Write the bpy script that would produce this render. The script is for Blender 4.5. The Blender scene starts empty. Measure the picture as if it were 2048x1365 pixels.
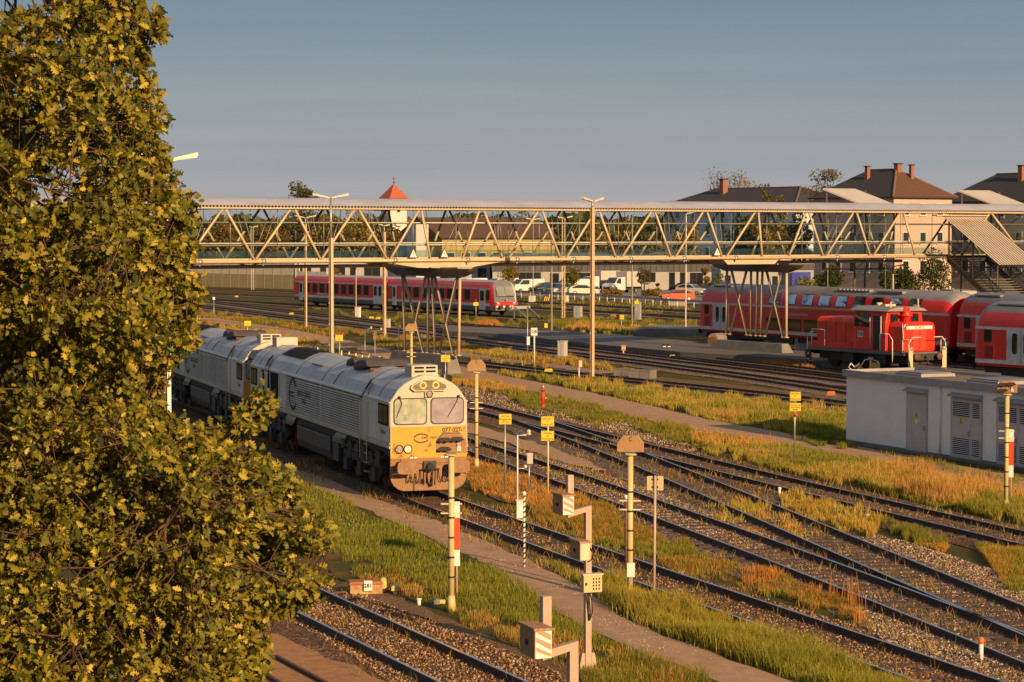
import bpy, math, random
import numpy as np
from mathutils import Vector, Matrix
random.seed(7); rng = np.random.default_rng(7)
S = bpy.context.scene; COL = S.collection
F, W, HH, Y0, H = 4600.0, 2048.0, 1365.0, 465.0, 8.55
PITCH = math.atan((HH/2 - Y0)/F); CP, SP = math.cos(PITCH), math.sin(PITCH)
pi = math.pi; R = math.radians

def ray(x, y):
    a = (x - W/2)/F; b = (HH/2 - y)/F
    return Vector((a, CP + b*SP, -SP + b*CP))
def G(x, y, z=0.0):            # point of the horizontal plane z seen at photo pixel (x, y)
    r = ray(x, y); t = (z - H)/r.z
    return Vector((r.x*t, r.y*t, z))
def P(x, y, D):                # point at ground distance D
    r = ray(x, y); t = D/r.y
    return Vector((r.x*t, D, H + r.z*t))
def V(*a): return Vector(a)
def lerp(a, b, t): return a + (b - a)*t

# ---------------------------------------------------------------- materials
_m = {}
def mat(name, c, r=.6, metal=0., c2=None, sc=6., bump=0., bsc=None, thr=None, c3=None, spec=.5, stretch=None, alpha=None, emit=None):
    if name in _m: return _m[name]
    m = bpy.data.materials.new(name); m.use_nodes = True; _m[name] = m
    nt = m.node_tree; N = nt.nodes; L = nt.links; b = N['Principled BSDF']
    b.inputs['Base Color'].default_value = (*c, 1); b.inputs['Roughness'].default_value = r
    b.inputs['Metallic'].default_value = metal; b.inputs['Specular IOR Level'].default_value = spec
    if c2 is not None or bump:
        tc = N.new('ShaderNodeTexCoord'); vec = tc.outputs['Object']
        if stretch:
            mp = N.new('ShaderNodeMapping'); mp.inputs['Scale'].default_value = stretch; L.new(vec, mp.inputs[0]); vec = mp.outputs[0]
    if c2 is not None:
        n = N.new('ShaderNodeTexNoise'); n.inputs['Scale'].default_value = sc; n.inputs['Detail'].default_value = 7; n.inputs['Roughness'].default_value = .65
        L.new(vec, n.inputs['Vector'])
        cr = N.new('ShaderNodeValToRGB'); a, z = thr or (.35, .68)
        cr.color_ramp.elements[0].position = a; cr.color_ramp.elements[1].position = z
        cr.color_ramp.elements[0].color = (*c, 1); cr.color_ramp.elements[1].color = (*c2, 1)
        if c3: e = cr.color_ramp.elements.new((a+z)/2); e.color = (*c3, 1)
        L.new(n.outputs['Fac'], cr.inputs[0]); L.new(cr.outputs[0], b.inputs['Base Color'])
    if bump:
        n2 = N.new('ShaderNodeTexNoise'); n2.inputs['Scale'].default_value = bsc or sc*4; n2.inputs['Detail'].default_value = 4
        L.new(vec, n2.inputs['Vector'])
        bp = N.new('ShaderNodeBump'); bp.inputs['Strength'].default_value = bump; bp.inputs['Distance'].default_value = .03
        L.new(n2.outputs['Fac'], bp.inputs['Height']); L.new(bp.outputs[0], b.inputs['Normal'])
    if emit: b.inputs['Emission Color'].default_value = (*c, 1); b.inputs['Emission Strength'].default_value = emit
    return m

def glass(name, tint=(.8, .86, .85), refl=.25, rough=.02, frc=(.8, .95, .9)):
    if name in _m: return _m[name]
    m = bpy.data.materials.new(name); m.use_nodes = True; _m[name] = m
    nt = m.node_tree; N = nt.nodes; L = nt.links; N.clear()
    o = N.new('ShaderNodeOutputMaterial'); t = N.new('ShaderNodeBsdfTransparent'); g = N.new('ShaderNodeBsdfGlossy')
    t.inputs[0].default_value = (*tint, 1); g.inputs['Roughness'].default_value = rough; g.inputs['Color'].default_value = (*frc, 1)
    f = N.new('ShaderNodeFresnel'); f.inputs[0].default_value = 1.5
    ma = N.new('ShaderNodeMath'); ma.operation = 'ADD'; ma.inputs[1].default_value = refl; ma.use_clamp = True
    x = N.new('ShaderNodeMixShader'); L.new(f.outputs[0], ma.inputs[0]); L.new(ma.outputs[0], x.inputs[0]); L.new(t.outputs[0], x.inputs[1]); L.new(g.outputs[0], x.inputs[2]); L.new(x.outputs[0], o.inputs[0])
    return m

def leafmat(name, attr='col', trans=.35, rough=.5):
    if name in _m: return _m[name]
    m = bpy.data.materials.new(name); m.use_nodes = True; _m[name] = m
    nt = m.node_tree; N = nt.nodes; L = nt.links; b = N['Principled BSDF']
    a = N.new('ShaderNodeAttribute'); a.attribute_name = attr; L.new(a.outputs['Color'], b.inputs['Base Color'])
    b.inputs['Roughness'].default_value = rough; b.inputs['Specular IOR Level'].default_value = .35
    t = N.new('ShaderNodeBsdfTranslucent'); L.new(a.outputs['Color'], t.inputs[0])
    x = N.new('ShaderNodeMixShader'); x.inputs[0].default_value = trans
    o = N['Material Output']; L.new(b.outputs[0], x.inputs[1]); L.new(t.outputs[0], x.inputs[2]); L.new(x.outputs[0], o.inputs[0])
    return m

# ---------------------------------------------------------------- mesh builder
class M:
    def __init__(s): s.v = []; s.f = []; s.mi = []; s.sm = []; s.c = 0
    def add(s, vs, fs, mi=None, smooth=False):
        o = len(s.v); s.v += [tuple(v) for v in vs]
        for f in fs: s.f.append(tuple(i+o for i in f)); s.mi.append(s.c if mi is None else mi); s.sm.append(smooth)
        return s
    def box(s, x0, x1, y0, y1, z0, z1, mi=None):
        v = [(x, y, z) for z in (z0, z1) for y in (y0, y1) for x in (x0, x1)]
        return s.add(v, [(0,2,3,1),(4,5,7,6),(0,1,5,4),(2,6,7,3),(0,4,6,2),(1,3,7,5)], mi)
    def obox(s, p, q, w, h, up=(0,0,1), mi=None):   # bar from p to q, width w, height h
        p, q = Vector(p), Vector(q); d = (q-p).normalized(); u = Vector(up)
        if abs(d.dot(u)) > .98: u = Vector((1,0,0))
        a = d.cross(u).normalized()*w/2; b = a.cross(d).normalized()*h/2
        v = [p-a-b, p+a-b, p+a+b, p-a+b, q-a-b, q+a-b, q+a+b, q-a+b]
        return s.add(v, [(0,3,2,1),(4,5,6,7),(0,1,5,4),(1,2,6,5),(2,3,7,6),(3,0,4,7)], mi)
    def tube(s, p, q, r, r2=None, n=8, cap=True, mi=None, smooth=True):
        p, q = Vector(p), Vector(q); r2 = r if r2 is None else r2; d = (q-p)
        if d.length < 1e-6: return s
        d.normalize(); u = Vector((0,0,1)) if abs(d.z) < .95 else Vector((1,0,0))
        a = d.cross(u).normalized(); b = d.cross(a)
        v = []
        for c, rr in ((p, r), (q, r2)):
            for i in range(n): t = 2*pi*i/n; v.append(c + a*math.cos(t)*rr + b*math.sin(t)*rr)
        s.add(v, [(i, (i+1) % n, n+(i+1) % n, n+i) for i in range(n)], mi, smooth)
        if cap: o = len(s.v)-2*n; s.add([], [], mi); s.f += [tuple(o+i for i in reversed(range(n))), tuple(o+n+i for i in range(n))]; s.mi += [s.c if mi is None else mi]*2; s.sm += [False]*2
        return s
    def path(s, pts, r, n=6, mi=None):
        for a, b in zip(pts, pts[1:]): s.tube(a, b, r, n=n, mi=mi)
        return s
    def lathe(s, c, prof, n=16, mi=None, axis='z'):
        c = Vector(c); v = []
        for r, z in prof:
            for i in range(n):
                t = 2*pi*i/n; x, y = r*math.cos(t), r*math.sin(t)
                v.append(c + (Vector((x, y, z)) if axis == 'z' else Vector((z, x, y)) if axis == 'x' else Vector((x, z, y))))
        k = len(prof)
        f = [(j*n+i, j*n+(i+1) % n, (j+1)*n+(i+1) % n, (j+1)*n+i) for j in range(k-1) for i in range(n)]
        return s.add(v, f, mi, True)
    def prism(s, pts, a0, a1, ax='y', mi=None, smooth=False):   # 2-D outline extruded along an axis
        def mk(p, a): return (p[0], a, p[1]) if ax == 'y' else (a, p[0], p[1]) if ax == 'x' else (p[0], p[1], a)
        n = len(pts); v = [mk(p, a0) for p in pts] + [mk(p, a1) for p in pts]
        s.add(v, [(i, (i+1) % n, n+(i+1) % n, n+i) for i in range(n)], mi, smooth)
        o = len(s.v)-2*n; s.f += [tuple(o+i for i in reversed(range(n))), tuple(o+n+i for i in range(n))]; s.mi += [s.c if mi is None else mi]*2; s.sm += [False]*2
        return s
    def quad(s, *p, mi=None): return s.add(p, [tuple(range(len(p)))], mi)
    def ball(s, c, r, sz=1., n=10, mi=None):
        return s.lathe(c, [(max(r*math.sin(pi*k/(n//2+1)), .0005), -r*sz*math.cos(pi*k/(n//2+1))) for k in range(n//2+2)], n, mi)
    def obj(s, name, mats, parent=None, bevel=0, loc=None):
        me = bpy.data.meshes.new(name); me.from_pydata(s.v, [], s.f)
        if not isinstance(mats, (list, tuple)): mats = [mats]
        for m in mats: me.materials.append(m)
        if len(mats) > 1: me.polygons.foreach_set('material_index', s.mi)
        me.polygons.foreach_set('use_smooth', s.sm); me.update()
        o = bpy.data.objects.new(name, me); COL.objects.link(o)
        if parent: o.parent = parent
        if loc is not None: o.location = loc
        if bevel:
            b = o.modifiers.new('Bevel', 'BEVEL'); b.width = bevel; b.segments = 2; b.limit_method = 'ANGLE'; b.angle_limit = R(40)
        return o

def tag(o, label=None, cat=None, group=None, kind=None):
    if label: o['label'] = label
    if cat: o['category'] = cat
    if group: o['group'] = group
    if kind: o['kind'] = kind
    return o
def thing(name, label, cat, loc=(0,0,0), rz=0., group=None):
    o = bpy.data.objects.new(name, None); COL.objects.link(o); o.empty_display_size = .3
    o.location = loc; o.rotation_euler = (0, 0, rz)
    return tag(o, label, cat, group)
def dup(o, parent=None):
    c = o.copy(); COL.objects.link(c)
    if parent: c.parent = parent
    for ch in list(o.children): dup(ch, c)
    return c
_t = {}
def text(s, size, loc, rot, m, parent=None, name='lettering', sx=1., align='CENTER', bold=0.):
    cu = bpy.data.curves.new('t', 'FONT'); cu.body = s; cu.size = size; cu.align_x = align; cu.align_y = 'CENTER'; cu.offset = bold; cu.extrude = .002; cu.space_line = .95
    o = bpy.data.objects.new('t', cu); COL.objects.link(o)
    me = bpy.data.meshes.new_from_object(o.evaluated_get(bpy.context.evaluated_depsgraph_get()))
    bpy.data.objects.remove(o); me.materials.clear(); me.materials.append(m)
    q = bpy.data.objects.new(name, me); COL.objects.link(q); q.parent = parent; q.location = loc; q.rotation_euler = rot; q.scale = (sx, 1, 1)
    return q

def spline(pts, step=1.0):     # Catmull-Rom through world points
    pts = [Vector(p) for p in pts]
    P4 = [pts[0]*2-pts[1]] + pts + [pts[-1]*2-pts[-2]]; out = []
    for i in range(1, len(P4)-2):
        a, b, c, d = P4[i-1:i+3]; n = max(2, int((c-b).length/step))
        for k in range(n):
            t = k/n; out.append(.5*((2*b)+(c-a)*t+(2*a-5*b+4*c-d)*t*t+(3*b-3*c+d-a)*t**3))
    out.append(pts[-1]); return out

def facemesh(name, verts, faces_n, mat_, col=None, parent=None, smooth=False):
    """fast mesh: verts (N,3) array, faces_n = (idx array (F,k))"""
    me = bpy.data.meshes.new(name); nv = len(verts); nf, k = faces_n.shape
    me.vertices.add(nv); me.vertices.foreach_set('co', np.ascontiguousarray(verts, dtype=np.float32).ravel())
    me.loops.add(nf*k); me.loops.foreach_set('vertex_index', faces_n.astype(np.int32).ravel())
    me.polygons.add(nf); me.polygons.foreach_set('loop_start', np.arange(0, nf*k, k, dtype=np.int32)); me.polygons.foreach_set('loop_total', np.full(nf, k, dtype=np.int32))
    if smooth: me.polygons.foreach_set('use_smooth', np.ones(nf, dtype=bool))
    me.update(calc_edges=True)
    if col is not None:
        ca = me.color_attributes.new('col', 'FLOAT_COLOR', 'POINT'); c4 = np.ones((nv, 4), dtype=np.float32); c4[:, :3] = col; ca.data.foreach_set('color', c4.ravel())
    me.materials.append(mat_)
    o = bpy.data.objects.new(name, me); COL.objects.link(o)
    if parent: o.parent = parent
    return o

# common materials
cream = mat('cream_paint', (.62, .52, .33), .45, c2=(.50, .42, .27), sc=3, bump=.05)
steel = mat('galvanised_steel', (.42, .41, .38), .42, .6, c2=(.32, .31, .29), sc=8)
dark = mat('black_rubber', (.02, .02, .022), .6)
darkm = mat('dark_underframe', (.02, .019, .019), .7, c2=(.048, .036, .03), sc=5, bump=.2)
white = mat('white_paint', (.75, .73, .68), .45, c2=(.62, .6, .55), sc=4)
redp = mat('signal_red', (.60, .045, .02), .45)
yel = mat('sign_yellow', (.80, .56, .02), .5, c2=(.7, .47, .03), sc=6)
blk = mat('lettering_black', (.02, .02, .02), .5)
gold = mat('bridge_beige_paint', (.56, .43, .27), .42, c2=(.46, .35, .22), sc=2.5, bump=.03)
conc = mat('concrete', (.22, .205, .18), .85, c2=(.12, .112, .10), sc=1.6, bump=.3, bsc=14, thr=(.3, .75))
winm = mat('window_glass', (.015, .02, .022), .06, spec=.8)
rust = mat('rusty_brown', (.16, .065, .03), .8, c2=(.09, .045, .028), sc=7, bump=.3)
# ================================================================ camera, sky, sun
cam = bpy.data.cameras.new('camera'); co = bpy.data.objects.new('camera', cam); COL.objects.link(co)
co.location = (0, 0, H); co.rotation_euler = (pi/2 - PITCH, 0, 0)
cam.sensor_width = 36; cam.lens = 36*F/W; cam.clip_start = .5; cam.clip_end = 9000; S.camera = co
SUN_EL, SUN_AZ = R(17.5), R(31)             # azimuth: degrees to the right of straight behind the camera
sv = Vector((math.sin(SUN_AZ)*math.cos(SUN_EL), -math.cos(SUN_AZ)*math.cos(SUN_EL), math.sin(SUN_EL)))   # towards the sun
sl = bpy.data.lights.new('sun', 'SUN'); sl.energy = 4.2; sl.angle = R(.55); sl.color = (1.0, .64, .32)
so = bpy.data.objects.new('sun', sl); COL.objects.link(so); so.rotation_euler = sv.to_track_quat('Z', 'Y').to_euler()
wd = bpy.data.worlds.new('World'); S.world = wd; wd.use_nodes = True
nt = wd.node_tree; N = nt.nodes; L = nt.links; bg = N['Background']
sky = N.new('ShaderNodeTexSky'); sky.sky_type = 'NISHITA'; sky.sun_disc = False; sky.sun_elevation = SUN_EL
sky.sun_rotation = math.atan2(sv.x, sv.y); sky.air_density = 1.3; sky.dust_density = 1.6; sky.ozone_density = 2.0
hsv = N.new('ShaderNodeHueSaturation'); hsv.inputs['Saturation'].default_value = .7; L.new(sky.outputs[0], hsv.inputs['Color'])
tc = N.new('ShaderNodeTexCoord'); sp_ = N.new('ShaderNodeSeparateXYZ'); L.new(tc.outputs['Generated'], sp_.inputs[0])
ev = N.new('ShaderNodeMapRange'); ev.inputs[1].default_value = -.02; ev.inputs[2].default_value = .5; L.new(sp_.outputs[2], ev.inputs[0])
# thin veil of high cloud bends the height at which the colours change
mp = N.new('ShaderNodeMapping'); mp.inputs['Scale'].default_value = (1.4, 1.4, 34.0); L.new(tc.outputs['Generated'], mp.inputs[0])
nz = N.new('ShaderNodeTexNoise'); nz.inputs['Scale'].default_value = 1.7; nz.inputs['Detail'].default_value = 4; L.new(mp.outputs[0], nz.inputs['Vector'])
ad = N.new('ShaderNodeMath'); ad.operation = 'MULTIPLY_ADD'; L.new(nz.outputs['Fac'], ad.inputs[0]); ad.inputs[1].default_value = .09; L.new(ev.outputs[0], ad.inputs[2])
cr = N.new('ShaderNodeValToRGB'); e = cr.color_ramp.elements
for i, (p, c) in enumerate([(.05, (2.6,2.42,2.5)), (.10, (2.45,2.36,2.5)), (.17, (1.66,1.93,2.24)), (.23, (1.02,1.46,1.94)), (.29, (.74,1.18,1.66)), (.42, (1.2,1.45,1.8)), (1., (1.45,1.65,2.05))]):
    q = e[i] if i < 2 else e.new(p); q.position = p; q.color = (*[x/2.5 for x in c], 1)
L.new(ad.outputs[0], cr.inputs[0])
ml = N.new('ShaderNodeVectorMath'); ml.operation = 'SCALE'; ml.inputs[3].default_value = 2.5; L.new(cr.outputs[0], ml.inputs[0])
mx = N.new('ShaderNodeMix'); mx.data_type = 'RGBA'; mx.inputs[0].default_value = .9; L.new(hsv.outputs[0], mx.inputs[6]); L.new(ml.outputs[0], mx.inputs[7])
L.new(mx.outputs[2], bg.inputs[0]); bg.inputs[1].default_value = .095
S.view_settings.view_transform = 'Standard'; S.view_settings.look = 'None'; S.view_settings.exposure = .8; S.view_settings.gamma = 1
S.render.engine = 'CYCLES'; S.cycles.max_bounces = 8; S.cycles.transparent_max_bounces = 16; S.cycles.use_denoising = True
S.cycles.caustics_reflective = False; S.cycles.caustics_refractive = False

# ================================================================ ground materials
def stones(name, cols, sc=14., bump=1.4, big=None, rough=.85):
    m = bpy.data.materials.new(name); m.use_nodes = True; _m[name] = m
    nt = m.node_tree; N = nt.nodes; L = nt.links; b = N['Principled BSDF']; b.inputs['Roughness'].default_value = rough; b.inputs['Specular IOR Level'].default_value = .3
    tc = N.new('ShaderNodeTexCoord'); v = N.new('ShaderNodeTexVoronoi'); v.inputs['Scale'].default_value = sc; L.new(tc.outputs['Object'], v.inputs['Vector'])
    sx = N.new('ShaderNodeSeparateColor'); L.new(v.outputs['Color'], sx.inputs[0])
    cr = N.new('ShaderNodeValToRGB'); cr.color_ramp.interpolation = 'LINEAR'
    e = cr.color_ramp.elements; e[0].position = 0; e[0].color = (*cols[0], 1); e[1].position = 1; e[1].color = (*cols[-1], 1)
    for i, c in enumerate(cols[1:-1]): q = e.new((i+1)/(len(cols)-1)); q.color = (*c, 1)
    L.new(sx.outputs[0], cr.inputs[0])
    nz = N.new('ShaderNodeTexNoise'); nz.inputs['Scale'].default_value = .55; nz.inputs['Detail'].default_value = 8; nz.inputs['Roughness'].default_value = .7; L.new(tc.outputs['Object'], nz.inputs['Vector'])
    r2 = N.new('ShaderNodeValToRGB'); r2.color_ramp.elements[0].position = .42; r2.color_ramp.elements[1].position = .62; L.new(nz.outputs['Fac'], r2.inputs[0])
    mx = N.new('ShaderNodeMix'); mx.data_type = 'RGBA'; L.new(r2.outputs[0], mx.inputs[0]); L.new(cr.outputs[0], mx.inputs[6]); mx.inputs[7].default_value = (*(big or cols[0]), 1)
    L.new(mx.outputs[2], b.inputs['Base Color'])
    bp = N.new('ShaderNodeBump'); bp.inputs['Strength'].default_value = bump; bp.inputs['Distance'].default_value = .05; bp.invert = True
    L.new(v.outputs['Distance'], bp.inputs['Height']); L.new(bp.outputs[0], b.inputs['Normal'])
    return m
bal_rust = stones('rusty_ballast', [(.045,.024,.014), (.18,.08,.03), (.10,.048,.022), (.33,.20,.10), (.07,.038,.02)], 13, big=(.095,.045,.02))
bal_grey = stones('grey_ballast', [(.035,.024,.016), (.22,.15,.09), (.09,.058,.036), (.44,.34,.23), (.07,.042,.027)], 13, big=(.11,.062,.032))
bal_far = stones('far_ballast', [(.09,.07,.055), (.24,.185,.14), (.14,.11,.085), (.33,.26,.2)], 6, big=(.17,.115,.075), bump=.6)
soil = mat('grassy_soil', (.085,.062,.02), .95, c2=(.17,.085,.032), sc=.5, bump=1.0, bsc=9, c3=(.065,.07,.014), thr=(.38,.64), spec=.1)
track_soil = stones('soil_with_pebbles', [(.12,.065,.03), (.18,.10,.045), (.14,.08,.035), (.28,.18,.1)], 18, big=(.15,.08,.032), bump=.5)
pathm = mat('worn_asphalt', (.48,.30,.17), .9, c2=(.33,.205,.12), sc=2.2, bump=.5, bsc=30, thr=(.3,.7), spec=.2)
platm = mat('platform_asphalt', (.11,.10,.095), .85, c2=(.14,.12,.105), sc=.8, bump=.3, bsc=8)
lotm = mat('parking_asphalt', (.19,.16,.135), .9, c2=(.25,.21,.17), sc=.3)

# ground sheet
u = np.concatenate([[-4, -1.6, -.8, -.5], np.linspace(-.34, .34, 260), [.5, .8, 1.6, 4]])
Y = np.concatenate([[-150, -30, 0, 10], np.geomspace(18, 700, 380), [900, 1400, 2500, 5000, 8500]])
U, YY = np.meshgrid(u, Y); X = U*np.maximum(YY, 30)
def vnoise(x, y, sc, seed=0):
    r = np.random.default_rng(seed); g = r.random((256, 256)); xs = (x*sc) % 255; ys = (y*sc) % 255
    xi = xs.astype(int); yi = ys.astype(int); fx = xs-xi; fy = ys-yi; fx = fx*fx*(3-2*fx); fy = fy*fy*(3-2*fy)
    return (g[xi, yi]*(1-fx)*(1-fy)+g[xi+1, yi]*fx*(1-fy)+g[xi, yi+1]*(1-fx)*fy+g[xi+1, yi+1]*fx*fy)
Z = -.035 + .03*(vnoise(X, YY, .7, 1)-.5) + .02*(vnoise(X, YY, 2.1, 2)-.5)
nr, nc = U.shape; idx = np.arange(nr*nc).reshape(nr, nc)
fq = np.stack([idx[:-1, :-1], idx[:-1, 1:], idx[1:, 1:], idx[1:, :-1]], -1).reshape(-1, 4)
tag(facemesh('ground', np.stack([X, YY, Z], -1).reshape(-1, 3), fq, soil, smooth=True), kind='structure')

def offs(pts, d):
    out = []
    for i, p in enumerate(pts):
        a = pts[max(i-1, 0)]; b = pts[min(i+1, len(pts)-1)]; t = (b-a).normalized(); out.append(p + Vector((-t.y, t.x, 0))*d)
    return out
def ribbon(name, pts, hw, z, m, jag=.25, kind='structure', rise=0.):
    """a sheet along a line with an uneven edge"""
    mb = M(); n = len(pts); v = []
    prof = [(-1, -.03), (-.8, 0), (-.4, rise), (.4, rise), (.8, 0), (1, -.03)]
    for i, p in enumerate(pts):
        a = pts[max(i-1, 0)]; b = pts[min(i+1, n-1)]; t = (b-a).normalized(); nn = Vector((-t.y, t.x, 0))
        j = [random.uniform(-jag, jag), random.uniform(-jag, jag)]
        for k, (q, dz) in enumerate(prof):
            w = q*hw + (j[0] if k < 2 else j[1] if k > 3 else 0)
            o = p + nn*w; v.append((o.x, o.y, z+dz))
    k = len(prof)
    mb.add(v, [(i*k+j, (i+1)*k+j, (i+1)*k+j+1, i*k+j+1) for i in range(n-1) for j in range(k-1)], smooth=True)
    return tag(mb.obj(name, m), kind=kind)
def sheet(name, px, z, m, kind='structure', thick=0.):
    pts = [G(x, y, z) for x, y in px]; mb = M(); n = len(pts)
    if thick: mb.prism([(p.x, p.y) for p in pts], z-thick, z, ax='z')
    else: mb.add(pts, [tuple(range(n))])
    return tag(mb.obj(name, m), kind=kind)

# ================================================================ railway tracks
railside = mat('rail_side_rust', (.055,.028,.018), .75, c2=(.09,.045,.025), sc=3)
railtop = mat('rail_running_surface', (.62,.60,.58), .22, 1.0)
sleeperm = mat('wooden_sleeper', (.05,.032,.022), .85, c2=(.085,.048,.028), sc=4, bump=.3, stretch=(1, 6, 1))
sleeperc = mat('pale_sleeper', (.19,.14,.10), .85, c2=(.11,.075,.05), sc=4, bump=.3)
TR = {}
def smoothline(pts, step=2.0, it=30):
    out = []
    for a, b in zip(pts, pts[1:]):
        n = max(1, round((b-a).length/step))
        for k in range(n): out.append(a.lerp(b, k/n))
    out.append(pts[-1]); n = len(out)
    for _ in range(it):
        out = [out[0]] + [out[i]*.5 + (out[i-1]+out[i+1])*.25 for i in range(1, n-1)] + [out[-1]]
    return out
HEADP = [(-.07,.0), (-.07,.015), (-.012,.035), (-.012,.125), (-.036,.135), (-.036,.17), (.036,.17), (.036,.135), (.012,.125), (.012,.035), (.07,.015), (.07,.0)]
def railobj(pts, parent, shiny=True, far=False):
    mb = M(); prof = HEADP if not far else [(-.07,0), (-.036,.05), (-.036,.17), (.036,.17), (.036,.05), (.07,0)]
    k = len(prof); v = []; n = len(pts)
    for i, p in enumerate(pts):
        a = pts[max(i-1, 0)]; b = pts[min(i+1, n-1)]; t = (b-a).normalized(); nn = Vector((-t.y, t.x, 0))
        for q, z in prof: o = p+nn*q; v.append((o.x, o.y, z))
    f = []; mi = []
    for i in range(n-1):
        for j in range(k-1):
            f.append((i*k+j, (i+1)*k+j, (i+1)*k+j+1, i*k+j+1)); mi.append(1 if prof[j][1] == .17 and prof[j+1][1] == .17 else 0)
    mb.v = v; mb.f = f; mb.mi = mi; mb.sm = [False]*len(f)
    return mb.obj('rail', [railside, railtop if shiny else railside], parent)
zi = [0]
def track(key, label, px, side=0, bed=bal_rust, hw=1.9, sl='part', ext=(60, 30), shiny=True, slm=None, cut=None, name='railway_track'):
    """px: photo pixels of the centre line (side 0) or of the far-side (+1) / near-side (-1) rail head"""
    pts = [G(x, y, .17) for x, y in px]
    pts = [Vector((p.x, p.y, 0)) for p in pts]
    d0 = (pts[0]-pts[1]).normalized(); d1 = (pts[-1]-pts[-2]).normalized()
    if ext[0]: pts = [pts[0]+d0*ext[0]] + pts
    if ext[1]: pts = pts + [pts[-1]+d1*ext[1]]
    c = smoothline(pts)
    if side: c = offs(c, -.75*side)
    TR[key] = c; zi[0] += 1
    ribbon('ballast_bed', c, hw, .0 + .004*zi[0], bed, jag=.22, rise=.0)
    root = thing(name, label, 'railway track', (0, 0, 0), group='railway tracks through the yard')
    for s in (-1, 1): railobj(offs(c, .75*s), root, shiny, far=(sl != 'part'))
    # sleepers
    cum = [0.]
    for a, b in zip(c, c[1:]): cum.append(cum[-1]+(b-a).length)
    pos = []; s = 0.; i = 0
    while s < cum[-1]:
        while cum[i+1] < s: i += 1
        t = (s-cum[i])/(cum[i+1]-cum[i]); p = c[i].lerp(c[i+1], t); d = (c[i+1]-c[i]).normalized(); pos.append((p, math.atan2(d.y, d.x))); s += .65
    zt = .018+.004*zi[0]; slm = slm or sleeperm
    if sl == 'part':
        vis = [(p, a) for p, a in pos if 26 < p.y < 100 and abs(p.x)/p.y < .25]
        vis.sort(key=lambda q: q[0].y); me = None
        for k, (p, a) in enumerate(vis[:100]):
            if me is None or k % 10 == 0:
                mb = M(); w = .125+random.uniform(-.01, .015)
                mb.box(-w, w, -1.28, 1.28, -.1, zt); o = mb.obj('sleeper', slm, root, bevel=.015); me = o
            else: o = me.copy(); COL.objects.link(o)
            o.location = (p.x, p.y, random.uniform(-.03, .003) if key in ('T1', 'T2') else random.uniform(-.006, .014)); o.rotation_euler = (0, 0, a+random.uniform(-.03, .03))
        rest = [q for q in pos if q not in vis[:100]]
    else: rest = pos
    mb = M()
    for p, a in rest:
        ca, sa = math.cos(a), math.sin(a)
        v = [(p.x+ca*x-sa*y, p.y+sa*x+ca*y, z) for z in (-.1, zt) for y in (-1.25, 1.25) for x in (-.12, .12)]
        mb.add(v, [(4,5,7,6), (0,1,5,4), (2,6,7,3), (0,4,6,2), (1,3,7,5)])
    if mb.v: tag(mb.obj('sleepers', slm, root), kind='stuff')
    return c
track('T1', 'shiny rails of the nearest track beside the 281 switch machine, at the bottom edge', [(505,1118), (560,1143), (650,1182.5), (800,1247.5), (900,1292.5), (1010,1341), (1062,1365)], 1, bal_rust, 1.75)
track('T2', 'rust-coloured track the white and yellow locomotive stands on', [(910,995), (1050,1044), (1179,1089), (1306,1132), (1400,1160.6), (1590,1221), (1802,1292), (2016,1365)], 1, bal_rust, 1.55)
track('P', 'track curving past the back of the wide brown signal box, merging at a frog', [(932,886.5), (1040,921), (1145,953), (1250,994), (1412,1052), (1560,1103), (1700,1156), (1868,1222), (2025,1284)], 0, bal_grey, 2.0)
track('Q', 'diverging track whose rails cross into the neighbouring track at the frog', [(1040,832), (1107,852), (1240,900), (1400,967), (1530,1021), (1640,1068), (1845,1156), (2048,1240)], 0, bal_grey, 1.9, ext=(0, 30), cut=1)
track('M', 'long straight track along the dry orange grass in front of the white hut', [(932,807), (1020,829), (1160,863), (1290,896), (1412,926), (1590,970), (1748,1006), (2048,1075)], 0, bal_rust, 1.9)
track('T6', 'track between the asphalt path and the bridge piers, nearest of the far tracks', [(938,722), (1000,731), (1187,752), (1400,771), (1690,805), (1900,834)], 0, bal_far, 1.7, 'one', ext=(0, 30))
track('T7', 'track passing in front of the low dark platform', [(400,612), (560,632), (767,657), (910,677), (1072,698), (1187,711), (1400,737), (1690,778), (1900,812)], 0, bal_far, 1.9, 'one')
track('T8', 'track running tight along the platform edge', [(400,600), (560,620), (767,644), (910,663), (1072,684), (1187,698), (1400,723), (1690,757), (1900,786)], 0, bal_far, 1.9, 'one')
track('T9', 'track under the red shunting locomotive', [(1355,710), (1510,725), (1660,742), (1740,752), (1860,768), (2000,789)], 0, bal_far, 1.9, 'one', ext=(0, 40))
# ================================================================ paths, gravel, platforms, parking
def linepx(px, z=.0): return smoothline([G(x, y, z) for x, y in px], 1.0, 12)
pB = linepx([(150,730), (300,800), (420,852), (500,898), (600,944), (700,985), (800,1027), (900,1070), (1000,1117), (1075,1149), (1135,1185), (1160,1222), (1230,1260), (1300,1284), (1400,1320), (1520,1362), (1700,1420)])
ribbon('path', pB, .66, .004, pathm, jag=.12)
pA = linepx([(400,636), (560,660), (700,690), (830,722), (930,745), (1020,764), (1100,780), (1200,800), (1290,823), (1350,840), (1420,853), (1520,868), (1640,893), (1760,914), (1900,943), (2060,975), (2200,1005)])
ribbon('path', pA, 1.5, .006, pathm, jag=.1)
pC = linepx([(830,697), (900,703), (985,718), (1080,728), (1150,737), (1230,747)])
ribbon('path', pC, .9, .008, mat('dirt_path', (.34,.23,.15), .95, c2=(.22,.145,.095), sc=2), jag=.25)
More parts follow.
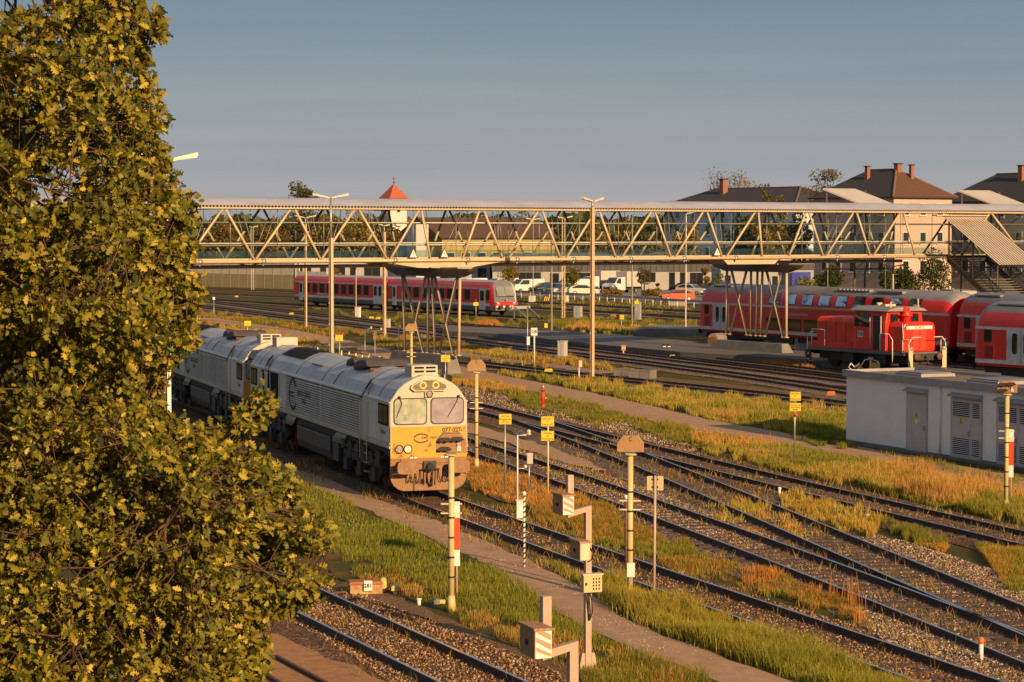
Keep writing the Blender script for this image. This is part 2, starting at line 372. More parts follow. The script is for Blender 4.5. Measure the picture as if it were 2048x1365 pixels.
def patch(px, m, name='gravel', z=.012):
    pts = [G(x, y, z) for x, y in px]; out = []
    for a, b in zip(pts, pts[1:]+pts[:1]):
        n = max(1, int((b-a).length/.8))
        for k in range(n): q = a.lerp(b, k/n); out.append(q+Vector((random.uniform(-.2,.2), random.uniform(-.3,.3), 0)))
    mb = M(); mb.add(out, [tuple(range(len(out)))]); return tag(mb.obj(name, m), kind='structure')
patch([(905,770), (1000,775), (1100,800), (1220,825), (1400,862), (1440,890), (1300,880), (1100,832), (930,792)], bal_grey, z=-0.006)
patch([(1130,940), (1300,985), (1450,1040), (1520,1075), (1400,1070), (1250,1030), (1150,975), (1040,925)], bal_grey, z=-0.004)
patch([(1700,1075), (1800,1080), (2060,1160), (2060,1215), (1900,1150), (1780,1110)], bal_grey, z=-0.002)
patch([(1640,1200), (1780,1235), (2060,1345), (2060,1385), (1990,1365), (1800,1290)], bal_grey, z=-0.001)
patch([(640,1195), (700,1165), (800,1190), (900,1240), (1000,1280), (1110,1300), (1200,1365), (1300,1420), (1090,1420), (1000,1330), (820,1252)], track_soil, 'gravel', 0.000)
patch([(300,1200), (560,1270), (640,1300), (760,1365), (820,1420), (300,1420)], mat('orange_dirt', (.42,.20,.075), .95, c2=(.26,.13,.055), sc=3.5, bump=.6, bsc=40), 'dirt', 0.001)
patch([(930,905), (1000,930), (1120,985), (1180,1010), (1230,1020), (1150,1040), (1000,1000), (920,960)], track_soil, 'dirt', 0.002)
patch([(1200,752), (1420,778), (1690,812), (1690,795), (1400,762), (1290,752)], track_soil, 'dirt', 0.004)
patch([(930,845), (1020,870), (1130,905), (1220,940), (1190,942), (1090,912), (1000,882), (930,865)], pathm, 'path', 0.005)
# old rusty rails half buried in the dirt of the bottom corner
t0 = thing('disused_track', 'rusty disused track half buried in orange dirt at the bottom edge', 'railway track')
for px in ([(552,1308), (600,1332), (665,1368)], [(500,1325), (545,1352), (590,1380)]):
    c = smoothline([G(x, y, .1) for x, y in px]); 
    for k in c: k.z = 0
    o = railobj(c, t0, False); o.location.z = -.09
# platforms
def slab(name, label, px, z, th, m, kind=None, cat=None):
    pts = [G(x, y, z) for x, y in px]; mb = M(); mb.prism([(p.x, p.y) for p in pts], z-th, z, ax='z'); o = mb.obj(name, m, bevel=.02)
    return tag(o, kind='structure') if kind else tag(o, label, cat)
PZ = .42
slab('platform', '', [(880,652), (1010,656), (1200,667), (1330,678), (1440,688), (1620,704), (1720,716), (1700,726), (1560,715), (1360,704), (1187,688), (1000,668), (890,662)], PZ, .55, platm, 'structure')
slab('platform', '', [(1265,657), (1420,660), (1700,684), (1990,716), (1990,700), (1700,668), (1440,652), (1300,651)], .55, .6, conc, 'structure')
slab('platform', '', [(1760,738), (1960,760), (2100,775), (2100,754), (1960,742), (1800,726)], .3, .4, platm, 'structure')
for lb_, pp_ in (('far track in front of the parked vans, nearest the guard rail', [(400,577), (590,583), (800,591), (1030,602), (1200,611), (1400,623)]), ('far track passing just behind the red diesel train', [(400,586), (590,594), (800,603), (1030,613), (1200,622), (1400,636)])):
    track('F'+lb_[10:14], lb_, pp_, 0, bal_far, 1.9, 'one', ext=(60, 30))
# parking area and its kerb
slab('parking_lot', '', [(880,578), (1040,592), (1200,597), (1420,610), (1700,622), (2300,640), (2300,560), (1500,556), (800,556)], .06, .2, lotm, 'structure')
# ================================================================ the two white and yellow diesel locomotives
lw = mat('loco_cream_white', (.62,.59,.54), .42, c2=(.47,.44,.39), sc=1.3, stretch=(1, 1, .25), bump=.02, thr=(.42,.7))
lfw = mat('loco_front_cream', (.50,.43,.34), .42, c2=(.43,.36,.27), sc=2)
lroof = mat('loco_roof_grey', (.44,.46,.48), .4, c2=(.28,.29,.31), sc=1.1, stretch=(1,.3,1), thr=(.35,.75))
lyel = mat('loco_yellow', (.70,.285,.003), .5, c2=(.60,.235,.004), sc=4)
lbrown = mat('loco_brown_valance', (.21,.105,.045), .65, c2=(.28,.15,.07), sc=4, bump=.1)
lgrill = mat('loco_black_grille', (.012,.012,.012), .9, c2=(.03,.028,.025), sc=20, spec=.1)
lexh = mat('loco_exhaust_cover', (.045,.04,.048), .6, c2=(.08,.06,.06), sc=4)
lglass = glass('loco_windscreen', (.45,.55,.52), .10, .04)
lint = mat('cab_interior', (.32,.38,.34), .8, c2=(.45,.45,.36), sc=2)
dgreen = mat('lettering_dark_green', (.02,.05,.015), .5)
lamp_g = mat('lamp_glass', (.55,.52,.45), .12, .4, c2=(.2,.2,.2), sc=18)
PROF = [(-1.28,1.52), (-1.28,2.98), (-1.22,3.08), (-1.02,3.38), (-.82,3.56), (-.5,3.73), (-.2,3.83), (.2,3.83), (.5,3.73), (.82,3.56), (1.02,3.38), (1.22,3.08), (1.28,2.98), (1.28,1.52)]
LEN = 22.2
def make_loco(label):
    t = thing('diesel_locomotive', label, 'locomotive', group='white and yellow diesel locomotives coupled together')
    b = M(); b.prism(PROF[:3]+PROF[-3:], -LEN+.02, -.02, 'x', 0)       # lower body (walls)
    b.prism([(y*.999, z+.002) for y, z in PROF[2:-2]], -LEN+.03, -.03, 'x', 1)
    body = b.obj('body', [lw, lroof], t)
    # roof seams
    for d in (1.6, 3.6, 7.9, 9.65, 13.9, 18.6, 20.6):
        sm = M()
        for (y0, z0), (y1, z1) in zip(PROF[2:-3], PROF[3:-2]): sm.obox((-d, y0*1.004, z0+.006), (-d, y1*1.004, z1+.006), .03, .02)
        sm.obj('roof_seam', darkm, body)
    # corrugated side panels, black intakes, handrails, ladders
    for sy in (-1, 1):
        Yw = 1.28*sy
        for d0, d1 in ((3.85, 9.55), (9.72, 15.3)):
            c = M(); n = 14
            for k in range(n):
                z = 1.74+k*(1.2/n); c.prism([(Yw, z), (Yw+sy*.06, z+.006), (Yw+sy*.06, z+.042), (Yw, z+.05)], -d1, -d0, 'x')
            c.box(-d1, -d0, min(Yw, Yw+sy*.008), max(Yw, Yw+sy*.008), 1.72, 2.95, mi=1); c.obj('corrugated_panel', [lw, mat('panel_groove', (.11,.105,.10), .6)], t)
        i = M(); i.box(-19.9, -16.6, min(Yw, Yw+sy*.012), max(Yw, Yw+sy*.012), 1.75, 2.92); i.obj('air_intake', lgrill, t)
        i = M(); i.box(-18.3, -18.2, Yw-.02, Yw+.02, 1.75, 2.92); i.box(-16.62, -16.5, Yw-.03, Yw+.03, 1.6, 2.95); i.box(-15.5, -15.4, Yw-.03, Yw+.03, 1.6, 2.95); i.box(-9.7, -9.6, Yw-.012, Yw+.012, 1.6, 3.0, ); i.obj('pillar', lw, t)
        g = M(); g.obox((0, Yw*1.005, 2.985), (-LEN, Yw*1.005, 2.985), .05, .03); g.obox((-.0, Yw*1.004, 1.68), (-LEN, Yw*1.004, 1.68), .03, .05); g.obox((0, Yw*1.004, 1.56), (-LEN, Yw*1.004, 1.56), .04, .09); g.obj('gutter', lfw, t)
        for e, q in ((0, -1), (-LEN, 1)):
            w = M(); w.box(min(e+q*.18, e+q*1.42), max(e+q*.18, e+q*1.42), min(Yw, Yw+sy*.02), max(Yw, Yw+sy*.02), 2.22, 2.9); fr = w.obj('side_window', lgrill, t, bevel=.03)
            w = M()
            for a, c in ((.26,.72), (.8,1.34)): w.box(min(e+q*a, e+q*c), max(e+q*a, e+q*c), Yw+sy*.018-.006, Yw+sy*.018+.008, 2.28, 2.84)
            w.obj('pane', winm, fr)
            dr = M(); dr.box(min(e+q*2.85, e+q*3.5), max(e+q*2.85, e+q*3.5), min(Yw-sy*.02, Yw+sy*.015), max(Yw-sy*.02, Yw+sy*.015), 1.6, 2.92); dr.obj('door', lw, t, bevel=.02)
            h = M()
            for a in (2.72, 3.62): h.path([(e+q*a, Yw+sy*.07, .9), (e+q*a, Yw+sy*.07, 2.8), (e+q*a, Yw, 2.85)], .022, 6)
            h.path([(e+q*3.62, Yw+sy*.03, 2.9), (e+q*3.45, Yw*.93, 3.2), (e+q*3.3, Yw*.8, 3.52), (e+q*3.0, Yw*.9, 3.3), (e+q*2.9, Yw*.97, 3.02)], .03, 6, mi=1)
            h.obj('handrail', [cream, dark], t)
            l = M()
            for z in (.5, .8, 1.1, 1.4): l.box(min(e+q*2.75, e+q*3.2), max(e+q*2.75, e+q*3.2), Yw-.06, Yw+.06, z, z+.03)
            l.obj('step_ladder', steel, t)
    # underframe
    f = M(); f.box(-LEN+.3, -.35, -1.1, 1.1, 1.2, 1.53); f.obj('underframe', darkm, t)
    k = M(); k.prism([(-1.22,.45), (-1.28,.7), (-1.28,1.2), (1.28,1.2), (1.28,.7), (1.22,.45), (1.0,.32), (-1.0,.32)], -13.5, -8.2, 'x'); k.box(-8.2, -7.3, -1.2, 1.2, .4, 1.25); k.obj('fuel_tank', mat('tank_grey', (.03,.03,.033), .5, c2=(.055,.05,.047), sc=2), t, bevel=.03)
    for c in (-4.0, -LEN+4.0):
        bg = M()
        for sy in (-1, 1):
            bg.prism([(c-2.6,.62), (c-2.3,.42), (c-1.6,.42), (c-1.2,.7), (c-.5,.7), (c,.45), (c+.5,.7), (c+1.2,.7), (c+1.6,.42), (c+2.3,.42), (c+2.6,.62), (c+2.4,.98), (c-2.4,.98)], sy*1.08-.1, sy*1.08+.1, 'y')
            for x in (-1.9, 0, 1.9):
                bg.box(c+x-.22, c+x+.22, sy*1.2-.1, sy*1.2+.08, .3, .72)
                for q in (-.42, .42): bg.tube((c+x+q, sy*1.14, .5), (c+x+q, sy*1.14, 1.12), .1, n=8)
            bg.path([(c-2.9, sy*1.2, 1.15), (c-1, sy*1.24, 1.05), (c+1, sy*1.22, 1.1), (c+2.9, sy*1.2, 1.15)], .03)
            for q in range(6): bg.box(c-2.7+q*.95, c-2.2+q*.95, sy*1.16-.09, sy*1.16+.09, 1.0, 1.12+random.random()*.2)
        g = bg.obj('bogie', darkm, t)
        for x in (-1.9, 0, 1.9):
            w = M()
            for sy in (-1, 1): w.lathe((c+x, sy*.78, .5), [(.01,-.07), (.5,-.07), (.5,.04), (.54,.05), (.54,.08), (.01,.08)], 20, axis='y')
            w.tube((c+x, -.8, .5), (c+x, .8, .5), .09); w.obj('wheelset', rust, g)
    for x0 in (-6.2, -14.2):
        pipes = M(); pipes.obox((x0, -1.1, 1.5), (x0-1.5, -1.1, 1.5), .05, .05)
        for q in range(14): pipes.tube((x0-q*.11, -1.1, 1.5), (x0-.3-q*.11, -1.25, 1.1), .025)
        pipes.obj('brake_pipes', steel, t)
    # roof equipment
    r = M(); r.prism([(-18.3,.0), (-14.5,.0)] and [(y, z) for y, z in ((-.8,3.60), (-.5,3.76), (-.2,3.86), (.2,3.86), (.5,3.76), (.8,3.60))], -18.3, -14.4, 'x'); r.obj('roof_grille', lgrill, t)
    for x0, x1, s in ((-6.9, -5.0, 1.), (-8.6, -7.4, .8)):
        e = M(); n = 9
        top = [(x0+(x1-x0)*k/n, 3.76+.30*s*math.sin(pi*min(1, (k+.6)/n*.62+.05))) for k in range(n)]
        e.prism([(x0, 3.62)]+top+[(x1, 3.84)], -.75*s, .75*s, 'y'); e.obj('exhaust_cover', lexh, t, bevel=.06)
        e = M(); e.box(x1-.02, x1+.14, -.66*s, .66*s, 3.72, 3.80); e.obj('exhaust_outlet', rust, t)
    hc = M(); hc.obox((-12.6,-.9,3.53), (-11.0,-.9,3.53), .03, .03); hc.obox((-11.0,-.9,3.53), (-11.0,.5,3.74), .03, .03); hc.obox((-12.6,-.9,3.53), (-12.6,.5,3.74), .03, .03); hc.obox((-11.8,-.9,3.53), (-11.8,.5,3.74), .015, .02)
    for q in range(7): hc.ball((-10.9-.32*q, .35, 3.84), .05, n=6)
    hc.obj('roof_hatch', darkm, t)
    for e, q in ((0, 1), (-LEN, -1)):     # the two cab ends (q: outward direction along x)
        A = lambda x: e + q*x
        f = M(); outline = [(y, z) for y, z in PROF[1:-1]]
        f.prism([(-1.27,2.2)]+[(y*.995, z) for y, z in outline]+[(1.27,2.2)], min(A(-.05), A(.01)), max(A(-.05), A(.01)), 'x', 0)
        face = f.obj('cab_front', lfw, t, bevel=.02)
        y_ = M(); y_.prism([(-1.27,1.19), (-1.27,2.17), (-1.24,2.2), (1.24,2.2), (1.27,2.17), (1.27,1.19)], min(A(-.05), A(.025)), max(A(-.05), A(.025)), 'x'); nose = y_.obj('yellow_panel', lyel, t, bevel=.02)
        rim = M()
        for s in (-1, 1): rim.obox((A(.03), s*1.255, 1.3), (A(.03), s*1.255, 2.22), .03, .02)
        rim.obox((A(.03), -1.25, 2.215), (A(.03), 1.25, 2.215), .02, .03); rim.obj('trim', lfw, nose)
        def rr(y0, y1, z0, z1, r=.12, k=4):
            pts = []
            for cy, cz, a0 in ((y1-r, z1-r, 0), (y0+r, z1-r, 90), (y0+r, z0+r, 180), (y1-r, z0+r, 270)):
                for j in range(k+1): a = R(a0+90*j/k); pts.append((cy+r*math.cos(a), cz+r*math.sin(a)))
            return pts
        for s in (-1, 1):
            y0, y1 = (.09, 1.13) if s > 0 else (-1.13, -.09)
            w = M(); w.prism(rr(y0-.035, y1+.035, 2.265, 3.12, .14), A(.012) if q > 0 else A(.03), A(.03) if q > 0 else A(.012), 'x'); fr = w.obj('windscreen', dark, face)
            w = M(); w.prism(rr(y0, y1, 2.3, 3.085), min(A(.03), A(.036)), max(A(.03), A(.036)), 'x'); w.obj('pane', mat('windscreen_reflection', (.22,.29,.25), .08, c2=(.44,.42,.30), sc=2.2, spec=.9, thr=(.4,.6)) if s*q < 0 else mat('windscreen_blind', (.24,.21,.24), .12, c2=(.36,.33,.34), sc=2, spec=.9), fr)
            wp = M(); wp.path([(A(.07), s*.98, 3.15), (A(.06), s*.9, 2.95), (A(.055), s*(.62 if s > 0 else 1.08), 2.5)], .012); wp.ball((A(.06), s*.98, 3.15), .045); wp.obj('wiper', dark, face)
            hl = M(); hl.box(min(A(.0), A(.05)), max(A(.0), A(.05)), s*.86-.29, s*.86+.29, 1.34, 1.66); hl.obj('headlight_housing', lyel, nose, bevel=.05)
            for yy, mt in ((.99, lamp_g), (.7, mat('tail_lamp', (.72,.60,.42), .3))):
                hh = M(); hh.lathe((A(.05), s*yy, 1.50), [(.001, q*.012), (.115, q*.012)], 20, axis='x'); hh.lathe((A(.05), s*yy, 1.50), [(.115, 0), (.115, q*.03), (.145, q*.03), (.145, -q*.02)], 20, axis='x', mi=1); hh.obj('headlight', [mt, darkm], nose)
            bu = M(); bu.box(min(A(0), A(.35)), max(A(0), A(.35)), s*.88-.17, s*.88+.17, .78, 1.1, mi=1)
            n = []
            for a in range(24):
                tt = 2*pi*a/24; c_, s_ = math.cos(tt), math.sin(tt); n.append((s*.88+.31*math.copysign(abs(c_)**.45, c_), .95+.2*math.copysign(abs(s_)**.45, s_)))
            bu.prism(n, min(A(.55), A(.6)), max(A(.55), A(.6)), 'x', 0); bu.tube((A(.3), s*.88, .95), (A(.56), s*.88, .95), .11, n=12, mi=1); bu.lathe((A(.6), s*.88, .95), [(.07, q*.004), (.09, q*.012), (.11, q*.004)], 16, axis='x'); bu.obj('buffer', [lbrown, dark], t)
            ho = M()
            for yy in (.3, .46, .62):
                ho.path([(A(.06), s*yy, .86), (A(.13), s*yy, .6), (A(.15), s*(yy+.05), .46), (A(.12), s*(yy+.12), .44), (A(.08), s*(yy+.14), .62)], .014)
            ho.obj('brake_hose', dark, t)
            st = M(); st.path([(A(.1), s*.75, .74), (A(.14), s*1.22, .72), (A(.1), s*1.24, .68)], .02); st.obj('coupling_lever', white, t)
            mk = M(); mk.box(min(A(.03), A(.04)), max(A(.03), A(.04)), s*.58-.055, s*.58+.055, 1.06, 1.24); mk.box(min(A(.03), A(.04)), max(A(.03), A(.04)), s*.44-.05, s*.44+.05, 1.06, 1.24); mk.obj('small_plate', white, t)
        v = M(); pts = [(-1.27,1.19), (-1.27,.62)] + [(-1.27+.5*(1-math.cos(R(a))), .62-.47*math.sin(R(a))) for a in (20, 40, 60, 80)] + [(-.7,.15), (.7,.15)] + [(1.27-.5*(1-math.cos(R(a))), .62-.47*math.sin(R(a))) for a in (80, 60, 40, 20)] + [(1.27,.62), (1.27,1.19)]
        v.prism(pts, min(A(-.06), A(.02)), max(A(-.06), A(.02)), 'x'); v.box(min(A(-.06), A(.05)), max(A(-.06), A(.05)), -.95, .95, 1.02, 1.2); v.obj('valance', lbrown, t, bevel=.02)
        cp = M(); cp.tube((A(.02), 0, .95), (A(.3), 0, .9), .12, n=10); cp.box(min(A(.02), A(.12)), max(A(.02), A(.12)), -.2, .22, .82, 1.1); cp.path([(A(.3), 0, .9), (A(.34), 0, .7), (A(.2), 0, .45), (A(.12), .03, .3)], .035); cp.path([(A(.2), -.14, .85), (A(.2), -.14, .4)], .02); cp.path([(A(.2), .16, .85), (A(.2), .14, .35)], .02); cp.path([(A(.2), -.3, .85), (A(.2), .3, .85)], .02); cp.obj('coupling', dark, t)
        # destination pod, middle lamp, air conditioning box
        pd = M(); o8 = [(-.62,3.42), (-.5,3.33), (.5,3.33), (.62,3.42), (.6,3.52), (.22,3.72), (-.22,3.72), (-.6,3.52)]
        pd.prism(o8, min(A(-.1), A(.13)), max(A(-.1), A(.13)), 'x', 0); pd.prism([(y*.9, 3.52+(z-3.52)*.82) for y, z in o8], min(A(.13), A(.135)), max(A(.13), A(.135)), 'x', 1); pod = pd.obj('marker_light_pod', [lfw, mat('pod_glass', (.13,.12,.08), .15, c2=(.25,.22,.12), sc=8)], face, bevel=.015)
        for yy in (-.22, .2): ring = M(); ring.lathe((A(.137), yy, 3.52), [(.07, q*.003), (.11, q*.012), (.125, q*.003)], 16, axis='x'); ring.obj('marker_light', mat('lamp_ring', (.5,.42,.15), .4), pod)
        ml = M(); ml.box(min(A(0), A(.1)), max(A(0), A(.1)), -.15, .15, 3.13, 3.36); lp = ml.obj('centre_lamp', lfw, face, bevel=.03)
        ml = M(); ml.lathe((A(.1), 0, 3.245), [(.001, q*.015), (.085, q*.01)], 18, axis='x', mi=0); ml.lathe((A(.1), 0, 3.245), [(.085, 0), (.085, q*.03), (.11, q*.03), (.11, 0)], 18, axis='x', mi=1); ml.obj('lens', [lamp_g, darkm], lp)
        ac = M(); ac.box(min(A(-.42), A(-1.25)), max(A(-.42), A(-1.25)), -.45, .43, 3.7, 4.13); box = ac.obj('air_conditioner', lfw, t, bevel=.025)
        ac = M()
        for yy in (-.19, .19):
            for zz in (4.05, 3.93): ac.box(min(A(-.42), A(-.412)), max(A(-.42), A(-.412)), yy-.16, yy+.16, zz-.032, zz+.032)
        ac.obj('vent_slot', lgrill, box)
        # lettering and emblem on the yellow panel and scuffs
        rz_ = pi/2 if q > 0 else -pi/2
        text('077 027-6', .2, (A(.03), q*.83, 2.07), (pi/2, 0, rz_), dgreen, nose, 'running_number', .95, bold=.009)
        em = M()
        for a0, a1, sgn in ((25, 170, 1), (190, 335, 1)):
            pp = [(A(.03), q*(-.25+.24*math.cos(R(a))), 1.83+.135*math.sin(R(a))) for a in range(a0, a1+1, 12)]
            for p_, q_ in zip(pp, pp[1:]): em.obox(p_, q_, .05, .01, up=(1,0,0))
        em.obj('emblem', dgreen, nose)
        text('EURO CARGO', .10, (A(.03), q*.03, 1.84), (pi/2, 0, rz_), dgreen, nose, 'lettering', .85, bold=.004)
        sc = M()
        for (ya, za, w_, h_) in ((.02,1.62,.1,.14), (-.6,1.26,.16,.12), (.5,1.26,.14,.09), (-.95,1.28,.12,.1), (-.1,1.45,.1,.07), (0,2.12,.04,.14), (-1.15,1.55,.08,.26)):
            sc.prism([(q*(ya-w_), za-h_*.7), (q*(ya+w_), za-h_*.4), (q*(ya+w_*.2), za+h_*.7)], min(A(.025), A(.028)), max(A(.025), A(.028)), 'x')
        sc.obj('chipped_paint', lbrown, nose)
    # side marks
    for sy, rz_ in ((-1, 0), (1, pi)):
        text('77 027-6', .17, (-.85 if sy < 0 else -.85, sy*1.29, 1.98), (pi/2, 0, rz_), darkm, t, 'running_number')
        em = M(); cx, cz = (-13.9 if sy < 0 else -8.3), 2.33
        for r0, k0 in ((.5, 0),):
            pp = [(cx+.62*math.cos(R(a)), sy*1.335, cz+.55*math.sin(R(a))) for a in range(35, 326, 12)]
            for p_, q_ in zip(pp, pp[1:]): em.obox(p_, q_, .02, .13, up=(0,0,1))
            em.obox((cx-.75, sy*1.335, cz+.06), (cx+.1, sy*1.335, cz+.06), .02, .06); em.obox((cx-.75, sy*1.335, cz-.08), (cx+.1, sy*1.335, cz-.08), .02, .06)
        em.obj('emblem', dark, t)
        text('EURO CARGO\nRAIL', .27, (cx+1.85, sy*1.34, cz-.02), (pi/2, 0, rz_), dark, t, 'lettering', 1.25, bold=.006)
    return t
a_l = R(17.9); loco = make_loco('white and yellow diesel locomotive numbered 077 027-6, front cab facing the sun')
def place(o, x, y, a, z=.17): o.location = (x, y, z); o.rotation_euler = (0, 0, a-pi/2)
place(loco, -2.655, 73.1, a_l)
loco2 = dup(loco); loco2['label'] = 'second white diesel locomotive coupled behind, half hidden by the oak leaves'
a2 = R(17.2); place(loco2, -2.655-(LEN+1.5)*math.sin(a_l), 73.1+(LEN+1.5)*math.cos(a_l), a2)
# ================================================================ red trains
tred = mat('train_red', (.74,.028,.018), .3, c2=(.60,.022,.016), sc=1.2, thr=(.3,.8))
tredf = mat('faded_train_red', (.50,.06,.065), .45, c2=(.42,.045,.05), sc=1.2)
tgrey = mat('train_light_grey', (.62,.62,.61), .4, c2=(.42,.42,.41), sc=2)
troof = mat('train_roof_grey', (.20,.195,.205), .55, c2=(.26,.25,.25), sc=1.2)
troofb = mat('train_roof_blue_grey', (.36,.40,.43), .5, c2=(.28,.31,.33), sc=1.5)
tglass = mat('train_window_glass', (.05,.07,.08), .04, metal=.55, spec=.9, c2=(.02,.025,.03), sc=.9)
skirt = mat('train_skirt_dark_grey', (.11,.11,.115), .6, c2=(.15,.14,.13), sc=3)
tyel = mat('first_class_stripe', (.72,.42,.03), .45)
def wheels(t, xs, r=.46, y=.75, dz=.46, out=True):
    for c in xs:
        g = M()
        for s in (-1, 1):
            g.box(c-1.7, c+1.7, s*1.0-.07, s*1.0+.07, .42, .72)
            for q in (-1.25, 1.25): g.box(c+q-.2, c+q+.2, s*1.05-.08, s*1.05+.1, .28, .62)
        b = g.obj('bogie', darkm, t)
        for q in (-1.25, 1.25):
            w = M()
            for s in (-1, 1): w.lathe((c+q, s*y, dz), [(.01,-.06), (r,-.06), (r,.05), (.01,.05)], 18, axis='y')
            w.tube((c+q, -y, dz), (c+q, y, dz), .08); w.obj('wheelset', rust, b)
def rrect(x0, x1, z0, z1, r=.12, k=3):
    pts = []
    for cx, cz, a0 in ((x1-r, z1-r, 0), (x0+r, z1-r, 90), (x0+r, z0+r, 180), (x1-r, z0+r, 270)):
        for j in range(k+1): a = R(a0+90*j/k); pts.append((cx+r*math.cos(a), cz+r*math.sin(a)))
    return pts

# ---- double-deck coach, local x forward (towards the viewer's right), length 29.4
DL, DHW, DB, DT = 29.4, 1.45, 1.0, 4.58
def dd_prof(sc=1.0):
    pr = [(1.30,.98), (1.40,1.15), (1.45,1.35), (1.45,3.15), (1.38,3.6), (1.22,3.98), (.95,4.28), (.5,4.5), (0,4.57)]
    return [(-y*sc, z) for y, z in pr] + [(y*sc, z) for y, z in reversed(pr[:-1])]
def skin(mb, prof, x0, x1, i0, i1, lift=.004, mi=0):
    """panels following the cross-section between profile points i0..i1"""
    for (ya, za), (yb, zb) in zip(prof[i0:i1], prof[i0+1:i1+1]):
        n = Vector((0, za-zb, yb-ya)); n.normalize(); n = -n if n.y*ya < 0 else n
        mb.quad((x0, ya+n.y*lift, za+n.z*lift), (x1, ya+n.y*lift, za+n.z*lift), (x1, yb+n.y*lift, zb+n.z*lift), (x0, yb+n.y*lift, zb+n.z*lift), mi=mi)
def profpt(prof, z, side):     # y on the profile at height z
    h = [p for p in prof if p[0]*side >= 0]; h.sort(key=lambda p: p[1])
    for a, b in zip(h, h[1:]):
        if a[1] <= z <= b[1] and b[1] > a[1]: return a[0]+(b[0]-a[0])*(z-a[1])/(b[1]-a[1])
    return h[-1][0]
def winstrip(mb, prof, side, x0, x1, z0, z1, lift, n=4, slant=0.):
    zs = [z0+(z1-z0)*k/n for k in range(n+1)]
    for a, b in zip(zs, zs[1:]):
        ya, yb = profpt(prof, a, side)+side*lift, profpt(prof, b, side)+side*lift
        mb.quad((x0, ya, a), (x1, ya, a), (x1, yb, b), (x0, yb, b))
def make_dd(label, first=True, upper=None, lower=None, doors=(1.9,), word=True):
    t = thing('double_deck_coach', label, 'railway coach', group='red double-deck coaches at the platform')
    pr = dd_prof(); b = M(); n = len(pr)
    # rounded ends: three rings
    rings = [(0, .90), (-.25, .97), (-.7, 1.0), (-DL+.7, 1.0), (-DL+.25, .97), (-DL, .90)]
    for x, s in rings: b.v += [(x, y*(s if z > 3.1 else 1-(1-s)*.35), .98+(z-.98)*(s if z > 1.2 else 1)) for y, z in pr]
    for i in range(5):
        for j in range(n):
            k = (j+1) % n; b.f.append((i*n+j, (i+1)*n+j, (i+1)*n+k, i*n+k)); zz = max(pr[j][1], pr[k][1]); b.mi.append(1 if zz > 4.1 else 0); b.sm.append(3.2 < zz)
    b.f += [tuple(range(n)), tuple(range(6*n-1, 5*n-1, -1))]; b.mi += [0, 0]; b.sm += [False]*2
    body = b.obj('body', [tred, troof], t)
    for s in (-1, 1):
        st = M(); y = s*1.455
        st.box(-DL+.05, -.05, min(y, y-s*.02), max(y, y-s*.02), 3.02, 3.17); st.box(-DL+.05, -.05, min(y, y-s*.02), max(y, y-s*.02), 1.14, 1.36); st.obj('grey_stripe', tgrey, body)
        if first: st = M(); st.box(-16.6, -9, min(y*1.003, y), max(y*1.003, y), 3.02, 3.12); st.obj('first_class_stripe', tyel, body)
        for d in doors:
            dr = M(); dr.box(-DL+d, -DL+d+2.2, min(y-s*.02, y+s*.005), max(y-s*.02, y+s*.005), 1.14, 3.1); o = dr.obj('door', tgrey, t)
            for q in (.42, 1.3):
                p_ = M(); p_.prism(rrect(-DL+d+q, -DL+d+q+.4, 1.72, 2.88, .19, 4), min(y+s*.004, y+s*.016), max(y+s*.004, y+s*.016), 'y'); p_.obj('pane', tglass, o)
            p_ = M(); p_.box(-DL+d+1.09, -DL+d+1.11, y-.012, y+.012, 1.16, 3.08); p_.obj('door_seam', dark, o)
        for x0, x1 in (upper or []):
            w = M(); winstrip(w, pr, s, x0-.05, x1+.05, 3.27, 4.05, .012); fr = w.obj('window', darkm, t)
            w = M(); winstrip(w, pr, s, x0, x1, 3.32, 4.0, .022); w.obj('pane', mat('upper_deck_glass', (.50,.60,.68), .06, metal=.85, c2=(.10,.13,.16), sc=.55, thr=(.5,.6)), fr)
        for x0, x1 in (lower or []):
            w = M(); w.prism(rrect(x0-.05, x1+.05, 1.43, 2.27, .1), min(y-s*.01, y+s*.005), max(y-s*.01, y+s*.005), 'y'); fr = w.obj('window', darkm, t)
            w = M(); w.prism(rrect(x0, x1, 1.48, 2.22, .08), min(y, y+s*.012), max(y, y+s*.012), 'y'); w.obj('pane', tglass, fr)
        w = M(); w.prism(rrect(-DL+.75, -DL+1.35, 2.3, 3.0, .1), min(y-s*.01, y+s*.01), max(y-s*.01, y+s*.01), 'y'); w.obj('window', tglass, t)
        w = M(); w.box(-DL+.8, -DL+1.5, min(y-s*.01, y+s*.008), max(y-s*.01, y+s*.008), 1.42, 2.1); w.obj('vent', mat('dark_red_vent', (.25,.012,.01), .6), t)
    g = M(); g.box(-DL+.4, -.4, -1.05, 1.05, .6, 1.02); g.box(-DL+9, -DL+12, -1.3, 1.3, .45, 1.0); g.obj('underframe', darkm, t)
    wheels(t, (-DL+3.4, -3.4))
    for x in (-DL, 0):
        q = 1 if x == 0 else -1
        g = M(); g.box(min(x, x+q*.35), max(x, x+q*.35), -.65, .65, 1.0, 3.2); g.obj('gangway', dark, t)
        for s in (-1, 1): g = M(); g.tube((x, s*.88, 1.0), (x+q*.6, s*.88, 1.0), .07); g.lathe((x+q*.6, s*.88, 1.0), [(.01, q*.02), (.24, 0)], 14, axis='x'); g.obj('buffer', darkm, t)
    rf = M(); rf.box(-8.2, -5.4, -1.0, .2, 4.3, 4.46)
    for k in range(9): rf.box(-12.6+k*.42, -12.4+k*.42, -.95, -.15, 4.36, 4.50)
    rf.obj('roof_vent', troof, t, bevel=.03)
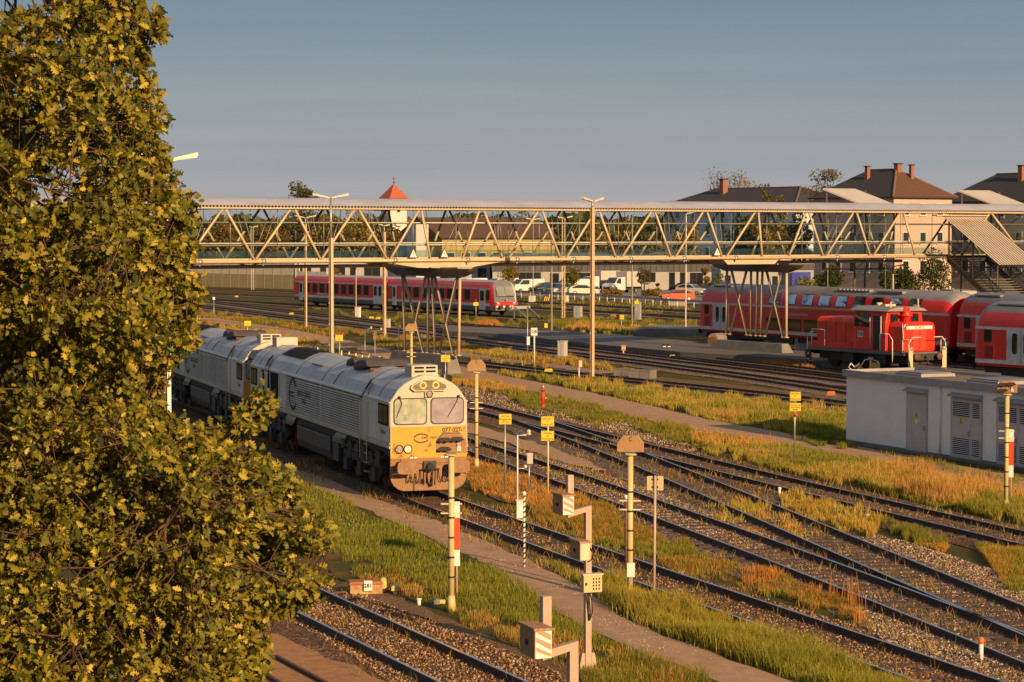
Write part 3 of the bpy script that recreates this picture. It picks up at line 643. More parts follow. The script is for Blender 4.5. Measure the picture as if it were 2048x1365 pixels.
    rf = M(); rf.box(-DL+1.2, -DL+3.6, -.95, -.1, 4.34, 4.46); rf.obj('roof_hatch', troof, t, bevel=.03)
    if word:
        text('Südostbayernbahn', .34, (-16.6, -1.465, 2.62), (pi/2, 0, 0), tgrey, t, 'lettering', .95, bold=.004)
        text('2', .5, (-21.3, -1.465, 2.0), (pi/2, 0, 0), tgrey, t, 'class_number', bold=.006)
    return t
up = [(-DL+9.2+k*2.0, -DL+10.4+k*2.0) for k in range(9)]
lo = [(-DL+8.9+k*2.35, -DL+10.8+k*2.35) for k in range(6)]
A1 = math.atan2(14.14, 26.4)
p0 = Vector((14.06, 172.9, 0)); d_ = Vector((math.sin(A1), -math.cos(A1), 0)); n_ = Vector((math.cos(A1), math.sin(A1), 0))
c1 = make_dd('red double-deck coach behind the bridge pier, with a dark roof and lettering on its side', True, up, lo)
f1 = p0 + d_*DL + n_*DHW; place(c1, f1.x, f1.y, A1)
c2 = make_dd('red double-deck coach coupled ahead, partly behind the red shunter', False, [(-DL+6+k*2.0, -DL+7.3+k*2.0) for k in range(9)], lo, doors=(1.9, 4.9), word=False)
f2 = f1 + d_*(DL+.75); place(c2, f2.x, f2.y, A1)
c3 = make_dd('nearest red double-deck coach, cut off by the frame above the white hut', False, [(-DL+7+k*2.0, -DL+8.3+k*2.0) for k in range(8)], lo, doors=(2.5,), word=False)
A3 = R(32); p3 = Vector((25.8, 128.1, 0)); d3 = Vector((math.sin(A3), -math.cos(A3), 0)); n3 = Vector((math.cos(A3), math.sin(A3), 0)); f3 = p3+d3*DL+n3*DHW
place(c3, f3.x, f3.y, A3)
def world_track(key, label, c0, d, back, fwd):
    pts = [c0-d*back, c0, c0+d*fwd]; pts = [Vector((p.x, p.y, 0)) for p in pts]
    c = smoothline(pts, 4.0, 1); TR[key] = c; zi[0] += 1
    ribbon('ballast_bed', c, 1.9, .004*zi[0], bal_far, jag=.2)
    root = thing('railway_track', label, 'railway track', group='railway tracks through the yard')
    for s in (-1, 1): railobj(offs(c, .75*s), root, True, True)
    mb = M(); a = math.atan2(d.y, d.x); ca, sa = math.cos(a), math.sin(a); L_ = back+fwd
    for k in range(int(L_/.65)):
        p = pts[0]+d*(k*.65); v = [(p.x+ca*x-sa*y, p.y+sa*x+ca*y, z) for z in (-.1, .02+.004*zi[0]) for y in (-1.25, 1.25) for x in (-.12, .12)]
        mb.add(v, [(4,5,7,6), (0,1,5,4), (2,6,7,3), (0,4,6,2), (1,3,7,5)])
    tag(mb.obj('sleepers', sleeperm, root), kind='stuff')
world_track('C1', 'track the long red double-deck train stands on', f1, d_, 75, 60)
world_track('C3', 'track of the nearest double-deck coach, behind the white hut', f3, d3, DL+10, 10)

# ---- diesel railcars
RL = 21.6
def make_railcar(label, front):
    t = thing('railcar', label, 'railcar', group='two-car red diesel train')
    pr = [(-1.38,.55), (-1.42,1.0), (-1.42,2.75), (-1.3,3.1), (-1.05,3.38), (-.6,3.55), (.6,3.55), (1.05,3.38), (1.3,3.1), (1.42,2.75), (1.42,1.0), (1.38,.55)]
    b = M(); n = len(pr)
    fr = [(0, 1, 0)] if not front else []
    xs = ([(0,)] if not front else [(0,)])
    def ring(x, top=1., yy=1.): b.v.extend([(x if not callable(x) else x(z), y*yy, min(z, .55+(z-.55)*top)) for y, z in pr])
    if front: ring(lambda z: .0 if z < 1.75 else -(z-1.75)*.42, 1., .93); ring(lambda z: -.9, 1., 1.)
    else: ring(-.1); ring(-.6)
    ring(-RL+.5); ring(-RL)
    for i in range(3):
        for j in range(n):
            k = (j+1) % n; za, zb = pr[j][1], pr[k][1]; lo_, hi = min(za, zb), max(za, zb)
            b.f.append((i*n+j, (i+1)*n+j, (i+1)*n+k, i*n+k)); b.mi.append(3 if hi <= 1.0 else 0 if hi <= 2.76 else 1 if hi < 3.4 else 2); b.sm.append(False)
    b.f += [tuple(range(n)), tuple(range(4*n-1, 3*n-1, -1))]; b.mi += [4 if front else 0, 0]; b.sm += [False]*2
    body = b.obj('body', [tred, tredf, troofb, skirt, mat('railcar_front_grey', (.13,.14,.145), .4)], t)
    for s in (-1, 1):
        y = s*1.425
        st = M(); st.box(-RL+.1, -.95, min(y, y-s*.02), max(y, y-s*.02), .98, 1.24); st.box(-RL+.1, -.95, min(y, y-s*.02), max(y, y-s*.02), 2.66, 2.76); st.obj('grey_stripe', tgrey, body)
        ds = ((-2.9, -1.75), (-RL+1.0, -RL+1.9)) if front else ((-2.9, -.9), (-RL+1.2, -RL+2.2))
        for d0, d1 in ds:
            o = M(); o.box(d0, d1, min(y, y+s*.006), max(y, y+s*.006), .6, 2.7); dd = o.obj('door', tgrey, t)
            m_ = 1 if d1-d0 < 1.5 else 2; w_ = (d1-d0)/m_
            for q in range(m_): o = M(); o.box(d0+w_*q+.2, d0+w_*(q+1)-.2, min(y, y+s*.014), max(y, y+s*.014), 1.5, 2.5); o.obj('pane', tglass, dd)
        xw = [-4.4-.0*k for k in range(0)]; x = -4.6 if front else -3.9
        for k in range(9):
            x0 = x-k*1.72
            if x0-1.15 < -RL+2.3: break
            o = M(); o.box(x0-1.12, x0, min(y, y+s*.005), max(y, y+s*.005), 1.53, 2.58); fw = o.obj('window', darkm, t)
            o = M(); o.box(x0-1.06, x0-.06, min(y, y+s*.012), max(y, y+s*.012), 1.58, 2.53); o.obj('pane', tglass, fw)
        if front:
            o = M(); o.box(-1.55, -.95, min(y*.985, y*.985+s*.03), max(y*.985, y*.985+s*.03), 1.6, 2.5); o.obj('cab_window', tglass, t)
            o = M(); o.box(-11.4, -8, min(y, y+s*.008), max(y, y+s*.008), 2.76, 2.84); o.obj('first_class_stripe', tyel, body)
        if s < 0: text('DB Südostbayernbahn', .3, (-RL+6.8 if not front else -8.6, y-.01, 1.42), (pi/2, 0, 0), tgrey, t, 'lettering', .9, bold=.004)
    g = M(); g.box(-RL+.5, -1.0, -1.0, 1.0, .45, .6)
    for k in range(6): g.box(-RL+5.5+k*1.7, -RL+6.7+k*1.7, -1.25, 1.25, .3, .6)
    g.obj('underframe', darkm, t); wheels(t, (-RL+2.9, -3.3), .42, dz=.42)
    if front:
        w = M(); ft = lambda z: .012-(z-1.75)*.42
        w.quad((ft(1.98), -1.08, 1.98), (ft(1.98), 1.08, 1.98), (ft(2.95), .98, 2.95), (ft(2.95), -.98, 2.95)); fw = w.obj('windscreen', mat('pale_windscreen', (.16,.18,.17), .1, c2=(.26,.27,.25), sc=1.2, spec=.9), t)
        w = M(); w.obox((ft(2.0)+.03, -.9, 2.0), (ft(2.6)+.03, -1.05, 2.6), .03, .03); w.obox((ft(2.02)+.03, .1, 2.02), (ft(2.0)+.03, .95, 2.0), .03, .03); w.obox((ft(2.1)+.03, 0, 2.0), (ft(2.9)+.03, 0, 2.9), .03, .02); w.obj('wiper', dark, fw)
        w = M(); w.box(.0, .05, -1.3, 1.3, 1.05, 1.42); rb = w.obj('red_band', tred, t, bevel=.02)
        w = M(); w.box(.0, .09, -1.25, 1.25, .85, 1.04); w.obj('bumper', white, t, bevel=.02)
        for s in (-1, 1):
            w = M(); w.lathe((.05, s*.95, 1.24), [(.001,.02), (.14,.012), (.17,-.01)], 14, axis='x'); w.obj('headlight', lamp_g, rb)
            w = M(); w.tube((.02, s*.88, .95), (.45, s*.88, .95), .08, mi=0); w.lathe((.45, s*.88, .95), [(.001,.03), (.2,.02), (.22,-.02)], 14, axis='x'); w.obj('buffer', darkm, t)
        w = M(); w.box(.05, .3, -.2, .2, .55, 1.1); w.obj('coupling', dark, t)
        w = M(); w.lathe((.03, 0, 1.62), [(.001,.01), (.13,.005)], 14, axis='x'); w.obj('centre_lamp', lamp_g, t)
    return t
AR = math.atan2(23.0, 35.9); dR = Vector((math.sin(AR), -math.cos(AR), 0)); nR = Vector((math.cos(AR), math.sin(AR), 0))
pr0 = Vector((-1.75, 229.5, 0)) + nR*1.42
r1 = make_railcar('front car of the red diesel train, grey cab end with a wide windscreen', True); place(r1, pr0.x, pr0.y, AR)
pr1 = pr0 - dR*(RL+.25); r2 = make_railcar('rear car of the red diesel train, beside the noise barrier', False); place(r2, pr1.x, pr1.y, AR)
world_track('R1', 'overgrown siding ending at the buffer stop, under the red diesel train', pr0+dR*2.5, dR, 150, 3)
# ---- shunter
def make_shunter():
    t = thing('shunting_locomotive', 'small red shunting locomotive with white handrails and an open cab door', 'locomotive')
    L_ = 9.2
    sr = mat('shunter_red', (.76,.035,.014), .35, c2=(.56,.028,.012), sc=1.5)
    f = M(); f.box(-L_, 0, -1.5, 1.5, .98, 1.18); f.obj('frame', mat('frame_grey', (.13,.125,.13), .55), t, bevel=.02)
    f = M(); f.box(-L_+.1, -5.0, -1.48, 1.48, 1.185, 1.55); f.obj('running_board', sr, t, bevel=.02)
    def hood(x0, x1, w, z1, nm):
        h = M(); h.prism([(-w,1.19), (-w,z1-.28), (-w+.12,z1-.08), (-w+.35,z1), (w-.35,z1), (w-.12,z1-.08), (w,z1-.28), (w,1.19)], x0, x1, 'x'); return h.obj(nm, sr, t, bevel=.06)
    hood(-8.85, -5.05, 1.22, 3.1, 'rear_hood'); h1 = hood(-1.75, -.38, 1.22, 2.98, 'front_hood')
    o = M(); o.box(-.385, -.372, -1.0, 1.0, 2.55, 2.75); pl = o.obj('number_band', white, h1); text('362 887-2', .2, (-.366, 0, 2.65), (pi/2, 0, pi/2), blk, pl, 'lettering', .9)
    o = M(); o.box(-.38, -.355, -.55, -.08, 1.3, 2.5); o.box(-.38, -.355, .05, .5, 1.3, 2.5); o.obj('grille', mat('red_grille', (.5,.04,.015), .6), h1)
    o = M()
    for x in (-7.9, -6.9, -5.9): o.obox((x, -1.23, 1.6), (x, -1.23, 2.8), .02, .02)
    o.obj('hood_seam', mat('dark_red_seam', (.2,.01,.01), .6), t)
    # cab
    o = M(); o.prism([(-1.45,1.19), (-1.45,2.9), (-1.3,3.62), (1.3,3.62), (1.45,2.9), (1.45,1.19)], -4.98, -1.8, 'x'); cab = o.obj('cab', sr, t, bevel=.03)
    o = M(); o.prism([(-1.55,3.6), (-1.35,3.74), (-.7,3.86), (.7,3.86), (1.35,3.74), (1.55,3.6)], -5.15, -1.5, 'x'); o.obj('cab_roof', troof, t, bevel=.02)
    sl = lambda z: -1.45+(z-2.9)*.21 if z > 2.9 else -1.45
    for x0, x1 in ((-4.75, -3.95), (-3.9, -3.35)):
        o = M(); w0, w1 = 2.62, 3.45
        o.quad((x0, sl(w0)-.02, w0), (x1, sl(w0)-.02, w0), (x1, -1.45-.02, 2.9), (x0, -1.45-.02, 2.9)); o.quad((x0, -1.47, 2.9), (x1, -1.47, 2.9), (x1, sl(w1)-.02, w1), (x0, sl(w1)-.02, w1)); o.obj('side_window', tglass, cab)
    o = M(); o.box(-2.95, -2.3, -1.48, -1.44, 1.25, 3.3); o.obj('door_opening', dark, cab)
    o = M(); o.path([(-3.15, -1.56, 1.5), (-3.15, -1.56, 3.2)], .025); o.path([(-2.1, -1.56, 1.3), (-2.1, -1.56, 3.3)], .025); o.path([(-4.6, -1.56, 1.3), (-4.6, -1.56, 2.3)], .001); o.obj('handrail', white, cab)
    for y0, y1 in ((-1.1, -.5), (.5, 1.1)):
        o = M(); o.prism(rrect(y0, y1, 2.9-.05, 3.45, .08), -1.79, -1.775, 'x'); o.obj('front_window', tglass, cab)
    o = M(); o.tube((-1.5, -.1, 2.9), (-1.5, -.1, 3.85), .3, .22, n=14); o.tube((-1.5, -.1, 3.3), (-1.5, -.1, 3.4), .4, n=14); o.obj('exhaust_stack', sr, t)
    o = M(); o.tube((-4.3, .1, 3.85), (-4.3, .1, 4.05), .18, n=12); o.obj('roof_fan', cream, t); o = M(); o.box(-3.6, -3.1, -.4, .4, 3.86, 3.98); o.obj('roof_box', cream, t); o = M(); o.tube((-2.0, -.9, 3.6), (-2.0, -.9, 4.15), .05); o.obj('horn', cream, t); o = M(); o.tube((-1.6, .9, 3.6), (-1.6, .9, 4.35), .04); o.obj('antenna', cream, t)
    # DB badge
    o = M(); o.box(-4.45, -3.95, -1.465, -1.452, 1.95, 2.35); bd = o.obj('badge', white, cab, bevel=.004); text('DB', .34, (-4.2, -1.469, 2.15), (pi/2, 0, 0), blk, bd, 'lettering', bold=.006)
    # steps and end railings
    for q, x in ((1, 0.), (-1, -L_)):
        for s in (-1, 1):
            o = M(); xx = x+q*.35
            o.path([(xx, s*1.42, .15), (xx, s*1.42, 1.75), (xx, s*1.15, 2.1), (xx, s*.5, 2.1)], .028); o.path([(xx-q*.5, s*1.48, 1.1), (xx-q*.5, s*1.48, 1.95), (xx, s*1.42, 1.95)], .022); o.obj('handrail', white, t)
            o = M(); o.box(min(xx, xx-q*.3), max(xx, xx-q*.3), s*1.28-.17, s*1.28+.17, .25, .3); o.box(min(xx, xx+q*.05), max(xx, xx+q*.05), s*1.3-.16, s*1.3+.16, .25, 1.45); o.obj('step', cream, t)
            o = M(); o.tube((x, s*.88, .95), (x+q*.5, s*.88, .95), .1); o.lathe((x+q*.5, s*.88, .95), [(.001, q*.03), (.2, q*.02), (.22, -q*.02)], 16, axis='x'); o.obj('buffer', rust, t)
            o = M(); o.lathe((xx+q*.04, s*1.25, 1.42), [(.001, q*.06), (.11, q*.05), (.13, -q*.03)], 14, axis='x'); o.obj('headlight', lamp_g, t)
        o = M(); o.box(min(x, x+q*.15), max(x, x+q*.15), -1.1, 1.1, .7, 1.1); o.path([(x+q*.2, 0, .95), (x+q*.4, 0, .8), (x+q*.3, .05, .45)], .05); o.obj('buffer_beam', darkm, t)
    o = M(); o.path([(-1.0, -1.56, .35), (-1.0, -1.56, 1.9), (-1.35, -1.56, 2.25), (-2.2, -1.56, 2.25), (-2.2, -1.56, 1.2)], .028); o.path([(-1.45, -1.56, 1.2), (-1.45, -1.56, 2.2)], .02); o.obj('side_railing', white, t)
    o = M(); o.path([(-8.9, -1.56, 1.3), (-8.9, -1.56, 2.3), (-7.6, -1.56, 2.3), (-7.6, -1.56, 1.3)], .028); o.obj('side_railing', white, t)
    o = M(); o.path([(-.42, -1.15, 1.3), (-.42, -1.28, 2.9)], .02); o.obj('hood_rail', white, h1)
    u_ = M(); u_.box(-L_+.3, -.3, -.95, .95, .45, 1.0); u_.box(-6.0, -5.0, -1.35, 1.35, .35, .95); u_.box(-2.6, -1.9, -1.35, 1.35, .4, .95); u_.obj('underframe', darkm, t)
    for x in (-7.6, -4.5, -2.9+.2):
        w = M()
        for s in (-1, 1): w.lathe((x, s*.78, .62), [(.01,-.06), (.62,-.06), (.62,.05), (.35,.06), (.3,.1), (.01,.1)], 22, axis='y')
        w.tube((x, -.78, .62), (x, .78, .62), .09); w.obj('wheelset', mat('wheel_brown', (.06,.04,.03), .7), t)
    w = M()
    for s in (-1, 1): w.obox((-7.6, s*.95, .5), (-2.7, s*.95, .5), .06, .12)
    w.obj('coupling_rod', darkm, t)
    return t
sh = make_shunter(); As = R(30); ss = Vector((23.43, 137.3, 0)); sh_n = Vector((math.cos(As), math.sin(As), 0)); q = ss+sh_n*1.5; place(sh, q.x, q.y, As)
# ================================================================ covered footbridge
kx = lambda x: .004542*(8100-x)
def bpt(x): k = kx(x); return Vector(((x-1024)/k, 4600/k, 0))
b0, b1 = bpt(400), bpt(1900); BD = (b1-b0).normalized(); BN = Vector((-BD.y, BD.x, 0))       # BN: away from the camera
ZB, ZT, BW = 6.85, 9.93, 4.0
def bs(x):      # distance along the near truss line of the point seen at photo column x
    uu = (x-1024)/4600; return (uu*b0.y-b0.x)/(BD.x-uu*BD.y)
def bp(s, w, z): p = b0 + BD*s + BN*w; return Vector((p.x, p.y, z))
S0, S1 = bs(60), bs(2300)
br = thing('footbridge', 'long beige steel footbridge with a corrugated roof crossing above all tracks', 'footbridge')
bglass = glass('bridge_glazing', (.92,.96,.95), -.035, .02, (.7,.85,.85))
bglow = glass('balustrade_glass', (.78,.86,.83), .05, .05, (.7,.9,.85))
deckm = mat('deck_underside', (.045,.035,.028), .8, c2=(.09,.07,.05), sc=2)
brown = mat('dark_brown_steel', (.085,.06,.045), .55, c2=(.12,.08,.055), sc=2)
croof = mat('corrugated_roof_metal', (.50,.50,.54), .5, 0., c2=(.38,.38,.42), sc=.4)
SC = bs(1850)      # the stair opening begins here
for w, nm in ((0, 'near'), (BW, 'far')):
    m = M(); m.tube(bp(S0, w, ZB+.0), bp(SC if w == 0 else S1, w, ZB), .10, n=10); m.obj('bottom_chord', gold, br)
    m = M(); m.obox(bp(S0, w-.12, ZT+.06), bp(S1, w-.12, ZT+.06), .16, .17); m.obj('top_chord', gold, br)
    for z, r in ((7.78, .045), (9.12, .05)): m = M(); m.tube(bp(S0, w+(.3 if w == 0 else -.3), z), bp(S1, w+(.3 if w == 0 else -.3), z), r, n=8); m.obj('rail_tube', steel, br)
    m = M(); m.tube(bp(S0, w+(.3 if w == 0 else -.3), 7.9), bp(S1, w+(.3 if w == 0 else -.3), 7.9), .025, n=6); m.obj('handrail', white, br)
m = M(); m.tube(bp(S0, BW/2, 6.52), bp(bs(1842), BW/2, 6.52), .11, n=10); m.obj('lower_chord', gold, br)
m = M(); m.obox(bp(S0, BW/2, 6.80), bp(S1, BW/2, 6.80), BW-.1, .14); m.obj('deck', deckm, br)
m = M(); m.obox(bp(S0, .12, 6.98), bp(SC, .12, 6.98), .05, .10); m.obj('kick_board', gold, br)
# diagonals, from the columns where they are seen: (top, bottom)
dg = [(447,372), (451,510), (582,510), (590,642), (710,642), (718,775), (839,780), (843,861), (959,925), (967,1006), (1077,1017), (1084,1121), (1191,1132), (1198,1232), (1303,1243), (1309,1342), (1406,1350), (1413,1444), (1510,1452), (1516,1524), (1611,1577), (1617,1646), (1706,1652), (1712,1740), (1799,1746), (1806,1830), (1978,1922)]
far_dg = [(a, c) for a, c in dg] + [(1870,1850), (1985,2040)]
left = [(x-138*k, y-138*k) for k in (1, 2) for x, y in ((447,372), (451,510))]
for w in (0, BW):
    for a, c in (dg if w == 0 else far_dg)+left:
        m = M(); m.tube(bp(bs(a), w, ZT), bp(bs(c), w, ZB+.05), .075, n=8); m.obj('diagonal', gold, br)
for a, c in ((1981,2045),): m = M(); m.tube(bp(bs(a), 0, ZT), bp(bs(c), 0, ZB+.05), .075, n=8); m.obj('diagonal', gold, br)
for a, c in ((510,451), (642,590), (775,718), (1006,967), (1121,1084), (1232,1198), (1342,1309), (1444,1413), (1740,1712)):
    for dx in (-.3, .1):
        m = M(); m.tube(bp(bs(a)+dx, .05, ZB+.1), bp(bs(c)+1.0+dx, .05, ZT), .012, n=4); m.obj('tension_rod', steel, br)
        m = M(); m.tube(bp(bs(c)-1.2+dx, .05, ZT), bp(bs(a)-4.2+dx, .05, ZB+.1), .012, n=4); m.obj('tension_rod', steel, br)
# node clamps on the bottom chord
for x in (340, 400, 527, 790, 935, 1034, 1147, 1261, 1368, 1471, 1674, 1768):
    m = M(); m.tube(bp(bs(x)-.12, 0, ZB), bp(bs(x)+.12, 0, ZB), .15, n=10); m.obox(bp(bs(x), .0, ZB+.15), bp(bs(x), .0, ZB-.25), .12, .06); m.obj('node_clamp', steel, br)
    m = M(); m.obox(bp(bs(x), .0, ZB), bp(bs(x), BW/2, 6.52), .08, .08); m.obox(bp(bs(x), BW, ZB), bp(bs(x), BW/2, 6.52), .08, .08); m.obj('cross_strut', gold, br)
# glazing: one pane per bay, with thin posts
s = S0; k = 0
while s < S1:
    for w in (.22, BW-.22):
        if w < 1 and SC-.3 < s < bs(1975): continue
        m = M(); m.quad(bp(s+.04, w, 7.03), bp(s+3.02, w, 7.03), bp(s+3.02, w, 9.89), bp(s+.04, w, 9.89)); m.obj('glass_pane', bglass, br)
        w2 = w+(.04 if w < 1 else -.04); m = M(); m.quad(bp(s+.04, w2, 6.95), bp(s+3.02, w2, 6.95), bp(s+3.02, w2, 7.45), bp(s+.04, w2, 7.45)); m.obj('balustrade_pane', bglow, br)
        m = M(); m.tube(bp(s, w, 6.95), bp(s, w, ZT), .018, n=4); m.obj('mullion', steel, br)
    s += 3.06
# arched corrugated roof
pitch_, nw = .22, int((S1-S0)/.22); na = 12; v = []
for i in range(nw*2+1):
    s = S0+i*pitch_/2; h = .07 if i % 2 else 0.
    for j in range(na+1):
        t = j/na; w = -.45+(BW+.9)*t; z = 10.05+.48*math.sin(pi*t)+h; v.append(bp(s, w, z))
m = M(); n_ = na+1
m.add(v, [(i*n_+j, (i+1)*n_+j, (i+1)*n_+j+1, i*n_+j+1) for i in range(nw*2) for j in range(na)], smooth=False); rf = m.obj('roof', croof, br)
m = M(); m.obox(bp(S0, BW/2, 10.0), bp(S1, BW/2, 10.0), BW-.2, .05); m.obj('ceiling', mat('roof_underside', (.16,.14,.11), .7), br)
for s in np.arange(S0, S1, 6.0): m = M(); m.obox(bp(s, -.1, 9.94), bp(s, BW+.1, 9.94), .1, .12); m.obj('cross_beam', brown, br)
# piers: dark trapezoid girder on eight raking tubes and a middle pole
WD = Vector((-.545, .839, 0)).normalized()
def pier(corner_px, base_y, base_z, top_z, far_px, anchors, girder, lab, zg=5.9):
    c = G(corner_px, base_y, base_z); uu = (far_px-1024)/4600
    Lw = (c.x-uu*c.y)/(-WD.x+uu*WD.y)
    q = WD.cross(Vector((0,0,1))).normalized()      # to the viewer's right
    m = M()
    def bl(a, w0, w1, z): o = c+WD*a; return [(o.x-q.x*w1, o.y-q.y*w1, z), (o.x+q.x*w0, o.y+q.y*w0, z)]
    A_ = bl(-.35, .35, .75, base_z-.15); B_ = bl(Lw+.3, .35, .75, base_z-.15); C_ = bl(0, .1, .5, top_z); D_ = bl(Lw, .1, .5, top_z)
    m.add([A_[0], A_[1], B_[1], B_[0], C_[0], C_[1], D_[1], D_[0]], [(0,3,2,1), (4,5,6,7), (0,1,5,4), (1,2,6,5), (2,3,7,6), (3,0,4,7)])
    tag(m.obj('concrete_plinth', conc, bevel=.04), lab, 'concrete plinth')
    base = c - q*.2
    def al(px): u_ = (px-1024)/4600; return (base.x-u_*base.y)/(-WD.x+u_*WD.y)
    pr = thing('pier', None, None); pr.parent = br
    for a, b_ in anchors:
        sa, sb = al(a), al(b_); m = M()
        m.tube((base+WD*sb)+Vector((0,0,top_z-.05)), (base+WD*sa)+Vector((0,0,zg)), .09, n=10); m.tube((base+WD*sb)+Vector((0,0,top_z-.02)), (base+WD*sb)+Vector((0,0,top_z+.04)), .19, n=10)
        m.obj('leg', gold, pr)
    g0, g1 = al(girder[0]), al(girder[1]); m = M()
    def gp(s_, z, o=0.): p = base+WD*s_+q*o; return (p.x, p.y, z)
    for o0, o1 in ((-.28, .28),):
        pts = [(g1, zg+.45), (g1-.3, zg+.25), (g1-1.6, zg-.05), (g0+1.4, zg-.05), (g0+.3, zg+.25), (g0, zg+.45)]
        n = len(pts); m.add([gp(a, z, o0) for a, z in pts]+[gp(a, z, o1) for a, z in pts], [(i, (i+1) % n, n+(i+1) % n, n+i) for i in range(n)]+[tuple(reversed(range(n))), tuple(range(n, 2*n))])
    m.obj('girder', brown, pr)
    return base
pier(910, 747, 0, 1.12, 797, [(805,810), (807,847), (852,817), (857,855), (864,870), (869,907), (915,877), (920,917)], (947, 777), 'grey concrete plinth under the bridge pier behind the white locomotive')
pier(1575, 706, PZ, 1.04, 1440, [(1454,1453), (1460,1495), (1496,1460), (1502,1502), (1525,1522), (1530,1567), (1569,1530), (1573,1573), (1515,1513)], (1602, 1428), 'grey concrete plinth under the bridge pier in front of the red coach')
for xa, xb in ((770,1010), (1448,1560)):
    m = M(); sa, sb = bs(xa), bs(xb); mid = (sa+sb)/2
    n = [(sa, 6.75), (mid-2, 6.42), (mid+2, 6.42), (sb, 6.75)]
    m.add([bp(s, .1, z) for s, z in n]+[bp(s, BW-.1, z) for s, z in n], [(0,1,2,3), (7,6,5,4), (0,4,5,1), (1,5,6,2), (2,6,7,3), (3,7,4,0)]); m.obj('haunch', gold, br)
# covered stair down to the platform at the right
st = thing('stair', None, None); st.parent = br
SD = Vector((.545, -.839, 0)).normalized(); s_a, s_b = bs(1893), bs(1968)+.25
def sp(s, l, z): p = b0+BD*s+SD*l; return Vector((p.x, p.y, z))
Ls, z_a, z_b = 5.2, 9.45, 6.3
zc = lambda l: lerp(z_a, z_b, l/Ls)
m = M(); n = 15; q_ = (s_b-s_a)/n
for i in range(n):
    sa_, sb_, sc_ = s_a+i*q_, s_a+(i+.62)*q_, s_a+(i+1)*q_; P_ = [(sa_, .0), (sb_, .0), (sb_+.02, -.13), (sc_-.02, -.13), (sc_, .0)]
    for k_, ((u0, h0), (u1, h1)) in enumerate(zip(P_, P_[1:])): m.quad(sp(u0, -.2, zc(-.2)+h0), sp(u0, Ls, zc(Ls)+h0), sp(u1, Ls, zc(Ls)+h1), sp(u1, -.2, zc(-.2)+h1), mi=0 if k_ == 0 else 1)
m.obj('canopy', [mat('corrugated_canopy', (.60,.50,.38), .45, .2, c2=(.52,.43,.32), sc=1), mat('canopy_groove_shade', (.16,.12,.085), .8)], st)  # troughs coloured darker, painting in the shade of the grooves
m = M(); m.obox(sp(s_a-1.2, .0, 9.75), sp(s_b-.2, .0, 9.75), .5, .08); m.obj('canopy_edge', gold, st)
m = M(); v = [sp(s_a-.6, .1, 9.72), sp(s_b-.3, .1, 9.72), sp(s_b, -.1, 9.5), sp(s_a, -.1, 9.5)]; m.quad(*v); m.obj('canopy_sheet', croof, st)
zs = lambda l: 6.75 - l*.62
for s in (s_a+.1, s_b-.1):
    m = M(); m.obox(sp(s, 0, zs(0)-.1), sp(s, 9.5, zs(9.5)-.1), .12, .38); m.obj('stringer', brown, st)
    m = M(); m.obox(sp(s, 0, zs(0)+1.1), sp(s, 9.5, zs(9.5)+1.1), .05, .06); m.obox(sp(s, 0, zs(0)+.6), sp(s, 9.5, zs(9.5)+.6), .04, .04); m.obj('handrail', brown, st)
    for l in (.1, 2.5, 4.9): m = M(); m.tube(sp(s, l, zs(l)-.2), sp(s, l, zc(l)-.05), .06, n=8); m.obj('post', brown, st)
    m = M(); 
    for l in (.1, 2.5): m.tube(sp(s, l, zc(l)-.1), sp(s, l+2.4, zs(l+2.4)+.2), .03, n=6); m.tube(sp(s, l, zs(l)), sp(s, l+2.4, zc(l+2.4)-.1), .03, n=6)
    m.obj('cross_brace', brown, st)
    m = M(); v = [sp(s, .1, zs(.1)+.1), sp(s, 9.4, zs(9.4)+.1), sp(s, 9.4, zs(9.4)+1.05), sp(s, .1, zs(.1)+1.05)]; m.quad(*v); m.obj('side_glass', glass('stair_glass', (.6,.62,.6), .03), st)
for i in range(34): l = .2+i*.28; m = M(); m.obox(sp(s_a+.15, l, zs(l)), sp(s_b-.15, l, zs(l)), .28, .04); m.obj('step', conc, st)
m = M(); m.obox(sp(s_a+.1, 9.5, .5), sp(s_a+.1, 9.5, 1.2), .2, .2); m.obox(sp(s_b-.1, 9.5, .5), sp(s_b-.1, 9.5, 1.2), .2, .2); m.obj('foot', conc, st)
# route-number plates on the railing
for i, x in enumerate((824, 886, 1431)):
    p = bp(bs(x), -.16, 7.28); m = M(); m.prism([(-.32,-.28), (.32,-.28), (.0,.32)], -.012, .012, 'y'); o = m.obj('track_plate', blk, br); o.location = p; o.rotation_euler = (0, 0, math.atan2(BD.y, BD.x))
    m = M(); m.prism([(-.25,-.24), (.25,-.24), (.0,.24)], -.018, -.012, 'y'); o2 = m.obj('plate_face', white, o); text('6', .28, (0, -.022, -.09), (pi/2, 0, 0), blk, o, 'lettering', bold=.01)
# ================================================================ white technical hut
a_h = R(24.1); hc = G(1692, 885); hd = Vector((math.sin(a_h), -math.cos(a_h), 0)); hn = Vector((math.cos(a_h), math.sin(a_h), 0))
def on_line(p, d, px): u_ = (px-1024)/4600; return (p.x-u_*p.y)/(-d.x+u_*d.y)
hut = thing('technical_hut', 'white flat-roofed hut with grey louvred doors beside the path', 'hut', (hc.x, hc.y, 0), a_h-pi/2)
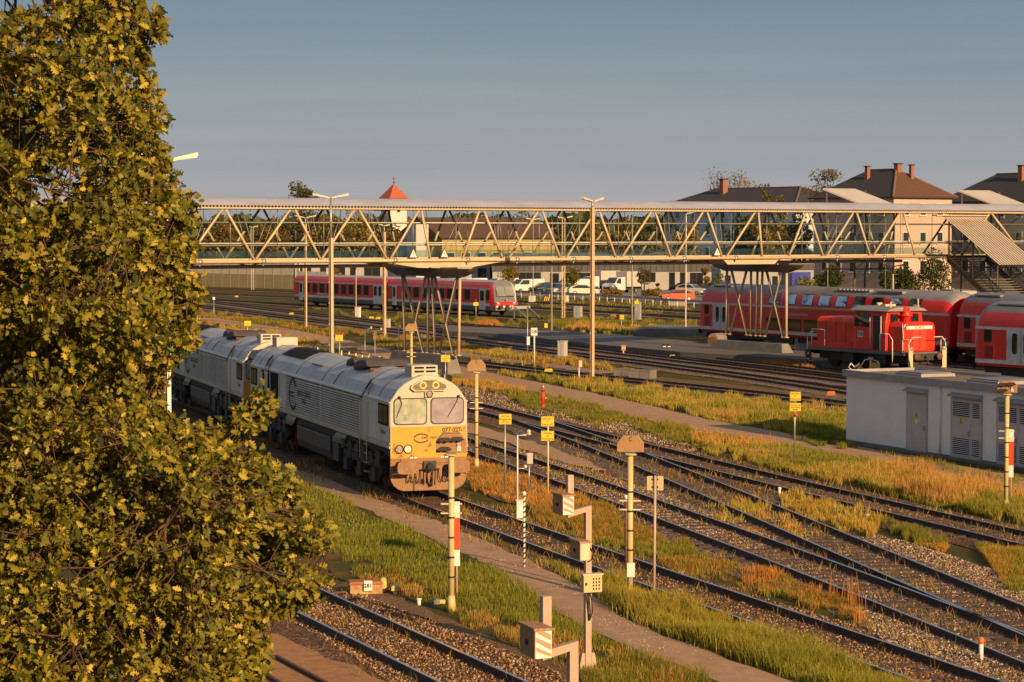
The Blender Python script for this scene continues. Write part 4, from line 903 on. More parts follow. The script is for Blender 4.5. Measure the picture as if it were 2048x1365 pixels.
# local: x along the visible wall towards the viewer, y to the right/back (hn), z up; the visible wall is y = 0
plaster = mat('white_plaster', (.82,.81,.79), .8, c2=(.72,.70,.67), sc=1.1, bump=.15, bsc=30, thr=(.4,.75))
hfas = mat('grey_fascia', (.33,.32,.32), .5, c2=(.27,.26,.26), sc=2)
hdoor = mat('grey_steel_door', (.46,.44,.44), .45, c2=(.27,.25,.25), sc=2)
HL, HWd = 19.0, 3.3
m = M(); m.box(0, HL, .0, HWd, .0, 2.72); m.obj('wall', plaster, hut, bevel=.01)
m = M(); m.box(-.01, HL+.01, -.015, HWd+.01, -.1, .12); m.obj('base', conc, hut)
m = M(); m.box(-.12, HL+.12, -.12, -.04, 2.70, 2.97); m.box(-.12, HL+.12, HWd+.04, HWd+.12, 2.70, 2.97); m.box(-.12, -.04, -.04, HWd+.04, 2.70, 2.97); m.box(HL+.04, HL+.12, -.04, HWd+.04, 2.70, 2.97); fs = m.obj('fascia', hfas, hut)
m = M(); m.box(-.04, HL+.04, -.04, HWd+.04, 2.725, 2.86); m.obj('roof', stones('roof_gravel', [(.16,.12,.08), (.3,.23,.16), (.1,.07,.05)], 12, big=(.2,.15,.1)), hut)
for x0, x1, y0, y1 in ((2.5, 4.3, .7, 2.3), (7.3, 9.3, .7, 2.5)):
    m = M(); m.box(x0, x1, y0, y1, 2.87, 3.0); o = m.obj('skylight', hfas, hut, bevel=.02); m = M(); m.box(x0+.1, x1-.1, y0+.1, y1-.1, 3.002, 3.05); m.obj('skylight_cover', mat('skylight_brown', (.18,.15,.14), .4), o, bevel=.02)
def hx(px): return on_line(hc, hd, px)
def hutdoor(p0, p1, kind, split=None):
    x0, x1 = hx(p0), hx(p1); zt = 2.28
    m = M(); m.box(x0-.07, x1+.07, -.03, .0, .06, zt+.07); fr = m.obj('door', hdoor, hut)
    leaves = [(x0, x1)] if split is None else [(x0, hx(split)-.01), (hx(split)+.01, x1)]
    for i, (l0, l1) in enumerate(leaves):
        m = M(); m.box(l0, l1, -.045, -.028, .1, zt); lf = m.obj('door_leaf', mat('door_leaf_grey', (.50,.475,.48), .42, c2=(.44,.42,.425), sc=3), fr)
        if kind == 'louvre':
            for z0, z1, nn in ((.18, .82, 9), (1.62, 2.18, 8)):
                m = M(); m.box(l0+.09, l1-.09, -.048, -.044, z0, z1); lv = m.obj('louvre', dark, lf); m = M()
                for k in range(nn): z = z0+(z1-z0)*(k+.3)/nn; m.prism([(-.05, z), (-.068, z-.012), (-.068, z-.004), (-.05, z+.012)], l0+.09, l1-.09, 'x')
                m.obj('louvre_blades', mat('louvre_grey', (.55,.53,.53), .4), lv)
    l0, l1 = leaves[0]
    m = M(); m.prism([((l0+l1)/2-.11, 1.36), ((l0+l1)/2+.11, 1.36), ((l0+l1)/2+.11, 1.44), ((l0+l1)/2, 1.62), ((l0+l1)/2-.11, 1.44)], -.052, -.046, 'y'); w_ = m.obj('warning_sign', mat('warning_orange', (.75,.30,.02), .5), fr)
    m = M(); m.prism([((l0+l1)/2+.02, 1.54), ((l0+l1)/2-.03, 1.46), ((l0+l1)/2+.0, 1.46), ((l0+l1)/2-.02, 1.40), ((l0+l1)/2+.03, 1.48), ((l0+l1)/2, 1.48)], -.055, -.052, 'y'); m.obj('warning_symbol', blk, w_)
    hx_ = l1-.1
    m = M(); m.box(hx_-.03, hx_+.03, -.06, -.045, .92, 1.12); m.path([(hx_, -.06, 1.08), (hx_, -.1, 1.08), (hx_-.1, -.1, 1.08)], .012); m.tube((hx_, -.06, .97), (hx_, -.1, .97), .03); m.obj('door_handle', steel, fr)
    m = M(); m.prism([(-.02, 2.44), (-.24, 2.38), (-.24, 2.42), (-.02, 2.52)], x0-.05, x1+.1, 'x'); m.obj('canopy', hfas, fr)
    return fr
d1 = hutdoor(1818, 1856, 'plain')
xc = (hx(1818)+hx(1856))/2; m = M(); m.box(xc-.09, xc+.09, -.052, -.046, 1.14, 1.32); nt_ = m.obj('notice', white, d1)
hutdoor(1907, 1966, 'louvre', 1946); hutdoor(1999, 2070, 'louvre', 2041); hutdoor(2115, 2190, 'louvre', 2163)
m = M(); xd = hx(1885); m.tube((xd, -.06, .12), (xd, -.06, 2.75), .03); m.obj('downpipe', white, hut)


# ================================================================ posts, signals and signs
def rz_view(p): return math.atan2(-p.x, p.y)     # local x to the viewer's right, local -y towards the camera
def post_thing(name, label, cat, px, py, ang=None, group=None, z=0.):
    p = G(px, py, z); return thing(name, label, cat, (p.x, p.y, z), rz_view(p) if ang is None else ang, group), 4600/p.y
sboxm = mat('signal_box_brown', (.36,.20,.08), .5, c2=(.28,.15,.06), sc=4); sboxs = mat('signal_box_side', (.07,.065,.065), .5)
def signal(label, px, py, ty, bw, facing, ang, board=None, red=False):
    """low shunting signal on a post: face octagon at the top"""
    t, k = post_thing('shunting_signal', label, 'railway signal', px, py, ang, 'shunting signals on cream posts'); h = (py-ty)/k
    m = M(); m.tube((0,0,0), (0,0,h), .068, n=12); m.tube((0,0,0), (0,0,.35), .11, .08, n=10); m.tube((0,0,h-.03), (0,0,h), .15, n=12); pole = m.obj('post', mat('signal_post_cream', (.58,.46,.20), .5, c2=(.48,.38,.17), sc=5), t)
    m = M()
    for z in np.arange(.3, h-.6, .45): m.tube((0,0,z), (0,0,z+.04), .076, n=12)
    m.tube((.07,.02,.2), (.07,.02,h-1.2), .018); m.obj('cable_clamp', dark, pole)
    m = M(); m.box(-.24, .24, -.02, .06, h*.68, h*.68+.03); m.box(-.24, .24, -.02, .06, h*.62, h*.62+.03); m.obj('step_bar', cream, pole)
    w, hh, z0 = bw/2, .62*bw, h+.05
    o8 = [(-w, z0), (w, z0), (w, z0+hh*.55), (w*.55, z0+hh), (-w*.55, z0+hh), (-w, z0+hh*.55)]
    m = M(); m.prism(o8, -.17, .17, 'y'); m.v and None; bx = m.obj('signal_box', sboxm, t, bevel=.012)
    m = M(); m.box(-.12, .12, -.1, .1, h-.0, z0); m.obj('bracket', steel, t)
    if facing:     # the lamp side shows
        m = M()
        for cx, cz in ((-.45*w, .68), (.35*w, .72), (-.45*w, .2)):
            m.prism([(cx-.17, z0+hh*cz-.01), (cx-.05, z0+hh*cz-.05), (cx, z0+hh*cz-.02), (cx+.05, z0+hh*cz-.05), (cx+.17, z0+hh*cz-.01), (cx+.1, z0+hh*cz+.05), (cx-.08, z0+hh*cz+.05)], -.3, -.175, 'y')
        m.obj('lamp_hood', dark, bx)
        m = M(); m.box(.38*w, .62*w, -.19, -.175, z0+.1*hh, z0+.5*hh); pl = m.obj('number_plate', white, bx); text('470\nI', .085, (.5*w, -.194, z0+.3*hh), (pi/2, 0, 0), blk, pl)
    else:
        text('C', .15, (0, -.176, z0+hh*.78), (pi/2, 0, 0), blk, bx, 'stencilled_mark', .7)
        m = M(); m.tube((-w*.75, -.18, z0+hh*.6), (-w*.75, -.17, z0+hh*.6), .02); m.tube((w*.72, -.18, z0+hh*.66), (w*.72, -.17, z0+hh*.66), .02); m.box(-w+.02, w-.02, -.178, -.172, z0+.02, z0+.035); m.obj('fastener', steel, bx)
    if board:
        x0, b0_, b1_ = board; m = M(); q = (b1_-b0_)/4
        m.box(x0-.07, x0+.07, -.012, .0, b0_, b1_); bb = m.obj('mast_board', white, t)
        m = M(); m.box(x0-.07, x0+.07, -.02, .0, b0_+q+.002, b1_-q-.002); m.obj('red_section', mat('board_red', (.75,.06,.015), .45), bb)
        m = M(); m.tube((x0, .02, b0_-.6), (x0, .02, b1_), .02); m.obj('support', cream, bb)
    return t
signal('brown shunting signal with black lamp hoods and plate 470 in front of the yellow cab', 903, 1222, 906, .70, True, None, (.12, 1.02, 2.48))
signal('brown shunting signal seen from behind, its wide box stencilled with a C', 1260, 1205, 905, .62, False, None)
signal('brown shunting signal seen from behind, just right of the white locomotive roof', 953, 937, 744, .66, False, None)
signal('brown shunting signal seen from behind, between locomotive roof and bridge pier', 823, 795, 664, .62, False, None)
signal('brown shunting signal with lamp hoods in front of the louvred hut doors', 2012, 1023, 787, .60, True, None, (.14, 1.05, 2.52))
# thin tube and small white box on the second signal
t, k = post_thing('cable_tube', 'thin brown tube with a white cap beside the signal stencilled C', 'cable tube', 1252, 1150)
m = M(); m.tube((0,0,0), (0,0,1.9), .04); m.obj('tube', rust, t); m = M(); m.tube((0,0,1.9), (0,0,2.0), .055); m.obj('cap', white, t)
t, k = post_thing('junction_box', 'small white box strapped low on the post of the signal stencilled C', 'junction box', 1261, 1206); t.location.y -= .12
m = M(); m.box(-.09, .09, -.06, .0, .62, .95); m.obj('housing', white, t, bevel=.01); m = M(); m.box(-.04, .04, -.05, -.01, .52, .62); m.obj('connector', steel, t)

def yellow_sign(label, px, py, boards, top=None, postm=None, texts=(), w_=None, knob=False):
    t, k = post_thing('yellow_sign', label, 'sign', px, py, group='yellow signs on thin posts'); top = top or boards[0][1]
    h = (py-top)/k; m = M(); m.tube((0,0,0), (0,0,h), .03, n=8); m.obj('post', postm or steel, t)
    for i, (x0, y0, x1, y1) in enumerate(boards):
        a, b_, c_, d_2 = (x0-px)/k, (x1-px)/k, (py-y1)/k, (py-y0)/k
        m = M(); m.box(a, b_, -.045, -.035, c_, d_2); bo = m.obj('board', yel, t, bevel=.004)
        m = M(); e = .012
        for z in (c_+e, d_2-e): m.box(a+e, b_-e, -.047, -.044, z-.004, z+.004)
        for x in (a+e, b_-e): m.box(x-.004, x+.004, -.047, -.044, c_+e, d_2-e)
        m.obj('border', mat('sign_border', (.35,.26,.05), .5), bo)
        if i < len(texts): n = texts[i].count('\n')+1; text(texts[i], (d_2-c_)*.30, ((a+b_)/2, -.05, (c_+d_2)/2), (pi/2, 0, 0), blk, bo, 'lettering', .82)
    if knob: m = M(); m.ball((.03, -.06, (py-829)/k), .075); m.obj('red_bell', redp, t)
    return t
yellow_sign('yellow sign on a grey post, first one right of the locomotive', 1010, 990, [(998,827,1023,848)], texts=['Lok 2xx\nRangierhalt\n633 Hz'])
yellow_sign('two stacked yellow signs on one pole in the orange grass, lower one reading Achtung', 1096, 992, [(1082,832,1108,852), (1082,861,1108,881)], postm=cream, texts=['Tank Halt 2\nVT\nKasten 633', 'Achtung\nauf\nEntsorgung'])
yellow_sign('two stacked yellow signs with a red bell below them, left of the hut', 1589, 925, [(1579,783,1601,801), (1579,806,1601,822)], texts=['Tank Halt 2\nVT\nKasten 633', 'Achtung auf\nEntsorgung\nWasser'], knob=True)
yellow_sign('yellow sign above the white locomotive roof, in front of the concrete plinth', 891, 790, [(882,710,900,724)], 704, texts=['Lok 2xx\nRangierhalt\n633 Hz'])
yellow_sign('yellow sign right beside the tall mast with the V-shaped lamp', 679, 742, [(671,670,686,682)], 666, texts=['Lok 2xx\nHalt\n633'])
yellow_sign('plain orange-yellow sign left of the bridge pier', 797, 718, [(789,645,802,654)], 644)
yellow_sign('yellow sign left of the tall mast, above the rear locomotive', 495, 690, [(489,642,502,652)], 640, texts=['Halt\nTank\n633'])
yellow_sign('yellow sign in front of the cab of the red diesel train', 952, 653, [(947,605,957,612)], 599, texts=['4'])
yellow_sign('small orange sign in the grass with two stacked plates, left of the double-deck coach', 1243, 671, [(1239,630,1248,634), (1239,635,1248,639)], 630)
yellow_sign('orange square sign beside a grey cabinet, between guard rail and tracks', 1273, 648, [(1269,602,1278,608)], 598)
t, k = post_thing('short_pole', 'thin grey pole with a small cap at the left edge of the far grass', 'pole', 428, 656); m = M(); m.tube((0,0,0), (0,0,2.6), .03); m.obj('post', steel, t); m = M(); m.box(-.1,.1,-.06,.06,2.5,2.75); m.obj('cap', white, t)

# sign seen from behind
t, k = post_thing('double_sign_back', 'pair of beige metal plates seen from behind on a tall thin pole', 'sign', 1308, 1208)
m = M(); m.tube((0,0,0), (.02,0,(1208-949)/k), .032, n=10); m.obj('post', mat('pinkish_pole', (.42,.32,.26), .5), t)
for a, b_ in ((-.17, -.02), (.06, .21)): m = M(); m.prism(rrect(a, b_, 2.62, 2.95, .03), .03, .045, 'y'); m.obj('plate', mat('plate_back', (.52,.38,.18), .5), t)
m = M(); m.box(-.05, .09, .0, .03, 2.68, 2.72); m.box(-.05, .09, .0, .03, 2.86, 2.9); m.obj('clamp', dark, t)

# kinked posts with boxes
woodm = mat('kinked_post_tan', (.46,.34,.25), .7, c2=(.38,.27,.19), sc=8, bump=.2, bsc=60)
boxm = mat('cabinet_brown', (.40,.22,.09), .6, c2=(.24,.13,.055), sc=5, stretch=(6,6,1))
boxc = mat('cabinet_cream', (.60,.52,.36), .5, c2=(.52,.44,.28), sc=4)
def kinked(label, base, boxes, extra=False):
    """square post that jogs sideways; local x to the viewer's right"""
    t = thing('kinked_post', label, 'post', (base.x, base.y, 0), rz_view(base)+R(22), group='square kinked posts carrying small boxes'); w = .062
    m = M(); m.box(-w, w, -w, w, -.1, 3.18); m.obj('lower_post', woodm, t, bevel=.006)
    m = M(); m.prism([(-.44, 3.10), (w, 3.21), (w, 3.10-.02), (-w, 3.08), (-.44, 2.98)], -w*.98, w*.98, 'y'); m.obj('cross_arm', woodm, t, bevel=.006)
    m = M(); m.box(-.44, -.44+2*w, -w, w, 3.03, 3.82); m.obj('upper_post', woodm, t, bevel=.006)
    def cab(x0, x1, y0, y1, z0, z1, stripes):
        m = M(); m.box(x0, x1, y0, y1, z0, z1); c = m.obj('box', [boxm], t, bevel=.008)
        m = M(); m.prism([(x0-.02, z1+.0), (x1+.02, z1+.0), (x1+.02, z1+.025), (x0-.02, z1+.035)], y0-.03, y1+.02, 'y'); m.obj('lid', boxm, c)
        m = M(); m.box(x0+.01, x1-.01, y0-.008, y0-.001, z0+.01, z1-.01); fp = m.obj('front_plate', boxc if not stripes else white, c)
        m = M(); m.box(x0-.02, x0, (y0+y1)/2-.03, (y0+y1)/2+.03, (z0+z1)/2-.03, (z0+z1)/2+.03); m.obj('lock', dark, c)
        m = M(); m.box(x1, x1+.14, y1-.1, y1-.04, (z0+z1)/2-.03, (z0+z1)/2+.03); m.obj('bracket', steel, c)
        if stripes:
            m = M(); hh = z1-z0
            for k_ in range(3): z = z0+.03+k_*hh/3.0; m.prism([(x0+.02, z+.07), (x1-.02, z-.04 if k_ else z), (x1-.02, z+.035), (x0+.02, z+.13)], y0-.012, y0-.009, 'y')
            m.obj('stripe', mat('stripe_tan', (.36,.25,.15), .6), fp)
        return c
    cab(-.74, -.50, -.54, -.0, 3.10, 3.47, True)
    cab(-.38, -.17, -.54, -.0, 2.2, 2.55, False)
    m = M(); m.path([(.0, -.07, 2.4), (.08, -.1, 2.3), (.06, -.09, 2.15), (-.03, -.07, 2.1)], .012); m.obj('cable', dark, t)
    if extra:
        c = M(); c.box(-.17, .22, -.22, -.08, 1.52, 1.86); bb = c.obj('key_box', mat('key_box_cream', (.52,.44,.22), .5, c2=(.46,.38,.18), sc=5), t, bevel=.008)
        c = M(); c.box(-.19, .24, -.24, -.07, 1.86, 1.885); c.obj('lid', boxc, bb)
        c = M()
        for i in range(4):
            for j in range(3): c.box(.02+j*.06, .05+j*.06, -.226, -.221, 1.57+i*.065, 1.61+i*.065)
        c.box(-.14, -.10, -.23, -.221, 1.66, 1.72); c.obj('key_slots', dark, bb)
        c = M(); c.path([(0, -.09, 1.52), (.03, -.14, 1.35), (.05, -.12, 1.1), (.0, -.1, .95), (-.02, -.1, 1.2), (-.05, -.12, 1.5)], .014); c.obj('cable', dark, t)
    for a in (-1, 1): m = M(); m.prism([(a*.07, -.05), (a*.2, -.05), (a*.13, .3), (a*.07, .3)], -.05, .05, 'y'); m.obj('foot', woodm, t)
    return t
kinked('tan kinked post with three boxes, its cream key box at half height', G(1175, 1336), 3, True)
pz2 = Vector((153/153.5-.17, 29.9, 0)); pz2.x = (1146-1024)/4600*29.9
kinked('nearest tan kinked post, cut off by the bottom edge, with a striped box', pz2, 2)

# slender lamp posts with side arms
def armlamp(label, px, py, ty, arm, low=None, striped=False, cabinet=None):
    t, k = post_thing('slender_lamp_post', label, 'lamp post', px, py, group='slender posts with a small lamp on an arm'); h = (py-ty)/k
    m = M(); m.tube((0,0,0), (0,0,h), .022); m.tube((0,0,h-.02), (arm,0,h+.01), .016); m.obj('post', white if striped else steel, t)
    m = M(); m.tube((arm,0,h), (arm,0,h+.05), .06, .075, n=12); m.ball((arm,0,h+.1), .065); m.obj('lamp', cream, t)
    if low:
        m = M(); m.tube((0,0,low), (arm*.7,0,low+.01), .014); m.ball((arm*.7,0,low+.06), .06); m.obj('lower_lamp', cream, t)
    return t
armlamp('slender white post with an arm lamp rising above the striped pole', 1035, 1046, 869, .33, 1.6, True)
armlamp('slender grey post with two small lamps behind the guard rail, left one', 730, 742, 658, .38, .9)
armlamp('slender grey post with two small lamps behind the guard rail, right one', 750, 746, 661, .38, .9)
t, k = post_thing('white_cabinet', 'small white cabinet behind the black and white striped pole', 'cabinet', 1040, 1046); m = M(); m.box(-.1,.1,-.08,.08,.14,.66); m.obj('housing', white, t, bevel=.01); m = M(); m.box(-.13,.13,-.1,.1,.66,.69); m.obj('lid', cream, t); m = M(); m.tube((-.08,0,0),(-.08,0,.14),.02); m.tube((.08,0,0),(.08,0,.14),.02); m.obj('leg', steel, t)
t, k = post_thing('striped_pole', 'thin black and white spiral striped pole with a round cap at the path edge', 'pole', 1048.5, 1135); h = (1135-989)/k
m = M(); m.tube((0,0,0), (0,0,h), .03, n=10); m.obj('post', white, t); m = M()
for i in range(14):
    z = .1+i*h/14; n = 10
    for j in range(n//2+1): a0, a1 = 2*pi*j/n, 2*pi*(j+1)/n; z0, z1 = z+j*.012, z+(j+1)*.012; r_ = .0315; m.quad((r_*math.cos(a0), r_*math.sin(a0), z0), (r_*math.cos(a1), r_*math.sin(a1), z1), (r_*math.cos(a1), r_*math.sin(a1), z1+.05), (r_*math.cos(a0), r_*math.sin(a0), z0+.05)); a0 += pi; a1 += pi; m.quad((r_*math.cos(a0), r_*math.sin(a0), z0-.06), (r_*math.cos(a1), r_*math.sin(a1), z1-.06), (r_*math.cos(a1), r_*math.sin(a1), z1-.01), (r_*math.cos(a0), r_*math.sin(a0), z0-.01))
m.obj('stripes', blk, t); m = M(); m.ball((0,0,h+.04), .055); m.obj('cap', white, t)
t, k = post_thing('telephone_box', 'grey box on a leaning metal post in the orange weeds', 'junction box', 1057, 989); m = M(); m.tube((0,0,0), (.03,0,1.1), .03); m.obj('post', steel, t); m = M(); m.box(-.05,.14,-.1,.02,1.0,1.36); m.obj('housing', mat('box_grey', (.45,.42,.38), .5), t, bevel=.01)
m = M(); m.path([(.1,-.02,1.3), (.25,-.02,1.1), (.27,0,.6), (.3,0,.1)], .008); m.path([(-.05,-.02,1.2), (-.2,-.02,1.25), (-.25,0,.9), (-.22,0,.1)], .008); m.obj('cable', dark, t)
# OB sign, cabinets, small things along the tracks
t, k = post_thing('letter_sign', 'white square sign with two black letters on a white post before the platform', 'sign', 1068.5, 727); h = (727-656)/k
m = M(); m.tube((0,0,0), (0,0,h-.1), .05); m.obj('post', white, t); m = M(); m.box(-.22,.2,-.07,-.05,h-.5,h); o = m.obj('board', white, t); text('OB', .26, (-.01,-.075,h-.25), (pi/2,0,0), blk, o, bold=.006)
t, k = post_thing('mast', 'thin mast with a white box half way up, left of the white letter sign', 'pole', 1055, 729); m = M(); m.tube((0,0,0),(0,0,3.6),.035); m.obj('post', steel, t); m = M(); m.box(-.05,.15,-.1,.05,1.25,1.8); m.obj('housing', white, t, bevel=.01)
def cabinet(label, px, py, w, h, z0=0., m_=None, d=.35, name='cabinet', cat='cabinet', grp='trackside cabinets', ang=None):
    t, k = post_thing(name, label, cat, px, py, ang=ang if ang is not None else R(-28), group=grp); b = M(); b.box(-w/2, w/2, -d/2, d/2, z0, z0+h); b.obj('housing', m_ or white, t, bevel=.01)
    b = M(); b.box(-w/2-.03, w/2+.03, -d/2-.03, d/2+.03, z0+h, z0+h+.04); b.obj('lid', m_ or white, t)
    if z0: b = M(); b.box(-w/2+.06, w/2-.06, -d/2+.05, d/2-.05, 0, z0); b.obj('base', conc, t)
    b = M(); b.box(-.008, .008, -d/2-.006, -d/2, z0+.05, z0+h-.05); b.obj('door_seam', blk, t); return t
wcab = mat('cabinet_white_grey', (.48,.46,.42), .5, c2=(.42,.4,.36), sc=3)
cabinet('tall white cabinet on a concrete base beside the track, left of the tall brown mast', 1125, 722, .5, 1.0, .3, wcab, .5)
cabinet('grey metal cabinet between the far tracks, left of the tall brown mast', 1156, 637, .75, 1.15, 0, mat('cabinet_mid_grey', (.33,.34,.33), .5), .5)
cabinet('white cabinet at the foot of a thin mast beside the guard rail', 1064, 606, .75, .8, 0, white)
cabinet('white cabinet next to the striped buffer disc behind the far tracks', 1133, 605, .4, .8, 0, white)
cabinet('grey cabinet behind the orange square sign', 1276, 640, .6, 1.7, 0, mat('cabinet_mid_grey', (.33,.34,.33), .5))
cabinet('white cabinet right behind the rusty lattice mast left of the bridge pier', 774, 656, .55, .75, 0, wcab)
cabinet('white cabinet with a round white lamp in front of the red diesel train', 716, 635, .5, 1.0, 0, white)
cabinet('low white distribution box near the red car, behind the guard rail', 1355, 612, 1.9, .45, 0, wcab)
cabinet('tall white cabinet at the rear handrails of the red shunter', 1604, 707, .9, 1.25, 0, wcab, .6)
cabinet('dark concrete box beside the track behind the yellow grass, left part of the trough', 1285, 757, 1.4, .45, 0, conc, .9, 'concrete_box', 'concrete box', None)
cabinet('open concrete trough lying beside the track, right of the tall brown mast', 1247, 752, 1.1, .4, 0, conc, .5, 'concrete_box', 'concrete box', None)
t, k = post_thing('box_on_post', 'small rusty and white box on a short white post left of the tall brown mast', 'junction box', 1158, 760); m = M(); m.tube((0,0,0),(0,0,.75),.04); m.obj('post', white, t); m = M(); m.box(-.24,-.02,-.15,.1,.72,1.15); m.obj('side', rust, t); m = M(); m.box(-.015,.17,-.12,.08,.74,1.12); m.obj('housing', cream, t, bevel=.01)
def block(label, px, py, w, h, m_, d=.3, name='marker_block', cat='marker', grp='small yellow markers on the track bed'):
    t, k = post_thing(name, label, cat, px, py, group=grp, ang=R(-20)); b = M(); b.prism([(-w/2,0),(w/2,0),(w/2,h*.7),(w/2-.06,h),(-w/2+.06,h),(-w/2,h*.7)], -d/2, d/2, 'y'); b.obj('cover', m_, t, bevel=.01); b = M(); b.box(-w/2-.06, w/2+.06, -d/2-.05, d/2+.05, -.02, .05); b.obj('base', conc, t); return t
block('yellow track magnet below the tall white cabinet', 1097, 745, .42, .22, yel)
block('orange box beside the track just left of the hut roof', 1662, 792, .38, .24, mat('box_orange', (.55,.17,.03), .55))
block('yellow block on the track near the concrete platform ramp', 1345, 716, .32, .2, yel)
block('pair of yellow blocks in front of the red diesel train, left block', 743, 638, .4, .22, yel); block('pair of yellow blocks in front of the red diesel train, right block', 756, 639, .4, .22, yel)
block('small yellow block at the far left between the tracks', 583, 630, .35, .22, yel); block('small yellow block beside the far left rails', 473, 595, .35, .22, yel)
block('orange block lying in the green strip left of the small orange sign', 1227, 634, .45, .25, mat('box_orange', (.55,.17,.03), .55))
t, k = post_thing('yellow_derailer', 'yellow derailer levers at the start of the platform track', 'derailer', 1257, 674); m = M(); m.obox((-.25,0,0),(-.2,0,.5),.07,.07); m.obox((.05,0,0),(.15,0,.5),.07,.07); m.box(-.05,.35,-.15,.15,0,.14); m.obj('lever', yel, t); m = M(); m.ball((-.2,0,.55),.07); m.ball((.15,0,.55),.07); m.obj('weight', white, t)
t, k = post_thing('black_yellow_post', 'short black and yellow post in front of the low platform', 'post', 1092, 664); m = M(); m.box(-.13,.13,-.08,.08,0,.35); m.box(-.13,.13,-.08,.08,.72,1.0); m.obj('black_band', blk, t); m = M(); m.box(-.13,.13,-.08,.08,.352,.718); m.obj('yellow_band', yel, t)
t, k = post_thing('dwarf_signal', 'orange dwarf signal with white lights on the near side of the dark platform', 'railway signal', 1247, 708); m = M(); m.box(-.04,.04,-.04,.04,0,.25); m.obj('post', cream, t); m = M(); m.box(-.16,.16,-.08,.08,.22,.62); hb = m.obj('housing', mat('housing_orange_brown', (.4,.2,.08), .5), t, bevel=.02)
for x in (-.07,.07): m = M(); m.lathe((x,-.09,.42),[(.001,-.02),(.05,0)],10,axis='y'); m.obj('light', white, hb)
t, k = post_thing('round_dwarf_signal', 'two round black and white discs standing beside the platform end', 'railway signal', 1333, 706); m = M(); m.tube((0,0,0),(0,0,.3),.04); m.obj('post', steel, t)
for x in (-.15,.18): m = M(); m.lathe((x,0,.45),[(.001,-.06),(.16,-.05),(.17,.05)],16,axis='y',mi=0); m.box(x-.1,x+.1,-.075,-.065,.42,.48,mi=1); m.obj('disc', [blk, white], t)
t, k = post_thing('striped_disc', 'round black and yellow striped buffer disc behind the far tracks', 'marker', 1093, 606); m = M(); m.prism([(.45*math.cos(2*pi*i/20), .5+.45*math.sin(2*pi*i/20)) for i in range(20)], -.05, .05, 'y'); o = m.obj('disc', blk, t); m = M()
for x in (-.32,-.08,.16): m.prism([(x,.25),(x+.1,.25),(x+.24,.75),(x+.14,.75)], -.06, -.051, 'y')
m.obj('stripe', yel, o)
# hydrant
t, k = post_thing('hydrant', 'red fire hydrant with a silver cap standing in the weeds beside the path', 'hydrant', 1086, 814); m = M(); m.tube((0,0,0),(0,0,.92),.075,n=16); m.tube((0,0,0),(0,0,.12),.11,.08,n=16); m.obj('column', redp, t)
m = M(); m.lathe((0,0,.92),[(.075,0),(.095,.02),(.095,.08),(.05,.14),(.03,.2),(.001,.21)],14); m.obj('cap', steel, t)
m = M(); m.tube((.05,-.02,.42),(.17,-.03,.42),.05,n=12); m.tube((.17,-.03,.42),(.2,-.03,.42),.065,n=12); m.obj('outlet', steel, t); m = M(); m.tube((0,0,.75),(0,0,.85),.085,n=16); m.obj('collar', rust, t)
# marker posts
def marker(label, px, py, h, cap):
    t, k = post_thing('marker_post', label, 'marker post', px, py, group='short white fouling marker posts'); m = M(); m.tube((0,0,0),(0,0,h*.75),.045,.045,n=12); m.obj('post', white, t); m = M(); m.lathe((0,0,h*.75),[(.05,0),(.062,.02),(.062,h*.2),(.04,h*.27),(.001,h*.29)],14); m.obj('cap', cap, t)
marker('white marker post with an orange-red side on the pebbles at the right', 1962, 1323, .47, mat('marker_orange', (.75,.14,.03), .5)); marker('white marker post beside the diverging track, next to dry yellow plants', 1559, 991, .26, white)
marker('small white mushroom-shaped marker beside the nearest track', 838, 1211, .16, white); marker('small white marker cap in the dry yellow plants between tracks', 1735, 1038, .14, white)
# switch machine with its number plate
p = G(732, 1186); an = math.atan2(-(TR['T1'][10]-TR['T1'][20]).y, -(TR['T1'][10]-TR['T1'][20]).x)
t = thing('switch_machine', 'rusty switch machine with the white number plate 281 beside the nearest track', 'switch machine', (p.x, p.y, 0), rz_view(p)+R(8))
m = M(); m.box(-.42,.36,-.28,.1,.0,.24); m.obj('housing', mat('switch_rusty_cream', (.45,.33,.14), .6, c2=(.25,.1,.03), sc=5), t, bevel=.02)
m = M(); m.prism([(-.46,.24),(.38,.24),(.34,.31),(-.42,.31)], -.32, .14, 'y'); m.obj('lid', mat('switch_lid_rust', (.38,.13,.04), .7, c2=(.28,.09,.03), sc=6), t, bevel=.015)
m = M(); m.box(-.1,.1,-.36,-.345,.1,.34); o = m.obj('number_plate', white, t, bevel=.006); text('281', .13, (0,-.364,.22), (pi/2,0,0), blk, o, bold=.004)
m = M(); m.lathe((.42,-.05,.1),[(.1,0),(.13,.05),(.12,.2),(.05,.26),(.001,.27)],12); m.obj('yellow_cap', mat('cap_yellow', (.62,.45,.10), .5, c2=(.5,.38,.15), sc=10), t)
m = M(); m.obox((-.5,-.1,.06),(-1.3,-.35,.04),.08,.04); m.obox((.4,-.15,.06),(1.0,-.3,.04),.06,.04); m.obj('drive_rod', rust, t)
t, k = post_thing('switch_lantern', 'small yellow-topped switch lantern on a stub beside the 281 plate', 'lantern', 791, 1190); m = M(); m.tube((0,0,0),(0,0,.12),.05); m.obj('stub', white, t); m = M(); m.box(-.1,.1,-.09,.09,.1,.17); m.prism([(-.11,.17),(.11,.17),(.07,.23),(-.07,.23)], -.1,.1,'y'); m.obj('hood', mat('cap_yellow', (.62,.45,.10), .5), t, bevel=.01)
